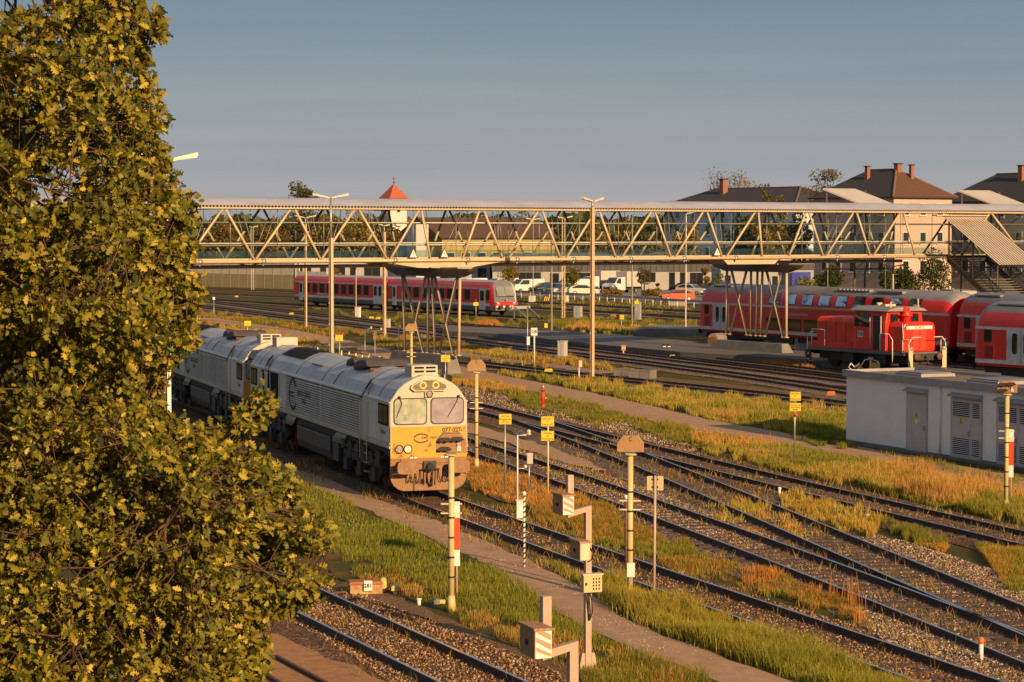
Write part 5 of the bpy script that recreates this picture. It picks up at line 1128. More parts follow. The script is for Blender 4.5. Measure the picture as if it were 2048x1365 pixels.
def rock(label, px, py, s):
    t, k = post_thing('concrete_stub', label, 'concrete stub', px, py); m = M(); m.lathe((0,0,0),[(s,0),(s*.95,s*.7),(s*.6,s*.95),(.001,s)],8); m.obj('stub', conc, t, bevel=.01); m = M(); m.box(s*.6,s*1.8,-s*.5,s*.5,0,s*.8); m.obj('cap', mat('cap_yellow', (.62,.45,.10), .5), t, bevel=.02)
rock('weathered concrete stub with a yellow cap at the foot of the front signal', 872, 1208, .12); rock('pale concrete stub in the dry grass by the signal in front of the hut', 1996, 1020, .12)
# guard rail behind the locomotive and along the parking area
def guard(label, pts, ph, gap, name='guard_rail', r=.07):
    t = thing(name, label, 'guard rail', (0,0,0), 0, None); P_ = smoothline(pts, gap, 2); m = M()
    for a, b_ in zip(P_, P_[1:]): m.obox(a+Vector((0,0,ph)), b_+Vector((0,0,ph)), .05, r*2.6)
    m.obj('rail', mat('guard_rail_steel', (.34,.34,.35), .4, .5), t)
    for a in P_: m = M(); m.tube(a, a+Vector((0,0,ph)), .05); m.obj('post', white, t)
guard('steel guard rail on white posts running behind the white locomotive', [G(620,714), G(700,728), G(790,752), G(860,772), G(890,782)], .85, 1.9, r=.03)
guard('long steel guard rail on white posts in front of the parked vans', [G(1005,594), G(1100,598), G(1200,604), G(1290,610), G(1405,618)], .8, 2.2, r=.1)
t, k = post_thing('buffer_stop', 'steel buffer stop with sloping struts in front of the red diesel train', 'buffer stop', 1060, 640)
f = pr0+dR*2.6; t.location = (f.x, f.y, 0); t.rotation_euler = (0,0,AR-pi/2)
for s in (-.75,.75): m = M(); m.obox((0,s,0),(0,s,1.25),.12,.16); m.obox((0,s,1.2),(2.6,s,0),.1,.12); m.obj('strut', steel, t)
m = M(); m.box(-.1,.1,-1.1,1.1,.95,1.25); m.obj('beam', mat('buffer_beam_grey', (.3,.3,.29), .5), t, bevel=.01)

# ================================================================ masts
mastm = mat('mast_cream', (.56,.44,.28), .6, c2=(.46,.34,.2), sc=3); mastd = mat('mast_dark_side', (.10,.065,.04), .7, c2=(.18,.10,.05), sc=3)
def mast(label, px, py, ty, w=.26, arms=None, angle=0., neck=None, m_=None, lat=False, grp='tall floodlight masts'):
    t, k = post_thing('floodlight_mast', label, 'lamp mast', px, py, group=grp); h = (py-ty)/k; hn_ = h-(neck or 0)
    if lat:
        m = M()
        for s in (-1, 1): m.box(s*w/2-.04, s*w/2+.04, -.05, .05, 0, h)
        for i in range(int(h/.5)): z = i*.5; m.obox((-w/2,0,z),(w/2,0,z+.25),.05,.03); m.obox((w/2,0,z+.25),(-w/2,0,z+.5),.05,.03)
        m.obj('post', m_ or steel, t)
    else:
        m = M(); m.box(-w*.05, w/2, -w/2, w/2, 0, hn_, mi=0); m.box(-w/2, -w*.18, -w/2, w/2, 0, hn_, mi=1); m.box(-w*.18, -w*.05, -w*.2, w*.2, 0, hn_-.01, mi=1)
        for i in range(int(hn_/1.1)): m.box(-w*.5+.004, -w*.3, -w/2-.004, -w/2+.02, .4+i*1.1, .47+i*1.1, mi=0)
        m.obj('post', [m_ or mastm, mastd], t, bevel=.01)
    if neck: m = M(); m.tube((0,0,hn_-.1), (0,0,h), .07, .06, n=10); m.obj('neck', steel, t)
    for s in (arms or []):
        m = M(); L2 = .95 if not isinstance(s, tuple) else s[1]; sg = s if not isinstance(s, tuple) else s[0]; ca = math.cos(angle); sa = math.sin(angle)*.0
        x1, z1 = sg*L2*ca, h+.22*L2
        a = Vector((sg*.05, 0, h)); b_ = Vector((x1, math.sin(angle)*L2*sg, z1)); m.obox(a, b_, .24, .07); m.obox(a+(b_-a)*.12, b_-(b_-a)*.02+Vector((0,0,-.05)), .2, .06); m.obj('lamp_head', mat('lamp_head_cream', (.66,.58,.44), .4), t)
    return t
mast('tall floodlight mast with two lamps spread in a V, standing behind the white locomotive', 663, 790, 396, .26, (-1, 1), 0, 2.1)
mast('tall rusty floodlight mast in front of the bridge, with a narrow pair of lamps', 1184, 757, 403, .28, (-1, 1), R(52), .35)
mast('floodlight mast half hidden by the oak, one lamp reaching out of the leaves', 338, 1205, 318, .17, ((-1, .7), (1, .72)), R(12), 1.2, m_=white)
mast('lattice mast seen through the left end of the bridge', 505, 580, 455, .34, (-1, 1), R(30), lat=True, grp='slim masts behind the bridge')
mast('slim rusty mast in front of the left end of the red diesel train', 612, 657, 436, .22, (-1, 1), 0, .5, grp='slim masts behind the bridge')
mast('slim weathered mast in front of the join of the red diesel train', 769, 676, 452, .28, (-1, 1), R(40), .5, grp='slim masts behind the bridge')
mast('thin grey mast with a square brown plate in front of the red diesel train', 712, 633, 540, .12, grp='slim masts behind the bridge')
mast('slim steel mast left of the small round tree on the parking side', 1066, 600, 440, .13, (-1, 1), R(20), m_=steel, grp='slim masts behind the bridge')
mast('thin steel mast beside the black and yellow post', 1103, 668, 455, .15, m_=steel, grp='slim masts behind the bridge')
mast('lattice mast right of the parked white car', 1127, 637, 437, .26, (-1, 1), R(25), m_=mastm, lat=True, grp='slim masts behind the bridge')
mast('thin steel mast in front of the white box truck', 1264, 649, 430, .14, m_=steel, grp='slim masts behind the bridge')
mast('dark lattice mast with a brown box on top, right of the white box truck', 1286, 640, 530, .32, lat=True, m_=darkm, grp='slim masts behind the bridge')
mast('bright thin mast just left of the red double-deck coach', 1371, 667, 428, .13, (1,), R(10), m_=white, grp='slim masts behind the bridge')
mast('thin light mast with a T-shaped lamp above the double-deck coach', 1723, 690, 530, .10, ((-1,.75),(1,.75)), 0, m_=white, grp='slim masts behind the bridge')
for o in COL.objects:
    if o.get('label') == 'thin light mast with a T-shaped lamp above the double-deck coach':
        q = c1.location; d_t = -3.0; o.location = (27.4, 165.5, 0)
for px in (1655, 1770, 1785): mast(f'thin lamp pole behind the station platforms, {"left of the glass lift tower" if px < 1700 else "first right of the lift tower" if px == 1770 else "second right of the lift tower"}', px, 606, 440, .1, m_=steel, grp='slim masts behind the bridge')
# small lamp with cables hanging in front of the shunter: fuelling hose stand
t, k = post_thing('fuel_hose_stand', 'yellow hose stand with looping white hoses beside the red shunter', 'hose stand', 1741, 752); m = M(); m.tube((0,0,0),(0,0,1.0),.06); m.obj('post', yel, t)
m = M(); m.path([(0,-.05,1.0),(-.35,-.05,.95),(-.6,-.05,.5),(-.95,-.05,.25),(-1.3,-.05,.5),(-1.15,-.05,.75),(-.95,-.05,.5)], .03); m.path([(0,-.05,1.0),(.45,-.05,.85),(.55,-.05,.45),(.2,-.05,.4)], .03); m.obj('hose', white, t); m = M(); m.box(-.15,.15,-.1,.1,.98,1.1); m.obj('valve', steel, t)
t, k = post_thing('platform_light_signal', 'black signal box with three small white lights at the rear of the red shunter', 'railway signal', 1613, 735, z=0.)
m = M(); m.box(-.12,.32,-.15,.15,0,1.15); o = m.obj('housing', blk, t, bevel=.02); m = M()
for z in (.2,.55,.9): m.lathe((.1,-.16,z),[(.001,-.02),(.06,0)],10,axis='y')
m.obj('light', white, o)
t, k = post_thing('rounded_shelter', 'low grey rounded tank lying at the left end of the bridge plinth', 'tank', 1430, 700, z=0.)
m = M(); m.tube((-.15,0,.75),(.5,1.2,.75),.45,n=18); m.obj('tank', mat('tank_pinkish_grey', (.24,.21,.21), .5), t, bevel=.03); m = M(); m.tube((-.2,-.1,.6),(-.18,-.05,.6),.38,n=16); m.box(-.3,.0,-.2,.1,0,.4); m.obj('end_plate', rust, t)
# ================================================================ buildings
HD = Vector((.839, .545, 0)); A33 = math.atan2(.545, .839)
wpink = mat('pink_plaster', (.50,.37,.30), .85, c2=(.44,.32,.26), sc=.5); wgrey = mat('blue_grey_plaster', (.50,.57,.61), .85, c2=(.43,.49,.53), sc=.4)
rslate = mat('slate_roof', (.028,.026,.03), .85, c2=(.05,.042,.04), sc=2.5, bump=.5, bsc=6, stretch=(1,1,3)); rbrown = mat('brown_tile_and_lit_roof', (.13,.058,.03), .85, c2=(.085,.04,.024), sc=3, bump=.5, bsc=8)
rtile = mat('red_tile_roof', (.42,.10,.045), .7, c2=(.34,.08,.04), sc=2, bump=.4); brickm = mat('chimney_brick', (.30,.12,.07), .85, c2=(.22,.09,.06), sc=9)
trimw = mat('window_trim', (.6,.57,.52), .6)
def windows(t, face, us, zs, w, h, wall_at, slope=0):
    """face 'x': on plane x=wall_at looking -x, u runs along y; face 'y': on plane y=wall_at looking -y, u runs along x"""
    for z in zs:
        for u_ in us:
            m = M(); g = M(); s_ = M(); e = .12
            if face == 'y': m.box(u_-w/2-e, u_+w/2+e, wall_at-.05, wall_at, z-e, z+h+e); g.box(u_-w/2, u_+w/2, wall_at-.07, wall_at-.04, z, z+h); s_.box(u_-w/2-.2, u_+w/2+.2, wall_at-.2, wall_at, z-.2, z-.1)
            else: m.box(wall_at-.05, wall_at, u_-w/2-e, u_+w/2+e, z-e, z+h+e); g.box(wall_at-.07, wall_at-.04, u_-w/2, u_+w/2, z, z+h); s_.box(wall_at-.2, wall_at, u_-w/2-.2, u_+w/2+.2, z-.2, z-.1)
            f = m.obj('window', trimw, t); g.obj('pane', winm, f); s_.obj('sill', trimw, f)
def house(label, px, D, Wd, L_, ze, zr, wall, roof, ridge='y', chim=(), ov=.6, winx=None, winy=None, name='house', hip=True, rot=A33, roof_lit=None, win=(1.0, 1.5)):
    p = P(px, 465, D); t = thing(name, label, name.replace('_', ' '), (p.x, p.y, 0), rot, None)
    m = M(); m.box(0, Wd, 0, L_, -.5, ze); m.obj('wall', wall, t)
    x0, x1, y0, y1 = -ov, Wd+ov, -ov, L_+ov; zb = ze-.02
    if ridge == 'y': a = (Wd/2, y0+(Wd/2+ov if hip else 0), zr); b = (Wd/2, y1-(Wd/2+ov if hip else 0), zr); F_ = [[(x0,y0,zb),(x1,y0,zb),a], [(x1,y0,zb),(x1,y1,zb),b,a], [(x1,y1,zb),(x0,y1,zb),b], [(x0,y1,zb),(x0,y0,zb),a,b]]
    else: a = (x0+(L_/2+ov if hip else 0), L_/2, zr); b = (x1-(L_/2+ov if hip else 0), L_/2, zr); F_ = [[(x0,y0,zb),(x1,y0,zb),b,a], [(x1,y0,zb),(x1,y1,zb),b], [(x1,y1,zb),(x0,y1,zb),a,b], [(x0,y1,zb),(x0,y0,zb),a]]
    m = M()
    for i, f in enumerate(F_): m.quad(*f, mi=1 if (roof_lit and i == 0) else 0)
    m.quad((x0,y0,zb),(x0,y1,zb),(x1,y1,zb),(x1,y0,zb)); rf = m.obj('roof', [roof, roof_lit or roof], t)
    m = M()
    for q0, q1 in (((x0,y0),(x1,y0)), ((x0,y1),(x0,y0)), ((x1,y0),(x1,y1))): m.obox((*q0, zb-.06), (*q1, zb-.06), .16, .16)
    m.obj('gutter', darkm, rf)
    if hip:
        m = M()
        for q0, q1 in ((F_[0][0], a), (F_[0][1], a if ridge == 'y' else b), (a, b)): m.obox(Vector(q0)+Vector((0,0,.05)), Vector(q1)+Vector((0,0,.05)), .25, .15)
        m.obj('ridge_tiles', mat('ridge_tile', (.2,.13,.09), .8), rf)
    for cx, cy, cz, cw in chim:
        m = M(); m.box(cx-cw/2, cx+cw/2, cy-cw/2, cy+cw/2, ze, cz); c = m.obj('chimney', brickm, rf); m = M(); m.box(cx-cw/2-.12, cx+cw/2+.12, cy-cw/2-.12, cy+cw/2+.12, cz, cz+.15); m.obj('cap', darkm, c)
    if winx: windows(t, 'x', winx[0], winx[1], *win, 0)
    if winy: windows(t, 'y', winy[0], winy[1], *win, 0)
    return t
house('peach-coloured house with a hipped dark roof and three chimneys, sunlit on its right side', 1787, 320, 11, 17, 13.5, 17.5, wpink, rslate, chim=((5.5,5.2,18.2,.8), (3.6,9.5,17.9,.55), (6.6,3.6,18.0,.5)), winx=((2.5,5.5,8.5,11.5,14.5), (3.0,7.0,11.0)), winy=((2.3,5.5,8.7), (3.0,7.0,11.0)), roof_lit=rbrown)  # right-hand hip coloured brown, its warm sunlight painted in
house('pinkish house with a dark hipped roof at the right edge of the frame', 2064, 322, 11, 18, 13.0, 17.0, wpink, rslate, chim=((4.0,6,18.0,.8), ), winx=((2.5,6,9.5,13), (3.0,7.0,10.8)), winy=((3,7), (3,7,10.8)))
house('long blue-grey building with a black hipped roof and one chimney', 1592, 400, 13, 38, 13.6, 16.6, wgrey, rslate, chim=((4.5,26,18.2,1.1),), winx=((3,7,11.5,16,20.5,25,29.5,34), (4.2,8.2,11.2)), name='building')
house('barn-like building with a wide brown roof and a band of yellowish planks', 884, 372, 22, 14, 7.7, 11.0, mat('yellow_planks', (.42,.30,.10), .8, c2=(.30,.20,.07), sc=2, stretch=(4,1,.3)), rbrown, ridge='x', hip=False, winy=((1.5,4.5,7.5,10.5,13.5,16.5), (3.9,)), name='building', win=(1.6,1.3))
house('dark-roofed low house behind the left trees', 1530, 360, 10, 12, 5.0, 8.6, wpink, rslate, winx=((3,6,9), (2.5,)))
# church tower
p = P(781, 465, 600); t = thing('church_tower', 'white church tower with a red pyramid roof and a cross, rising above the bridge', 'church tower', (p.x, p.y, 0), A33)
m = M(); m.box(0, 4.9, 0, 4.9, -1, 17.4); m.obj('wall', mat('church_white', (.62,.58,.52), .8), t)
m = M(); a = (2.45, 2.45, 21.3); q = [(-.5,-.5,17.35), (5.4,-.5,17.35), (5.4,5.4,17.35), (-.5,5.4,17.35)]
for i in range(4): m.quad(q[i], q[(i+1) % 4], a)
m.quad(*q); rf = m.obj('roof', rtile, t)
m = M(); m.tube((2.45,2.45,21.2), (2.45,2.45,23.2), .06); m.obox((1.9,2.1,22.6), (3.0,2.8,22.6), .1, .1); m.ball((2.45,2.45,21.6), .22); m.obj('cross', darkm, rf)
windows(t, 'y', (2.45,), (13.8,), .9, 1.6, 0); windows(t, 'x', (2.45,), (13.8,), .9, 1.6, 0)
# pale tower with a lean-to
p = P(832, 465, 300); t = thing('stair_tower', 'narrow pale concrete tower with a sloping side seen through the bridge', 'tower', (p.x, p.y, 0), A33)
m = M(); m.box(0, 1.9, 0, 2.4, 0, 9.6); m.obj('wall', mat('pale_panel', (.48,.46,.42), .7), t); m = M(); m.prism([(2.4,0), (2.4,9.0), (7.5,4.4), (7.5,0)], .1, 1.8, 'x'); m.obj('lean_to', mat('pale_blue_panel', (.34,.37,.37), .6), t)
# low commercial building behind the parked cars
def lowb(label, x0, x1, D, zt, zc, depth, wins, cladding):
    a, b_ = P(x0, 465, D), P(x1, 465, D); t = thing('commercial_building', label, 'building', (a.x, a.y, 0), 0); w = b_.x-a.x; kk = 4600/D
    m = M(); m.box(0, w, 0, depth, 0, zc); m.obj('wall', mat('white_facade', (.36,.35,.34), .8, c2=(.31,.30,.29), sc=.4), t)
    m = M(); m.box(-.1, w+.1, -.12, depth+.1, zc, zt); cl = m.obj('cladding', cladding, t); m = M(); m.box(-.05, w+.05, -.05, depth+.05, zt, zt+.06); m.obj('roof', mat('gravel_roof', (.30,.25,.19), .9, c2=(.24,.20,.15), sc=.2), t)
    if zt-zc > 1:
        m = M(); x = .4
        while x < w: m.box(x, x+.07, -.18, -.12, zc+.03, zt-.03); x += .85
        m.obj('cladding_ribs', mat('cladding_rib_dark', (.03,.03,.032), .5), cl)
    for wx0, wx1, wz0, wz1 in wins:
        m = M(); m.box((wx0-x0)/kk, (wx1-x0)/kk, -.05, 0, wz0, wz1); f = m.obj('window', darkm, t); n = max(1, round((wx1-wx0)/kk/1.1)); 
        for i in range(n): c0, c1_ = (wx0-x0)/kk+(wx1-wx0)/kk*i/n+.06, (wx0-x0)/kk+(wx1-wx0)/kk*(i+1)/n-.06; m = M(); m.box(c0, c1_, -.07, -.04, wz0+.08, wz1-.08); m.obj('pane', winm, f)
    return t
dcl = mat('dark_cladding', (.055,.055,.06), .45, c2=(.075,.075,.08), sc=.6)
lowb('long low building with dark ribbed cladding over white walls behind the parked vans', 985, 1432, 340, 5.0, 2.75, 70, [(1022,1082,1.1,2.65), (1100,1118,.1,2.5), (1128,1186,.9,2.6), (1229,1240,.1,2.6), (1288,1311,1.2,2.65), (1338,1350,.05,2.65), (1360,1372,.05,2.65), (1380,1406,1.0,2.6)], dcl)
lowb('pale low building with dark window bands behind the red diesel train', 590, 980, 345, 3.9, 3.5, 40, [(597,605,.8,3.3), (612,622,.8,3.3), (640,652,.8,3.3), (668,690,.8,3.3), (700,712,.8,3.3), (728,760,.8,3.3), (775,790,.8,3.3), (806,826,.8,3.3), (842,862,.8,3.3), (880,915,1.5,3.3), (955,972,1.2,3.2)], mat('pale_fascia', (.42,.41,.40), .7))
lowb('low white garage block behind the double-deck train, left of the blue doors', 1442, 1575, 318, 3.6, 3.3, 15, [(1450,1462,.2,2.6), (1545,1556,.3,2.5)], mat('pale_fascia', (.42,.41,.40), .7))
lowb('small dark building with royal blue doors right of the bridge pier', 1580, 1628, 316, 4.2, 3.4, 12, [], mat('dark_fascia', (.05,.05,.06), .6))
p = P(1584, 465, 315.7); t = thing('blue_gate', 'royal blue roller gate below the bridge, right of the pier', 'gate', (p.x, p.y, 0)); m = M(); m.box(0, 2.6, -.1, 0, .1, 3.1); m.obj('panel', mat('royal_blue', (.012,.03,.32), .5), t); m = M()
for i in range(9): m.box(.02, 2.58, -.13, -.1, .3+i*.31, .34+i*.31)
m.obj('slat', mat('royal_blue_dark', (.01,.02,.2), .5), t)
lowb('white platform building under the covered stair at the right', 1908, 1952, 205, 3.3, 3.0, 6, [(1914,1926,.3,2.5), (1932,1941,1.2,2.3)], mat('pale_fascia', (.42,.41,.40), .7))
# noise barrier
t = thing('noise_barrier', 'long two-tone beige noise barrier behind the far left tracks', 'noise barrier', (0,0,0)); bu_ = mat('barrier_upper_beige', (.62,.54,.40), .8, c2=(.54,.47,.34), sc=1, bump=.3, bsc=3, stretch=(.2,.2,6)); bl_ = mat('barrier_lower_olive', (.34,.28,.13), .8, c2=(.28,.23,.10), sc=1, bump=.3, bsc=3, stretch=(.2,.2,6))
a, b_ = G(240, 569), G(660, 581); dv = (b_-a).normalized(); n = int((b_-a).length/2.15)
for i in range(n):
    q0, q1 = a+dv*(i*2.15+.08), a+dv*(i*2.15+2.07); zt = 4.2 if (q0.x/q0.y*4600+1024) < 590 else 2.7
    m = M(); m.obox(q0+Vector((0,0,zt*.25)), q1+Vector((0,0,zt*.25)), .16, zt*.5); m.obj('lower_panel', bl_, t); m = M(); m.obox(q0+Vector((0,0,zt*.75+.01)), q1+Vector((0,0,zt*.75+.01)), .14, zt*.5); m.obj('upper_panel', bu_, t)
    m = M(); m.obox(a+dv*(i*2.15), a+dv*(i*2.15)+Vector((0,0,zt+.1)), .2, .12); m.obj('post', steel, t)
# glass lift tower and rising roofs beyond the bridge
def farroof(label, xa, xb, xc_, xd_, ya, yb, sh_):
    t = thing('lift_tower', label, 'lift tower', (0,0,0)); w0, w1 = 4.7, 8.2
    s0, s1 = bs(xc_)+sh_, bs(xd_)+sh_-.3; z0, z1 = 10.25, 11.75
    m = M(); m.add([bp(s0-1.0,w1,z1), bp(s1-1.0,w1,z1), bp(s1+.8,w0,z0), bp(s0+.8,w0,z0)]+[bp(s0-1.0,w1,z1-.12), bp(s1-1.0,w1,z1-.12), bp(s1+.8,w0,z0-.12), bp(s0+.8,w0,z0-.12)], [(0,1,2,3),(7,6,5,4),(0,4,5,1),(1,5,6,2),(2,6,7,3),(3,7,4,0)]); m.obj('roof', mat('sloping_roof_sheet', (.50,.46,.40), .5, c2=(.42,.39,.34), sc=.8), t)
    m = M()
    for s in (s0-.8, s1-.2):
        for w in (w0+.2, w1-.2): m.tube(bp(s,w,0), bp(s,w, z0-.1 if w < 6 else z1-.1), .07, n=6)
    m.obj('column', brown, t)
    for z in np.arange(1.5, 10.2, 2.2):
        m = M(); q = [bp(s0-.8,w0+.2,z), bp(s1-.2,w0+.2,z), bp(s1-.2,w1-.2,z), bp(s0-.8,w1-.2,z)]
        for i in range(4): m.tube(q[i], q[(i+1) % 4], .045, n=6)
        m.tube(q[0], q[1]+Vector((0,0,2.1)), .03, n=4); m.obj('frame', brown, t)
    gl = glass('lift_glass', (.72,.80,.78), .02, .03)
    for sa_, sb_, wa, wb in ((s0-.8, s1-.2, w0+.15, w0+.15),): m = M(); m.quad(bp(sa_,wa,.3), bp(sb_,wb,.3), bp(sb_,wb,10.1), bp(sa_,wa,10.1)); m.obj('glass', gl, t)
    return t
farroof('glass lift tower with a pale sloping roof behind the bridge, left of the peach house', 1657, 1720, 1690, 1765, 382, 410, 6.0)
farroof('second glass lift tower with a pale sloping roof at the right frame edge', 1946, 2007, 1990, 2062, 390, 412, 5.2)

# ================================================================ vehicles on the parking area
carglass = mat('car_glass', (.03,.045,.05), .05, spec=.9); tyre = mat('tyre', (.02,.02,.02), .8); rim = mat('wheel_rim', (.4,.4,.4), .35, .6); plate = mat('plate_white', (.6,.6,.58), .5)
def vehicle(kind, label, px, py, col, yaw=215, grp='vehicles parked behind the tracks', cat=None):
    py = max(py+3, 584) if py < 590 else py; p = G(px, py, .06); t = thing({'van': 'parked_van', 'truck': 'box_truck', 'hatch': 'parked_car'}[kind], label, cat or {'van': 'van', 'truck': 'truck', 'hatch': 'car'}[kind], (p.x, p.y, .06), R(yaw), grp)
    pm = mat('car_paint_'+'_'.join(str(int(c*100)) for c in col), col, .25)
    if kind == 'hatch': L_, w, side = 4.2, .88, [(2.1,.3),(2.12,.62),(1.95,.8),(1.05,.95),(.35,1.42),(-.9,1.48),(-1.75,1.2),(-2.05,.95),(-2.1,.4),(-1.9,.25),(1.9,.25)]; gw = [(.98,.97),(.33,1.37),(-.85,1.42),(-1.6,1.15),(-1.7,.98)]; ax = (1.3,-1.3)
    elif kind == 'van': L_, w, side = 5.0, .95, [(2.5,.35),(2.52,.95),(2.35,1.15),(1.75,1.3),(1.15,1.9),(-2.35,1.96),(-2.48,1.7),(-2.5,.4),(-2.3,.3),(2.3,.3)]; gw = [(1.7,1.28),(1.15,1.8),(.1,1.82),(.1,1.2),(1.6,1.2)]; ax = (1.6,-1.5)
    else: L_, w, side = 6.4, 1.0, [(3.2,.45),(3.22,1.0),(3.05,1.25),(2.45,1.4),(1.9,2.15),(.5,2.25),(.45,.5),(.5,.4),(3.0,.4)]; gw = [(2.35,1.4),(1.88,2.05),(1.35,2.08),(1.35,1.3)]; ax = (2.4,-1.6)
    m = M(); m.prism(side, -w, w, 'y'); b = m.obj('body', pm, t, bevel=.07)
    m = M()
    for s in (-1, 1): m.prism(gw, min(s*(w+.004), s*(w-.01)), max(s*(w+.004), s*(w-.01)), 'y')
    m.obj('side_window', carglass, b)
    (xa, za), (xb, zb) = [(q[0]+.03, q[1]) for q in ((side[3], side[4]) if kind != 'hatch' else (side[3], side[4]))]
    m = M(); m.quad((xa, -w+.12, za+.03), (xa, w-.12, za+.03), (xb+.02, w-.18, zb-.03), (xb+.02, -w+.18, zb-.03)); m.obj('windscreen', carglass, b)
    m = M(); f = side[1][0]; m.box(f-.03, f+.025, -w*.6, w*.6, .42, .7 if kind == 'hatch' else .85); m.obj('grille', darkm, b); m = M(); m.box(f, f+.035, -.26, .26, .45, .56); m.obj('number_plate', plate, b)
    for s in (-1, 1): m = M(); m.box(f-.18, f+.01, min(s*w*.98, s*w*.62), max(s*w*.98, s*w*.62), .66 if kind == 'hatch' else .85, .80 if kind == 'hatch' else 1.05); m.obj('headlight', lamp_g, b, bevel=.02)
    for x in ax:
        for s in (-1, 1): m = M(); m.lathe((x, s*(w-.1), .32), [(.01,-.1),(.32,-.1),(.32,.11),(.2,.12)], 16, axis='y'); m.lathe((x, s*(w-.1)+(.115*s), .32), [(.001,.0),(.2,.0)], 12, axis='y', mi=1); m.obj('wheel', [tyre, rim], t)
    if kind == 'truck':
        m = M(); m.box(-3.2, .3, -1.1, 1.1, .85, 3.0); m.obj('box_body', mat('box_body_grey', (.42,.42,.38), .6, c2=(.38,.38,.34), sc=1), t, bevel=.04); m = M(); m.box(-3.1, .5, -.5, .5, .4, .84); m.obj('chassis', darkm, t)
    return t
W_ = (.62,.60,.56)
for kind, lab, px, py, col, yaw in (
    ('van', 'white van parked behind the roof of the red diesel train, left end of the row', 905, 574, W_, 215), ('van', 'white van with roof rack, second from the left end of the row', 940, 575, W_, 215),
    ('hatch', 'blue hatchback between white vans behind the diesel train cab', 972, 576, (.05,.09,.14), 215), ('van', 'white van just above the grey cab roof of the diesel train', 1003, 578, W_, 215),
    ('hatch', 'dark blue car right beside the small round tree', 1024, 581, (.02,.03,.05), 215), ('van', 'white van with black bumper nearest the thin steel masts', 1053, 583, W_, 212),
    ('hatch', 'black car parked between two white vans', 1084, 583, (.015,.016,.02), 212), ('hatch', 'silver-blue car in front of a white van, middle of the row', 1106, 585, (.22,.25,.28), 212),
    ('hatch', 'silver estate car left of the lattice mast', 1126, 586, (.4,.42,.42), 212), ('van', 'white panel van behind the cream hatchback', 1143, 583, W_, 210),
    ('hatch', 'cream-white hatchback turned away, in front of the tall brown mast', 1166, 588, (.6,.54,.42), 10), ('truck', 'white box truck parked partly behind the tall brown mast', 1196, 576, W_, 215),
    ('truck', 'white double-cab box truck with a grey box body, standing free', 1246, 583, W_, 222), ('hatch', 'silver hatchback parked beside the white wall near the coach end', 1383, 587, (.45,.47,.48), 325),
    ('hatch', 'orange-red car with black roof pillars behind the guard rail', 1354, 603, (.72,.09,.02), 190), ('hatch', 'black car below the covered stair', 1884, 580, (.02,.02,.022), 200),
    ('van', 'white delivery van behind the double-deck coach, left of the black car', 1806, 576, W_, 200)):
    vehicle(kind, lab, px, py, col, yaw)
# ================================================================ plants
LM = leafmat('leaf_foliage'); GM = leafmat('grass_blades', trans=.45, rough=.6)
barkm = mat('bark', (.11,.065,.035), .9, c2=(.06,.04,.025), sc=6, bump=.6, stretch=(3,3,.6))
def rotm(n):      # n random rotation frames -> (n,3,3)
    a = rng.normal(size=(n, 3)); a /= np.linalg.norm(a, axis=1)[:, None]; b = rng.normal(size=(n, 3)); b -= (a*b).sum(1)[:, None]*a; b /= np.linalg.norm(b, axis=1)[:, None]
    return np.stack([a, b, np.cross(a, b)], 1)
def pal(n, cols, w=None):
    cols = np.array(cols); i = rng.choice(len(cols), n, p=w); c = cols[i]*(rng.uniform(.75, 1.25, n)[:, None]); return c
GREEN = [(.050,.070,.010), (.075,.088,.012), (.038,.050,.010)]; OLIVE = [(.13,.11,.014), (.17,.13,.016), (.09,.08,.012)]; GOLD = [(.32,.21,.02), (.38,.23,.022), (.22,.15,.016)]; RUSTC = [(.26,.12,.03), (.20,.09,.025), (.30,.17,.04)]
def leaves_at(pts, size, cols, w=None):
    n = len(pts); Rm = rotm(n); s = size*rng.uniform(.6, 1.3, n)[:, None, None]
    q = np.array([(-.5,0,0), (0,.32,.08), (.5,0,0), (0,-.32,.08)])
    v = (q[None]@Rm)*s + pts[:, None, :]
    return v.reshape(-1, 3), np.arange(n*4).reshape(n, 4), np.repeat(pal(n, cols, w), 4, 0)
def bgtree(label, px, D, h, r, cols, n=2200, leaf=.45, z0=None, cat='tree', name='tree', shape=1., base=0., grp='trees behind the station', trunk=True, fill=1.):
    p = P(px, 465, D); t = thing(name, label, cat, (p.x, p.y, base), 0, grp); z0 = h*.28 if z0 is None else z0
    k = max(5, int(r*3)); cl = rng.normal(size=(k*3, 3)); cl /= np.linalg.norm(cl, axis=1)[:, None]; cl *= (rng.uniform(.15, 1, k*3)**.5)[:, None]; cl = cl[:k*3]
    cz = (h+z0)/2; hh = (h-z0)/2; cc = cl*np.array([r*.75, r*.75, hh*.92])+np.array([0, 0, cz]); 
    if shape != 1.: f = 1-np.clip((cc[:, 2]-z0)/(h-z0), 0, 1)*(1-shape); cc[:, :2] *= f[:, None]
    i = rng.integers(0, len(cc), n); d = rng.normal(size=(n, 3)); d /= np.linalg.norm(d, axis=1)[:, None]; rr = max(r, .5)*.36*fill
    pts = cc[i]+d*(rng.uniform(.35, 1, n)**.5)[:, None]*np.array([rr, rr, rr*.75])
    v, f, c = leaves_at(pts, leaf, cols); facemesh('crown', v, f, LM, c, t)
    if trunk:
        m = M(); tr = max(.06, h*.016); m.tube((0,0,-.3), (0,0,h*.72), tr, tr*.35, n=7)
        for c_ in cc[::2]: m.tube((0,0,min(h*.65, max(z0*.8, c_[2]*.75))), c_, tr*.35, tr*.08, n=4, cap=False)
        m.obj('trunk', barkm, t)
    return t
import itertools
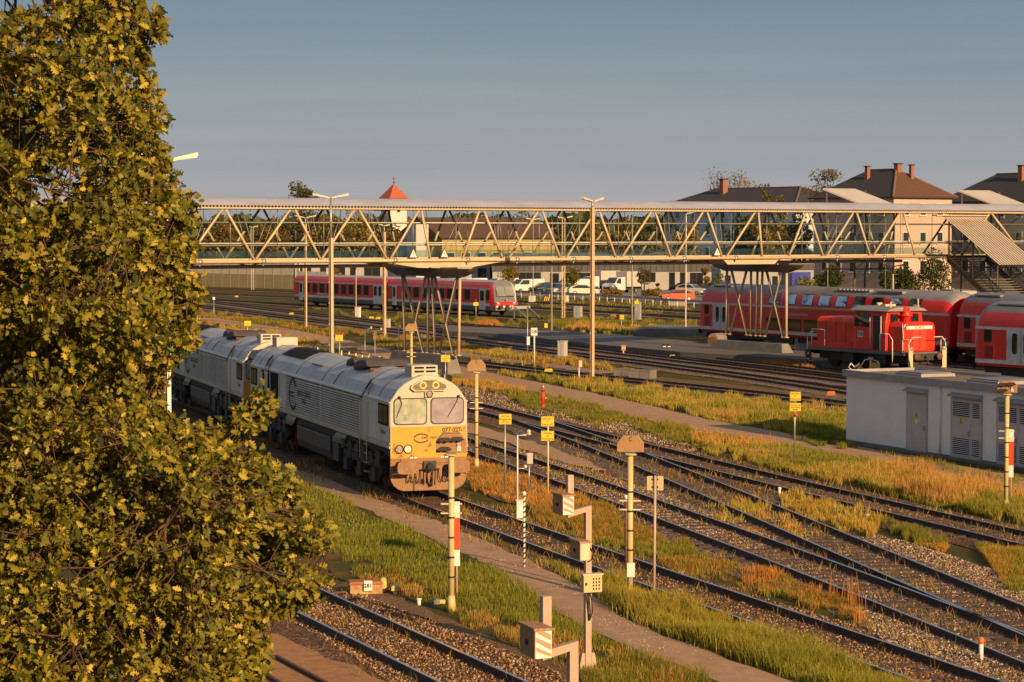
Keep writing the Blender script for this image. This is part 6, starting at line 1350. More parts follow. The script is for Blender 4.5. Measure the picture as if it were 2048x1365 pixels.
bt = [ # label, column, distance, height, radius, colours
 ('dark green tree at the far left, beside the oak leaves', 415, 420, 10.8, 4.5, GREEN+OLIVE), ('orange-tinted tree seen through the first full bridge bay', 445, 400, 10.5, 4.2, OLIVE+RUSTC),
 ('broad dark tree seen through the bridge, above the noise barrier', 490, 420, 11.0, 5.2, GREEN+OLIVE), ('autumn-brown tree left of the tall mast with the V lamp', 540, 400, 10.4, 4.6, OLIVE+RUSTC),
 ('tall dark-leaved tree whose top rises above the bridge roof', 608, 470, 19.6, 4.6, GREEN+OLIVE), ('green tree directly behind the tall mast with the V lamp', 580, 410, 11.5, 4.6, GREEN+OLIVE),
 ('yellowing tree right of the tall mast with the V lamp', 655, 400, 11.8, 4.8, OLIVE+GOLD), ('broad golden tree left of the church tower', 712, 390, 12.2, 5.0, OLIVE+GOLD+GOLD),
 ('dark tree in front of the church tower', 757, 410, 11.8, 4.2, GREEN+OLIVE), ('low rusty tree at the foot of the pale tower', 785, 380, 9.5, 3.8, OLIVE+RUSTC),
 ('dark tree behind the barn roof, left one', 930, 430, 12.0, 5.0, GREEN+OLIVE), ('dark tree behind the barn roof, middle one', 1000, 430, 11.8, 5.0, OLIVE+GREEN), ('olive tree behind the barn roof, right one', 1050, 425, 12.0, 4.0, OLIVE),
 ('dark green tree right of the barn gable', 1140, 400, 10.8, 4.0, GREEN+OLIVE), ('yellowish tree right behind the tall brown mast', 1195, 400, 9.5, 3.8, OLIVE+GOLD), ('golden conical tree left of the blue-grey building', 1247, 380, 11.0, 3.2, GOLD+OLIVE),
 ('green tree at the left corner of the blue-grey building', 1276, 370, 9.8, 3.6, GREEN+OLIVE), ('golden pointed tree in front of the blue-grey building', 1374, 350, 10.6, 2.9, GOLD+OLIVE),
 ('dark birch-like tree at the right end of the blue-grey building', 1492, 350, 11.5, 3.6, GREEN+OLIVE), ('golden tree beside the garage block, through the bridge', 1540, 340, 10.8, 3.4, GOLD+OLIVE),
 ('tall green-golden tree behind the lift tower, left side', 1590, 345, 11.5, 3.2, OLIVE+GOLD)]
for lab, px, D, h, r, cols in bt: bgtree(lab, px, D, h, r, cols, n=2600, leaf=.5)
bgtree('bare-looking tree with sparse leaves above the black roof', 1440, 455, 22.5, 5.0, [(.10,.075,.05), (.16,.10,.04)], n=900, leaf=.35, z0=9); bgtree('rust-leaved tree above the black roof, right of the bare one', 1480, 450, 21.0, 4.2, RUSTC+GOLD, n=1500, leaf=.4, z0=8)
bgtree('thin birch with drooping leaves, left of the sloping roof', 1528, 380, 18.6, 1.5, OLIVE+[(.12,.10,.05)], n=550, leaf=.35, z0=7); bgtree('thin birch between the black roof and the peach house', 1562, 375, 16.9, 1.6, OLIVE+GOLD, n=500, leaf=.35, z0=7)
bgtree('tall birch standing at the left corner of the peach house', 1658, 370, 20.4, 4.6, OLIVE+[(.20,.15,.04), (.13,.12,.04)], n=3200, leaf=.4, z0=8, fill=.9); bgtree('small dark shrub top above the bridge roof, left of the black roof', 1342, 420, 14.8, 1.6, OLIVE, n=300, leaf=.4, z0=8)
for lab, px, D, h, r, cols, z0 in (('small round clipped tree in front of the white wall, above the vans', 1017, 318, 3.9, 1.35, GOLD+OLIVE, 1.6), ('small round clipped tree above the cream hatchback', 1146, 312, 3.9, 1.4, GREEN+OLIVE+GOLD, 1.5), ('small round clipped tree behind the dark lattice mast', 1288, 314, 3.5, 1.1, GREEN+OLIVE, 1.3)):
    bgtree(lab, px, D, h, r, cols, n=1500, leaf=.22, z0=z0, grp='round clipped trees on the parking area', fill=1.4)
bgtree('slim yellow-green columnar tree at the end of the parking area', 1411, 318, 4.6, .6, GOLD+OLIVE, n=900, leaf=.25, z0=.3, fill=1.6); bgtree('clipped golden column beside the pale building, behind the diesel train', 672, 325, 4.0, .7, GOLD, n=600, leaf=.25, z0=.4, fill=1.5)
bgtree('dark small conical shrub in front of the white wall', 1316, 308, 2.1, .35, GREEN, n=350, leaf=.2, z0=.1, name='shrub', cat='shrub', grp='shrubs at the parking area')
for lab, px, D, h, r, cols in (('golden shrub in front of the white double-cab truck, left', 1214, 300, 1.1, .75, GOLD+RUSTC), ('golden shrub in front of the white double-cab truck, right', 1234, 300, 1.0, .8, GOLD+RUSTC), ('yellow ground shrub beside the dark conical shrub', 1306, 305, .9, 1.4, GOLD+OLIVE),
    ('bright green round shrub behind the first double-deck coach', 1437, 300, 3.0, 1.5, [(.10,.14,.02), (.14,.16,.03)]), ('yellow-green round bush right of the bridge pier', 1611, 285, 3.0, 1.5, [(.16,.16,.02), (.22,.19,.03)]), ('dark hedge bush below the peach house', 1660, 300, 4.2, 2.2, GREEN), ('dark green tree below the peach house, right of the lift tower', 1870, 290, 6.4, 2.4, GREEN),
    ('dark columnar bush right of the lift tower', 1775, 290, 4.6, 1.3, GREEN+OLIVE), ('dark bush in front of the house wall', 1800, 300, 5.0, 2.2, GREEN), ('dark hedge bush left of the black car', 1835, 300, 3.0, 2.4, GREEN)):
    bgtree(lab, px, D, h, r, cols, n=2600 if h > 4 else 1100, leaf=.3, z0=.1, name='shrub', cat='shrub', grp='shrubs at the parking area', fill=1.3)
# far woodland
n = 26000; uu = rng.uniform(-.42, .42, n); DD = rng.uniform(650, 1000, n); hm = 9.5+4*vnoise((uu+.5)*300, DD*.02, .35, 5)+2*vnoise((uu+.5)*300, DD*.02, 1.5, 6); zz = hm*rng.uniform(0, 1, n)**.6
v, f, c = leaves_at(np.stack([uu*DD, DD, zz], -1), 3.6, GREEN+OLIVE+[(.12,.09,.03)]); tag(facemesh('forest', v, f, LM, c), kind='stuff')

# ---------------------------------------------------------------- the oak in the foreground
OD = 17.0
outline = [(-520,-260), (320,-260), (300,-40), (306,0), (337,40), (347,72), (318,105), (322,180), (352,225), (350,275), (352,335), (375,360), (382,400), (424,385), (395,425), (408,495), (372,522), (412,565), (422,600), (398,640), (418,672), (398,706), (352,740), (330,765), (330,805), (390,860), (462,850), (520,790), (553,765), (562,820), (528,860), (480,895), (560,918), (606,960), (604,1000), (640,1030), (692,1085), (640,1108), (560,1096), (600,1130), (672,1160), (640,1205), (575,1235), (520,1255), (560,1300), (520,1380), (470,1520), (200,1640), (-520,1640)]
def inpoly(x, y, poly):
    p = np.array(poly, float); n = len(p); ins = np.zeros(x.shape, bool); j = n-1
    for i in range(n):
        c = ((p[i,1] > y) != (p[j,1] > y)) & (x < (p[j,0]-p[i,0])*(y-p[i,1])/(p[j,1]-p[i,1]+1e-9)+p[i,0]); ins ^= c; j = i
    return ins
def edgedist(x, y, poly):
    p = np.array(poly, float); best = np.full(x.shape, 1e9)
    for i in range(len(p)):
        a, b = p[i], p[(i+1) % len(p)]; d = b-a; t = np.clip(((x-a[0])*d[0]+(y-a[1])*d[1])/(d@d), 0, 1); best = np.minimum(best, np.hypot(x-a[0]-t*d[0], y-a[1]-t*d[1]))
    return best
oak = thing('oak_tree', 'large golden-green oak with acorns filling the left edge of the view', 'tree', (-5.6, 18.2, 0))
NC = 7600; cx = rng.uniform(-500, 700, NC*4); cy = rng.uniform(-240, 1600, NC*4); k = inpoly(cx, cy, outline)
k &= (cx > -40) | (rng.random(NC*4) < .45)
nn_ = vnoise(cx+600, cy+600, .012, 11); k &= nn_ > .16+.14*((cx < 120) & (cy < 420)); cx, cy = cx[k][:NC], cy[k][:NC]
e = edgedist(cx, cy, outline); kk_ = OD/4600.; thick = np.clip(e/90, .12, 1.)*1.7; dep = OD+rng.uniform(-1, 1, len(cx))*thick+.7*vnoise(cx+600, cy+600, .008, 3)
# pull centres in slightly so that leaf tips end at the outline
X_ = (cx-14-1024)/4600*dep; Z_ = H+(682.5-cy)/4600*dep*1.0-math.tan(PITCH)*dep
C = np.stack([X_, dep, Z_], -1)-np.array([-5.6, 18.2, 0])
def okseg(a, b):
    q = np.array([a+(b-a)*f for f in np.linspace(.1, .95, 7)])+np.array([-5.6, 18.2, 0]); rx = q[:, 0]/q[:, 1]*4600+1024; ry = 682.5-((q[:, 2]-H)/q[:, 1]+math.tan(PITCH))*4600
    return bool(inpoly(rx, ry, outline).all() or (q[:, 0] < -4.2).all())
# limbs from the trunk to spread targets
trunk_top = np.array([.6, -.3, 13.5]); m = M(); m.tube((0,0,-.3), (.1,-.05,4.5), .42, .34, n=14); m.tube((.1,-.05,4.4), (.3,-.15,8.5), .34, .24, n=12); m.tube((.3,-.15,8.4), tuple(trunk_top), .24, .08, n=10); m.obj('trunk', barkm, oak)
tg = C[rng.choice(np.where(edgedist(cx, cy, outline) > 45)[0], 34, replace=False)]+np.array([0, .4, 0]); lp = []
for q in tg:
    z0 = max(3.2, min(12.8, q[2]-rng.uniform(.2, 2.8))); f = z0/13.5; a = np.array([.6*f, -.3*f, z0]); b = q; pts = []
    for j in range(9): t_ = j/8; w_ = a+(b-a)*t_; w_[2] += .35*math.sin(pi*t_)+.08*rng.normal(); w_[:2] += rng.normal(size=2)*.06*(j > 0); pts.append(w_)
    if not all(okseg(pts[j], pts[j+1]) or pts[j][0] < 1.2 for j in range(4, 8)): continue
    m = M()
    for j in range(8): m.tube(pts[j], pts[j+1], .05*(1-j/9)+.006, .05*(1-(j+1)/9)+.006, n=7, cap=False)
    m.obj('limb', barkm, oak)
    for j in range(2, 8):
        for f_ in (0, .33, .66): lp.append(pts[j]*(1-f_)+pts[j+1]*f_)
lp = np.array(lp); m = M(); sec = C[rng.choice(len(C), 900, replace=False)]; sp2 = []
for q in sec:
    d = np.linalg.norm(lp-q, axis=1); a = lp[np.argsort(d)[rng.integers(0, 8)]]; mid = (a+q)/2+rng.normal(size=3)*.06
    if not okseg(a, q): continue
    m.tube(a, mid, .014, .009, n=5, cap=False); m.tube(mid, q, .009, .004, n=5, cap=False); sp2 += [a+(mid-a)*f_ for f_ in (.4, .6, .8)]+[mid+(q-mid)*f_ for f_ in (0, .2, .4, .6, .8, 1)]
sp2 = np.array(sp2+list(lp))
ends = []
for q in C:
    d = np.linalg.norm(sp2-q, axis=1); a = sp2[np.argpartition(d, 12)[rng.integers(0, 12)]]; v_ = q-a; l_ = np.linalg.norm(v_)+1e-6
    if l_ > .45: a = q-v_/l_*.45
    m.tube(a, q, .006, .003, n=3, cap=False); ends.append((q-a)/(np.linalg.norm(q-a)+1e-6))
tag(m.obj('twigs', mat('twig_bark', (.085,.045,.022), .8), oak), kind='stuff')
ends = np.array(ends)
# lobed leaves, gathered in sprays at the twig tips
half = [(0,0), (.08,.06), (.18,.22), (.28,.11), (.40,.34), (.50,.14), (.64,.38), (.76,.16), (.90,.20), (1.0,.0)]
lv = np.array([(x, y, 0) for x, y in half] + [(x, -y, 0) for x, y in half[-2:0:-1]]); NL = len(lv)
mid_i = 0
per = rng.integers(9, 17, len(C)); I = np.repeat(np.arange(len(C)), per); n = len(I)
ax = ends[I]*.7+rng.normal(size=(n, 3))*.75; ax[:, 2] -= .15; ax /= np.linalg.norm(ax, axis=1)[:, None]
nrm = rng.normal(size=(n, 3))*.85+np.array(sv)*.75+np.array([0,0,.35]); nrm -= (nrm*ax).sum(1)[:, None]*ax; nrm /= np.linalg.norm(nrm, axis=1)[:, None]; bt_ = np.cross(nrm, ax)
sz = rng.uniform(.04, .088, n); org = C[I]+ends[I]*rng.uniform(-.12, .03, n)[:, None]+rng.normal(size=(n, 3))*.02
curl = rng.uniform(-.5, .3, n); fold = rng.uniform(.15, .75, n)
lx, ly = lv[:, 0], lv[:, 1]
Z2 = fold[:, None]*np.abs(ly)[None]*1.2+curl[:, None]*(lx**2)[None]*.5
Vt = org[:, None, :]+sz[:, None, None]*(lx[None, :, None]*ax[:, None, :]+ly[None, :, None]*bt_[:, None, :]+Z2[:, :, None]*nrm[:, None, :])
# midrib-split: two halves as strips of quads across the leaf: (i, i+1, NL-i-1, NL-i)
hn2 = len(half); quads = []
for i in range(1, hn2-2): quads.append((i, i+1, NL-(i+1), NL-i))
quads = np.array(quads+[(0, 1, NL-1, NL-1)][:0])
tips = [(0, 1, NL-1), (hn2-2, hn2-1, hn2)]
# add a midrib vertex row for the fold
mr = np.array([(x, 0, 0) for x, y in half]); Zm = curl[:, None]*(mr[:, 0]**2)[None]*.5
Vm = org[:, None, :]+sz[:, None, None]*(mr[None, :, 0, None]*ax[:, None, :]+Zm[:, :, None]*nrm[:, None, :])
Vall = np.concatenate([Vt, Vm], 1); T = NL+hn2; Q = []
for i in range(hn2-1):
    Q.append((NL+i, i, i+1, NL+i+1)); j0 = (NL-i) % NL; j1 = (NL-i-1) % NL; Q.append((NL+i, NL+i+1, j1, j0))
Q = [q for q in Q]; Q = np.array(Q); Fc = (np.arange(n)[:, None, None]*T+Q[None]).reshape(-1, 4)
col = pal(n, [(.22,.195,.018), (.30,.24,.024), (.13,.14,.016), (.42,.33,.04), (.55,.42,.07), (.07,.08,.012)], [.25,.21,.24,.10,.05,.15])
facemesh('crown', Vall.reshape(-1, 3), Fc, LM, np.repeat(col, T, 0), oak)
# acorns
na_ = 1500; I = rng.choice(len(C), na_); o_ = np.array([(0,0,.9),(0,0,-.9),(.5,0,0),(-.5,0,0),(0,.5,0),(0,-.5,0)]); o_[2:, 2] = .2
Rm = rotm(na_); v = (o_[None]@Rm)*rng.uniform(.014, .02, na_)[:, None, None]+(C[I]+rng.normal(size=(na_, 3))*.05)[:, None]
fa = np.array([(0,2,4),(0,4,3),(0,3,5),(0,5,2),(1,4,2),(1,3,4),(1,5,3),(1,2,5)]); fa = (np.arange(na_)[:, None, None]*6+fa[None]).reshape(-1, 3)
tag(facemesh('acorns', v.reshape(-1, 3), fa, LM, np.repeat(pal(na_, [(.42,.36,.10), (.36,.28,.07)]), 6, 0), oak, smooth=True), kind='stuff')
# hedge of shrubs under the oak is out of view; grass follows
# ---------------------------------------------------------------- grass, weeds and loose stones
def toG(x, y, z=0.):
    a = (x-1024)/4600; b = (682.5-y)/4600; ry = CP+b*SP; rz = -SP+b*CP; t = (z-H)/rz; return a*t, ry*t
trk = np.concatenate([np.array([(p.x, p.y) for p in c]) for k_, c in TR.items() if k_ in ('T1','T2','P','Q','M','T6','T7','T8')])
trs = [np.array([(p.x, p.y) for p in c]) for k_, c in TR.items()]; pths = [(np.array([(p.x, p.y) for p in pB]), .78), (np.array([(p.x, p.y) for p in pA]), 1.4), (np.array([(p.x, p.y) for p in pC]), .8)]
def linedist(x, y, L_):
    best = np.full(x.shape, 1e9); m0 = (L_[:, 1] > y.min()-5) & (L_[:, 1] < y.max()+5); L2 = L_
    for a, b in zip(L2, L2[1:]):
        if max(a[1], b[1]) < y.min()-4 or min(a[1], b[1]) > y.max()+4: continue
        d = b-a; t = np.clip(((x-a[0])*d[0]+(y-a[1])*d[1])/(d@d+1e-9), 0, 1); best = np.minimum(best, np.hypot(x-a[0]-t*d[0], y-a[1]-t*d[1]))
    return best
BV, BF, BC, bo = [], [], [], 0
G_ = [(.12,.16,.014), (.17,.20,.018), (.08,.11,.012)]; LIME = [(.27,.27,.022), (.35,.31,.03)]; STRAW = [(.50,.35,.08), (.44,.29,.05), (.56,.41,.12)]; ORG = [(.50,.20,.035), (.42,.15,.025), (.54,.26,.06)]; OLV = [(.20,.18,.02), (.28,.22,.03)]
def grass(poly, n, h0, h1, ca, cb, trackgap=1.05, pathgap=True, clump=.35, cs=.45, wpx=.9, lean=.35, thin=0.):
    global bo
    p = np.array(poly, float); x = rng.uniform(p[:,0].min(), p[:,0].max(), n*3); y = rng.uniform(p[:,1].min(), p[:,1].max(), n*3)
    jx = 26*(vnoise(x+900, y+900, .06, 21)-.5)+30*(vnoise(x+900, y+900, .02, 24)-.5); jy = 16*(vnoise(x+900, y+900, .09, 22)-.5)+14*(vnoise(x+900, y+900, .025, 23)-.5)
    k = inpoly(x+jx, y+jy, poly); x, y = x[k][:n], y[k][:n]
    if not len(x): return
    X, Yw = toG(x, y); nz_ = vnoise(X+300, Yw, cs, 31)*.65+vnoise(X+300, Yw, cs*4, 32)*.35; k = nz_ > clump+rng.normal(size=len(X))*.06
    for L_ in trs:
        d = linedist(X, Yw, L_); k &= (d > trackgap) & (np.abs(d-.75) > .12)
    if pathgap:
        for L_, g in pths: k &= linedist(X, Yw, L_) > g+rng.normal(size=len(X))*.12
    X, Yw, nz_ = X[k], Yw[k], nz_[k]; n2 = len(X)
    if not n2: return
    h = rng.uniform(h0, h1, n2)*(.25+1.25*np.clip((nz_-clump)/(1-clump), 0, 1)**1.2); w = np.maximum(.007, Yw/4600*wpx*1.1)*rng.uniform(.6, 1.3, n2)
    an = rng.uniform(0, 2*pi, n2); lx = np.cos(an)*h*lean*rng.uniform(.2, 1.6, n2); ly = np.sin(an)*h*lean*rng.uniform(.2, 1.6, n2); fa = rng.uniform(-.7, .7, n2); wx, wy = np.cos(fa)*w, np.sin(fa)*w
    b = np.stack([X, Yw, np.full(n2, -.05)], -1); s_ = np.stack([wx, wy, np.zeros(n2)], -1)
    m_ = b+np.stack([lx*.35, ly*.35, h*.55+.04], -1); tp = b+np.stack([lx, ly, h+.04], -1)
    v = np.stack([b-s_*.5, b+s_*.5, m_+s_*.42, m_-s_*.42, tp+s_*.08, tp-s_*.08], 1).reshape(-1, 3)
    i = np.arange(n2)*6; f = np.concatenate([np.stack([i, i+1, i+2, i+3], -1), np.stack([i+3, i+2, i+4, i+5], -1)])
    mixn = vnoise(X+900, Yw+50, .35, 41)*.7+vnoise(X+900, Yw, 1.6, 42)*.3; sel = rng.random(n2) < np.clip((mixn-.38)*4, 0, 1); c = np.where(sel[:, None], pal(n2, cb), pal(n2, ca)); cc = np.repeat(c[:, None, :], 6, 1)
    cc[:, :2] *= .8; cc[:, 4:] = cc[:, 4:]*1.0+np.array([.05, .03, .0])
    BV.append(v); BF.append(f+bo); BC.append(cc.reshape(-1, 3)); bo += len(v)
grass([(300,850),(400,880),(560,935),(620,965),(700,1000),(760,1035),(890,1085),(1000,1130),(1090,1160),(1125,1215),(1180,1255),(1230,1280),(1300,1310),(1200,1300),(1100,1270),(1000,1240),(900,1195),(800,1150),(740,1130),(680,1120),(620,1110),(560,1080),(400,1000),(300,950)], 60000, .10, .26, G_+LIME, LIME+G_+OLV, clump=.15, wpx=.8)
grass([(680,1120),(800,1150),(900,1195),(1000,1240),(1130,1280),(1300,1315),(1420,1360),(1440,1390),(1180,1390),(1100,1320),(1000,1280),(900,1225),(820,1190),(700,1160)], 26000, .08, .30, G_+OLV, STRAW+ORG+G_, clump=.38, cs=1.1, wpx=.9)
grass([(560,900),(700,958),(800,1003),(900,1045),(1000,1085),(1110,1125),(1200,1158),(1180,1200),(1150,1170),(1080,1145),(1000,1110),(900,1068),(800,1024),(700,981),(600,940)], 26000, .10, .24, G_+LIME, OLV+LIME, clump=.15, trackgap=.95)
grass([(1150,1150),(1250,1180),(1400,1235),(1600,1300),(1800,1360),(1900,1400),(1620,1400),(1480,1345),(1400,1312),(1290,1276),(1230,1252),(1180,1220),(1160,1180)], 62000, .18, .50, G_+LIME+LIME, LIME+OLV+STRAW[:1], clump=.16, cs=.8, wpx=1.0, trackgap=.95)
grass([(925,915),(1000,935),(1100,975),(1190,1005),(1260,1040),(1200,1075),(1080,1030),(960,985),(925,960)], 22000, .12, .36, ORG+ORG+STRAW, OLV+ORG+G_, clump=.34, cs=.9, wpx=.9)
grass([(1040,1010),(1190,1040),(1300,1062),(1420,1108),(1540,1148),(1640,1180),(1700,1212),(1745,1255),(1660,1225),(1560,1195),(1460,1168),(1330,1128),(1200,1085),(1080,1045)], 44000, .14, .34, G_+LIME+OLV, ORG+OLV+G_, clump=.27, cs=.7, wpx=.9)
grass([(1480,1130),(1640,1175),(1740,1250),(1640,1215),(1500,1165)], 5000, .2, .45, ORG+STRAW, ORG, clump=.35, cs=.9, wpx=.9, lean=.2)
grass([(1660,1170),(1720,1195),(1740,1225),(1700,1225),(1655,1195)], 110, .5, 1.0, ORG, ORG, clump=.0, wpx=1.5, lean=.12)
grass([(1540,985),(1600,990),(1700,1012),(1780,1030),(1730,1078),(1650,1065),(1560,1022)], 12000, .22, .46, STRAW[:2]+LIME+ORG[:1], OLV+STRAW, clump=.38, cs=1.3, wpx=1.3, lean=.15)
grass([(1390,1005),(1480,995),(1560,1020),(1640,1060),(1680,1085),(1560,1082),(1430,1055)], 5500, .2, .42, STRAW[:2]+LIME, OLV+STRAW+ORG, clump=.52, cs=1.5, wpx=1.6, lean=.15, trackgap=.0)
grass([(1760,1040),(1850,1065),(1900,1085),(1870,1105),(1790,1075)], 4000, .10, .28, G_+OLV, ORG+LIME, clump=.25); grass([(1940,1095),(2060,1090),(2060,1185),(2000,1165)], 8000, .14, .34, OLV+LIME+ORG, G_+LIME, clump=.15)
S5 = [(1370,862),(1440,864),(1560,884),(1700,912),(1800,930),(1900,948),(2060,985),(2060,1048),(1950,1036),(1850,1012),(1700,972),(1550,938),(1450,912),(1370,893)]
grass(S5, 52000, .16, .38, G_+LIME+OLV, LIME+STRAW+OLV, clump=.18, cs=.6, wpx=.95, trackgap=2.1)
grass([(x_, y_-6) for x_, y_ in S5], 26000, .35, .70, ORG+STRAW, STRAW+ORG, clump=.47, cs=.5, wpx=.9, trackgap=2.3, lean=.2)
grass([(930,735),(1000,742),(1187,765),(1400,788),(1690,818),(1692,882),(1600,872),(1500,852),(1400,836),(1300,812),(1200,790),(1080,765),(940,745)], 62000, .18, .42, LIME+G_+OLV, STRAW+LIME+OLV, clump=.2, cs=.6, wpx=.95, trackgap=1.6)
grass([(930,735),(1000,742),(1187,765),(1400,788),(1690,818),(1692,870),(1500,842),(1300,806),(1080,762)], 14000, .4, .7, STRAW+LIME, STRAW+ORG, clump=.48, cs=.5, wpx=.9, lean=.2, trackgap=1.7)
grass([(980,788),(1050,788),(1150,802),(1250,828),(1340,852),(1420,885),(1350,888),(1250,858),(1150,838),(1050,818)], 24000, .14, .40, G_+OLV, LIME+G_+ORG[:1], clump=.35, trackgap=1.9)
grass([(905,752),(1000,772),(1060,785),(1000,790),(905,770)], 6000, .15, .35, G_+LIME, ORG+STRAW, clump=.2, trackgap=1.9)
grass([(380,646),(560,672),(700,700),(800,722),(880,745),(880,765),(700,728),(560,700),(380,680)], 26000, .25, .5, LIME+STRAW+OLV, ORG+STRAW, clump=.12, trackgap=1.6)
grass([(380,620),(560,642),(700,662),(745,672),(640,668),(500,655),(380,640)], 14000, .18, .36, G_+OLV, ORG+OLV, clump=.15, trackgap=1.6); grass([(745,668),(830,680),(940,690),(1080,712),(1187,727),(1300,748),(1150,738),(1000,722),(880,705),(745,690)], 26000, .2, .45, LIME+STRAW+OLV, G_+STRAW+ORG, clump=.15, trackgap=1.6)
grass([(560,618),(800,638),(1000,648),(1250,660),(1400,655),(1400,640),(1200,636),(1040,630),(1040,640),(800,628)], 24000, .12, .3, [(.10,.12,.025),(.13,.14,.03)], OLV, clump=.25, trackgap=1.2); grass([(1120,655),(1200,650),(1330,660),(1300,668),(1180,665)], 5000, .25, .5, STRAW+ORG, LIME, clump=.1, trackgap=1.2)
grass([(930,648),(1010,648),(1010,655),(930,655)], 1500, .3, .55, STRAW+ORG, ORG, clump=.0); grass([(1030,588),(1400,606),(1400,628),(1030,612)], 5000, .15, .35, OLV, STRAW+G_, clump=.45, trackgap=1.2); grass([(1500,712),(1620,724),(1640,738),(1560,735),(1510,722)], 4000, .15, .35, LIME+STRAW, ORG, clump=.1, trackgap=1.5)
grass([(1760,905),(1990,948),(2060,960),(2060,972),(1980,955),(1760,912)], 2500, .08, .25, G_+OLV, OLV, clump=.3, pathgap=False); grass([(1560,870),(1692,888),(1720,900),(1640,896)], 2500, .15, .35, G_, OLV, clump=.1, pathgap=False)
# weeds between the rails
for key, nW in (('T1', 2600), ('T2', 5200), ('P', 2600), ('M', 1800), ('Q', 2200)):
    c = np.array([(p.x, p.y) for p in TR[key] if 30 < p.y < 95]); i = rng.integers(0, len(c)-1, nW*2); t_ = rng.random(nW*2)[:, None]; q = c[i]*(1-t_)+c[i+1]*t_; d = c[i+1]-c[i]; d /= np.linalg.norm(d, axis=1)[:, None]; q = q+np.stack([-d[:,1], d[:,0]], -1)*rng.uniform(-1.9, 1.9, nW*2)[:, None]
    k = (vnoise(q[:,0]+300, q[:,1], 1.3, 55) > .58); q = q[k][:nW]; n2 = len(q); h = rng.uniform(.06, .26, n2); w = np.maximum(.008, q[:,1]/4600*.9); an = rng.uniform(0, 2*pi, n2)
    b = np.stack([q[:,0], q[:,1], np.full(n2, .01)], -1); s_ = np.stack([w, w*0, w*0], -1); tp = b+np.stack([np.cos(an)*h*.5, np.sin(an)*h*.5, h], -1); m_ = (b+tp)/2+np.array([0,0,.02])
    v = np.stack([b-s_*.5, b+s_*.5, m_+s_*.42, m_-s_*.42, tp+s_*.08, tp-s_*.08], 1).reshape(-1, 3); ii = np.arange(n2)*6
    BV.append(v); BF.append(np.concatenate([np.stack([ii, ii+1, ii+2, ii+3], -1), np.stack([ii+3, ii+2, ii+4, ii+5], -1)])+bo); BC.append(np.repeat(pal(n2, OLV+ORG+STRAW+G_), 6, 0)); bo += len(v)
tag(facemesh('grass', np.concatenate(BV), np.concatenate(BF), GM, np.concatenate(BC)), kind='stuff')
# small white flowers in the lawn
n = 2600; x = rng.uniform(600, 1500, n*4); y = rng.uniform(960, 1400, n*4); k = inpoly(x, y, [(590,950),(700,1005),(900,1090),(1080,1165),(1250,1300),(1420,1330),(1900,1400),(1480,1340),(1200,1210),(1400,1240),(1150,1160),(800,1030),(640,960)]) | inpoly(x, y, [(600,980),(700,1010),(760,1060),(700,1070),(620,1030)]); x, y = x[k][:n], y[k][:n]; X, Yw = toG(x, y, .15); k = vnoise(X+300, Yw, .8, 77) > .5; X, Yw = X[k], Yw[k]; n = len(X)
v, f, c = leaves_at(np.stack([X, Yw, rng.uniform(.12, .3, n)], -1), .028, [(.7,.66,.6)]); tag(facemesh('flowers', v, f, GM, c), kind='stuff')
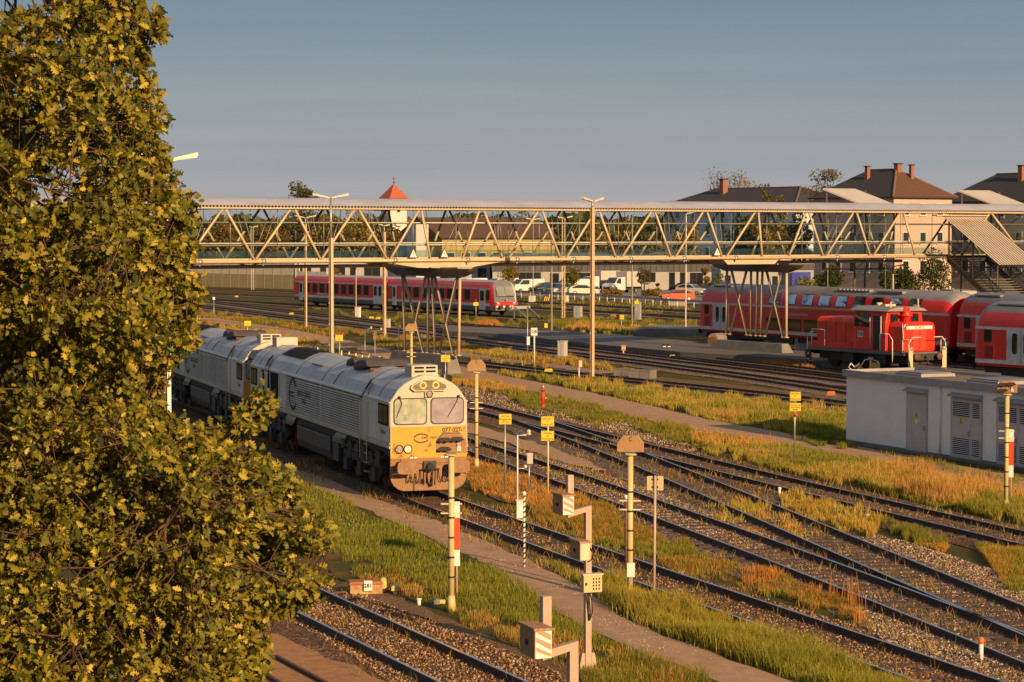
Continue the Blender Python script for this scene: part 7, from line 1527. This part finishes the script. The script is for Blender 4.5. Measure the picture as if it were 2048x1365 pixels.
# loose ballast stones
SV, SC_, n0 = [], [], 0
def stonesc(poly, n, cols, s0=.022, s1=.05, z=.02, gap=0.):
    p = np.array(poly, float); x = rng.uniform(p[:,0].min(), p[:,0].max(), n*3); y = rng.uniform(p[:,1].min(), p[:,1].max(), n*3); jx = 14*(vnoise(x+900, y+900, .05, 61)-.5); k = inpoly(x+jx, y+jx*.6, poly); x, y = x[k][:n], y[k][:n]; X, Yw = toG(x, y, .02); n2 = len(X)
    SV.append(np.stack([X, Yw, np.full(n2, z)-rng.uniform(0, .015, n2), rng.uniform(s0, s1, n2)], -1)); SC_.append(pal(n2, cols))
GR = [(.28,.20,.13), (.12,.08,.05), (.52,.42,.30), (.07,.045,.03), (.24,.14,.08)]; RU = [(.18,.085,.035), (.08,.042,.022), (.28,.16,.08), (.42,.29,.17), (.05,.028,.017)]
stonesc([(1040,905),(1190,945),(1300,980),(1450,1035),(1560,1080),(1500,1100),(1330,1050),(1200,1000),(1100,955)], 15000, GR); stonesc([(1640,1195),(1760,1228),(2060,1340),(2060,1400),(1990,1380),(1780,1290)], 9000, GR, .03, .055)
stonesc([(905,770),(1010,785),(1120,815),(1240,845),(1440,890),(1380,905),(1240,870),(1100,835),(905,795)], 14000, GR); stonesc([(1690,1060),(1800,1078),(2060,1165),(2060,1225),(1900,1160),(1780,1110)], 9000, GR)
stonesc([(540,1140),(700,1180),(860,1240),(1000,1295),(1110,1340),(1180,1400),(830,1400),(700,1310),(580,1240)], 12000, RU, .02, .05); stonesc([(850,985),(950,1000),(1200,1085),(1500,1185),(1900,1310),(2060,1365),(2060,1400),(1800,1380),(1400,1235),(1100,1125)], 12000, RU, .02, .045)
stonesc([(930,870),(1100,925),(1400,1030),(1700,1150),(2060,1290),(2060,1340),(1800,1240),(1500,1120),(1200,1010),(930,910)], 14000, GR+RU, .02, .045); stonesc([(930,795),(1200,865),(1500,940),(1800,1005),(2060,1060),(2060,1095),(1800,1040),(1500,975),(1200,895),(930,825)], 12000, GR+RU, .02, .05)
stonesc([(1400,955),(1600,1020),(2060,1215),(2060,1265),(1800,1165),(1500,1040)], 9000, GR+RU, .02, .045)
A_ = np.concatenate(SV); cA = np.concatenate(SC_); n = len(A_); Rm = rotm(n); o_ = np.array([(0,0,.7),(0,0,-.7),(1,.15,0),(-.9,0,.1),(.1,.8,0),(0,-.75,-.1)])
v = (o_[None]*rng.uniform(.7, 1.2, (n, 6, 1))@Rm)*A_[:, 3, None, None]+A_[:, None, :3]; fa = np.array([(0,2,4),(0,4,3),(0,3,5),(0,5,2),(1,4,2),(1,3,4),(1,5,3),(1,2,5)])
SM = leafmat('loose_stone', trans=0., rough=.85); tag(facemesh('gravel', v.reshape(-1, 3), (np.arange(n)[:, None, None]*6+fa[None]).reshape(-1, 3), SM, np.repeat(cA, 6, 0)), kind='stuff')
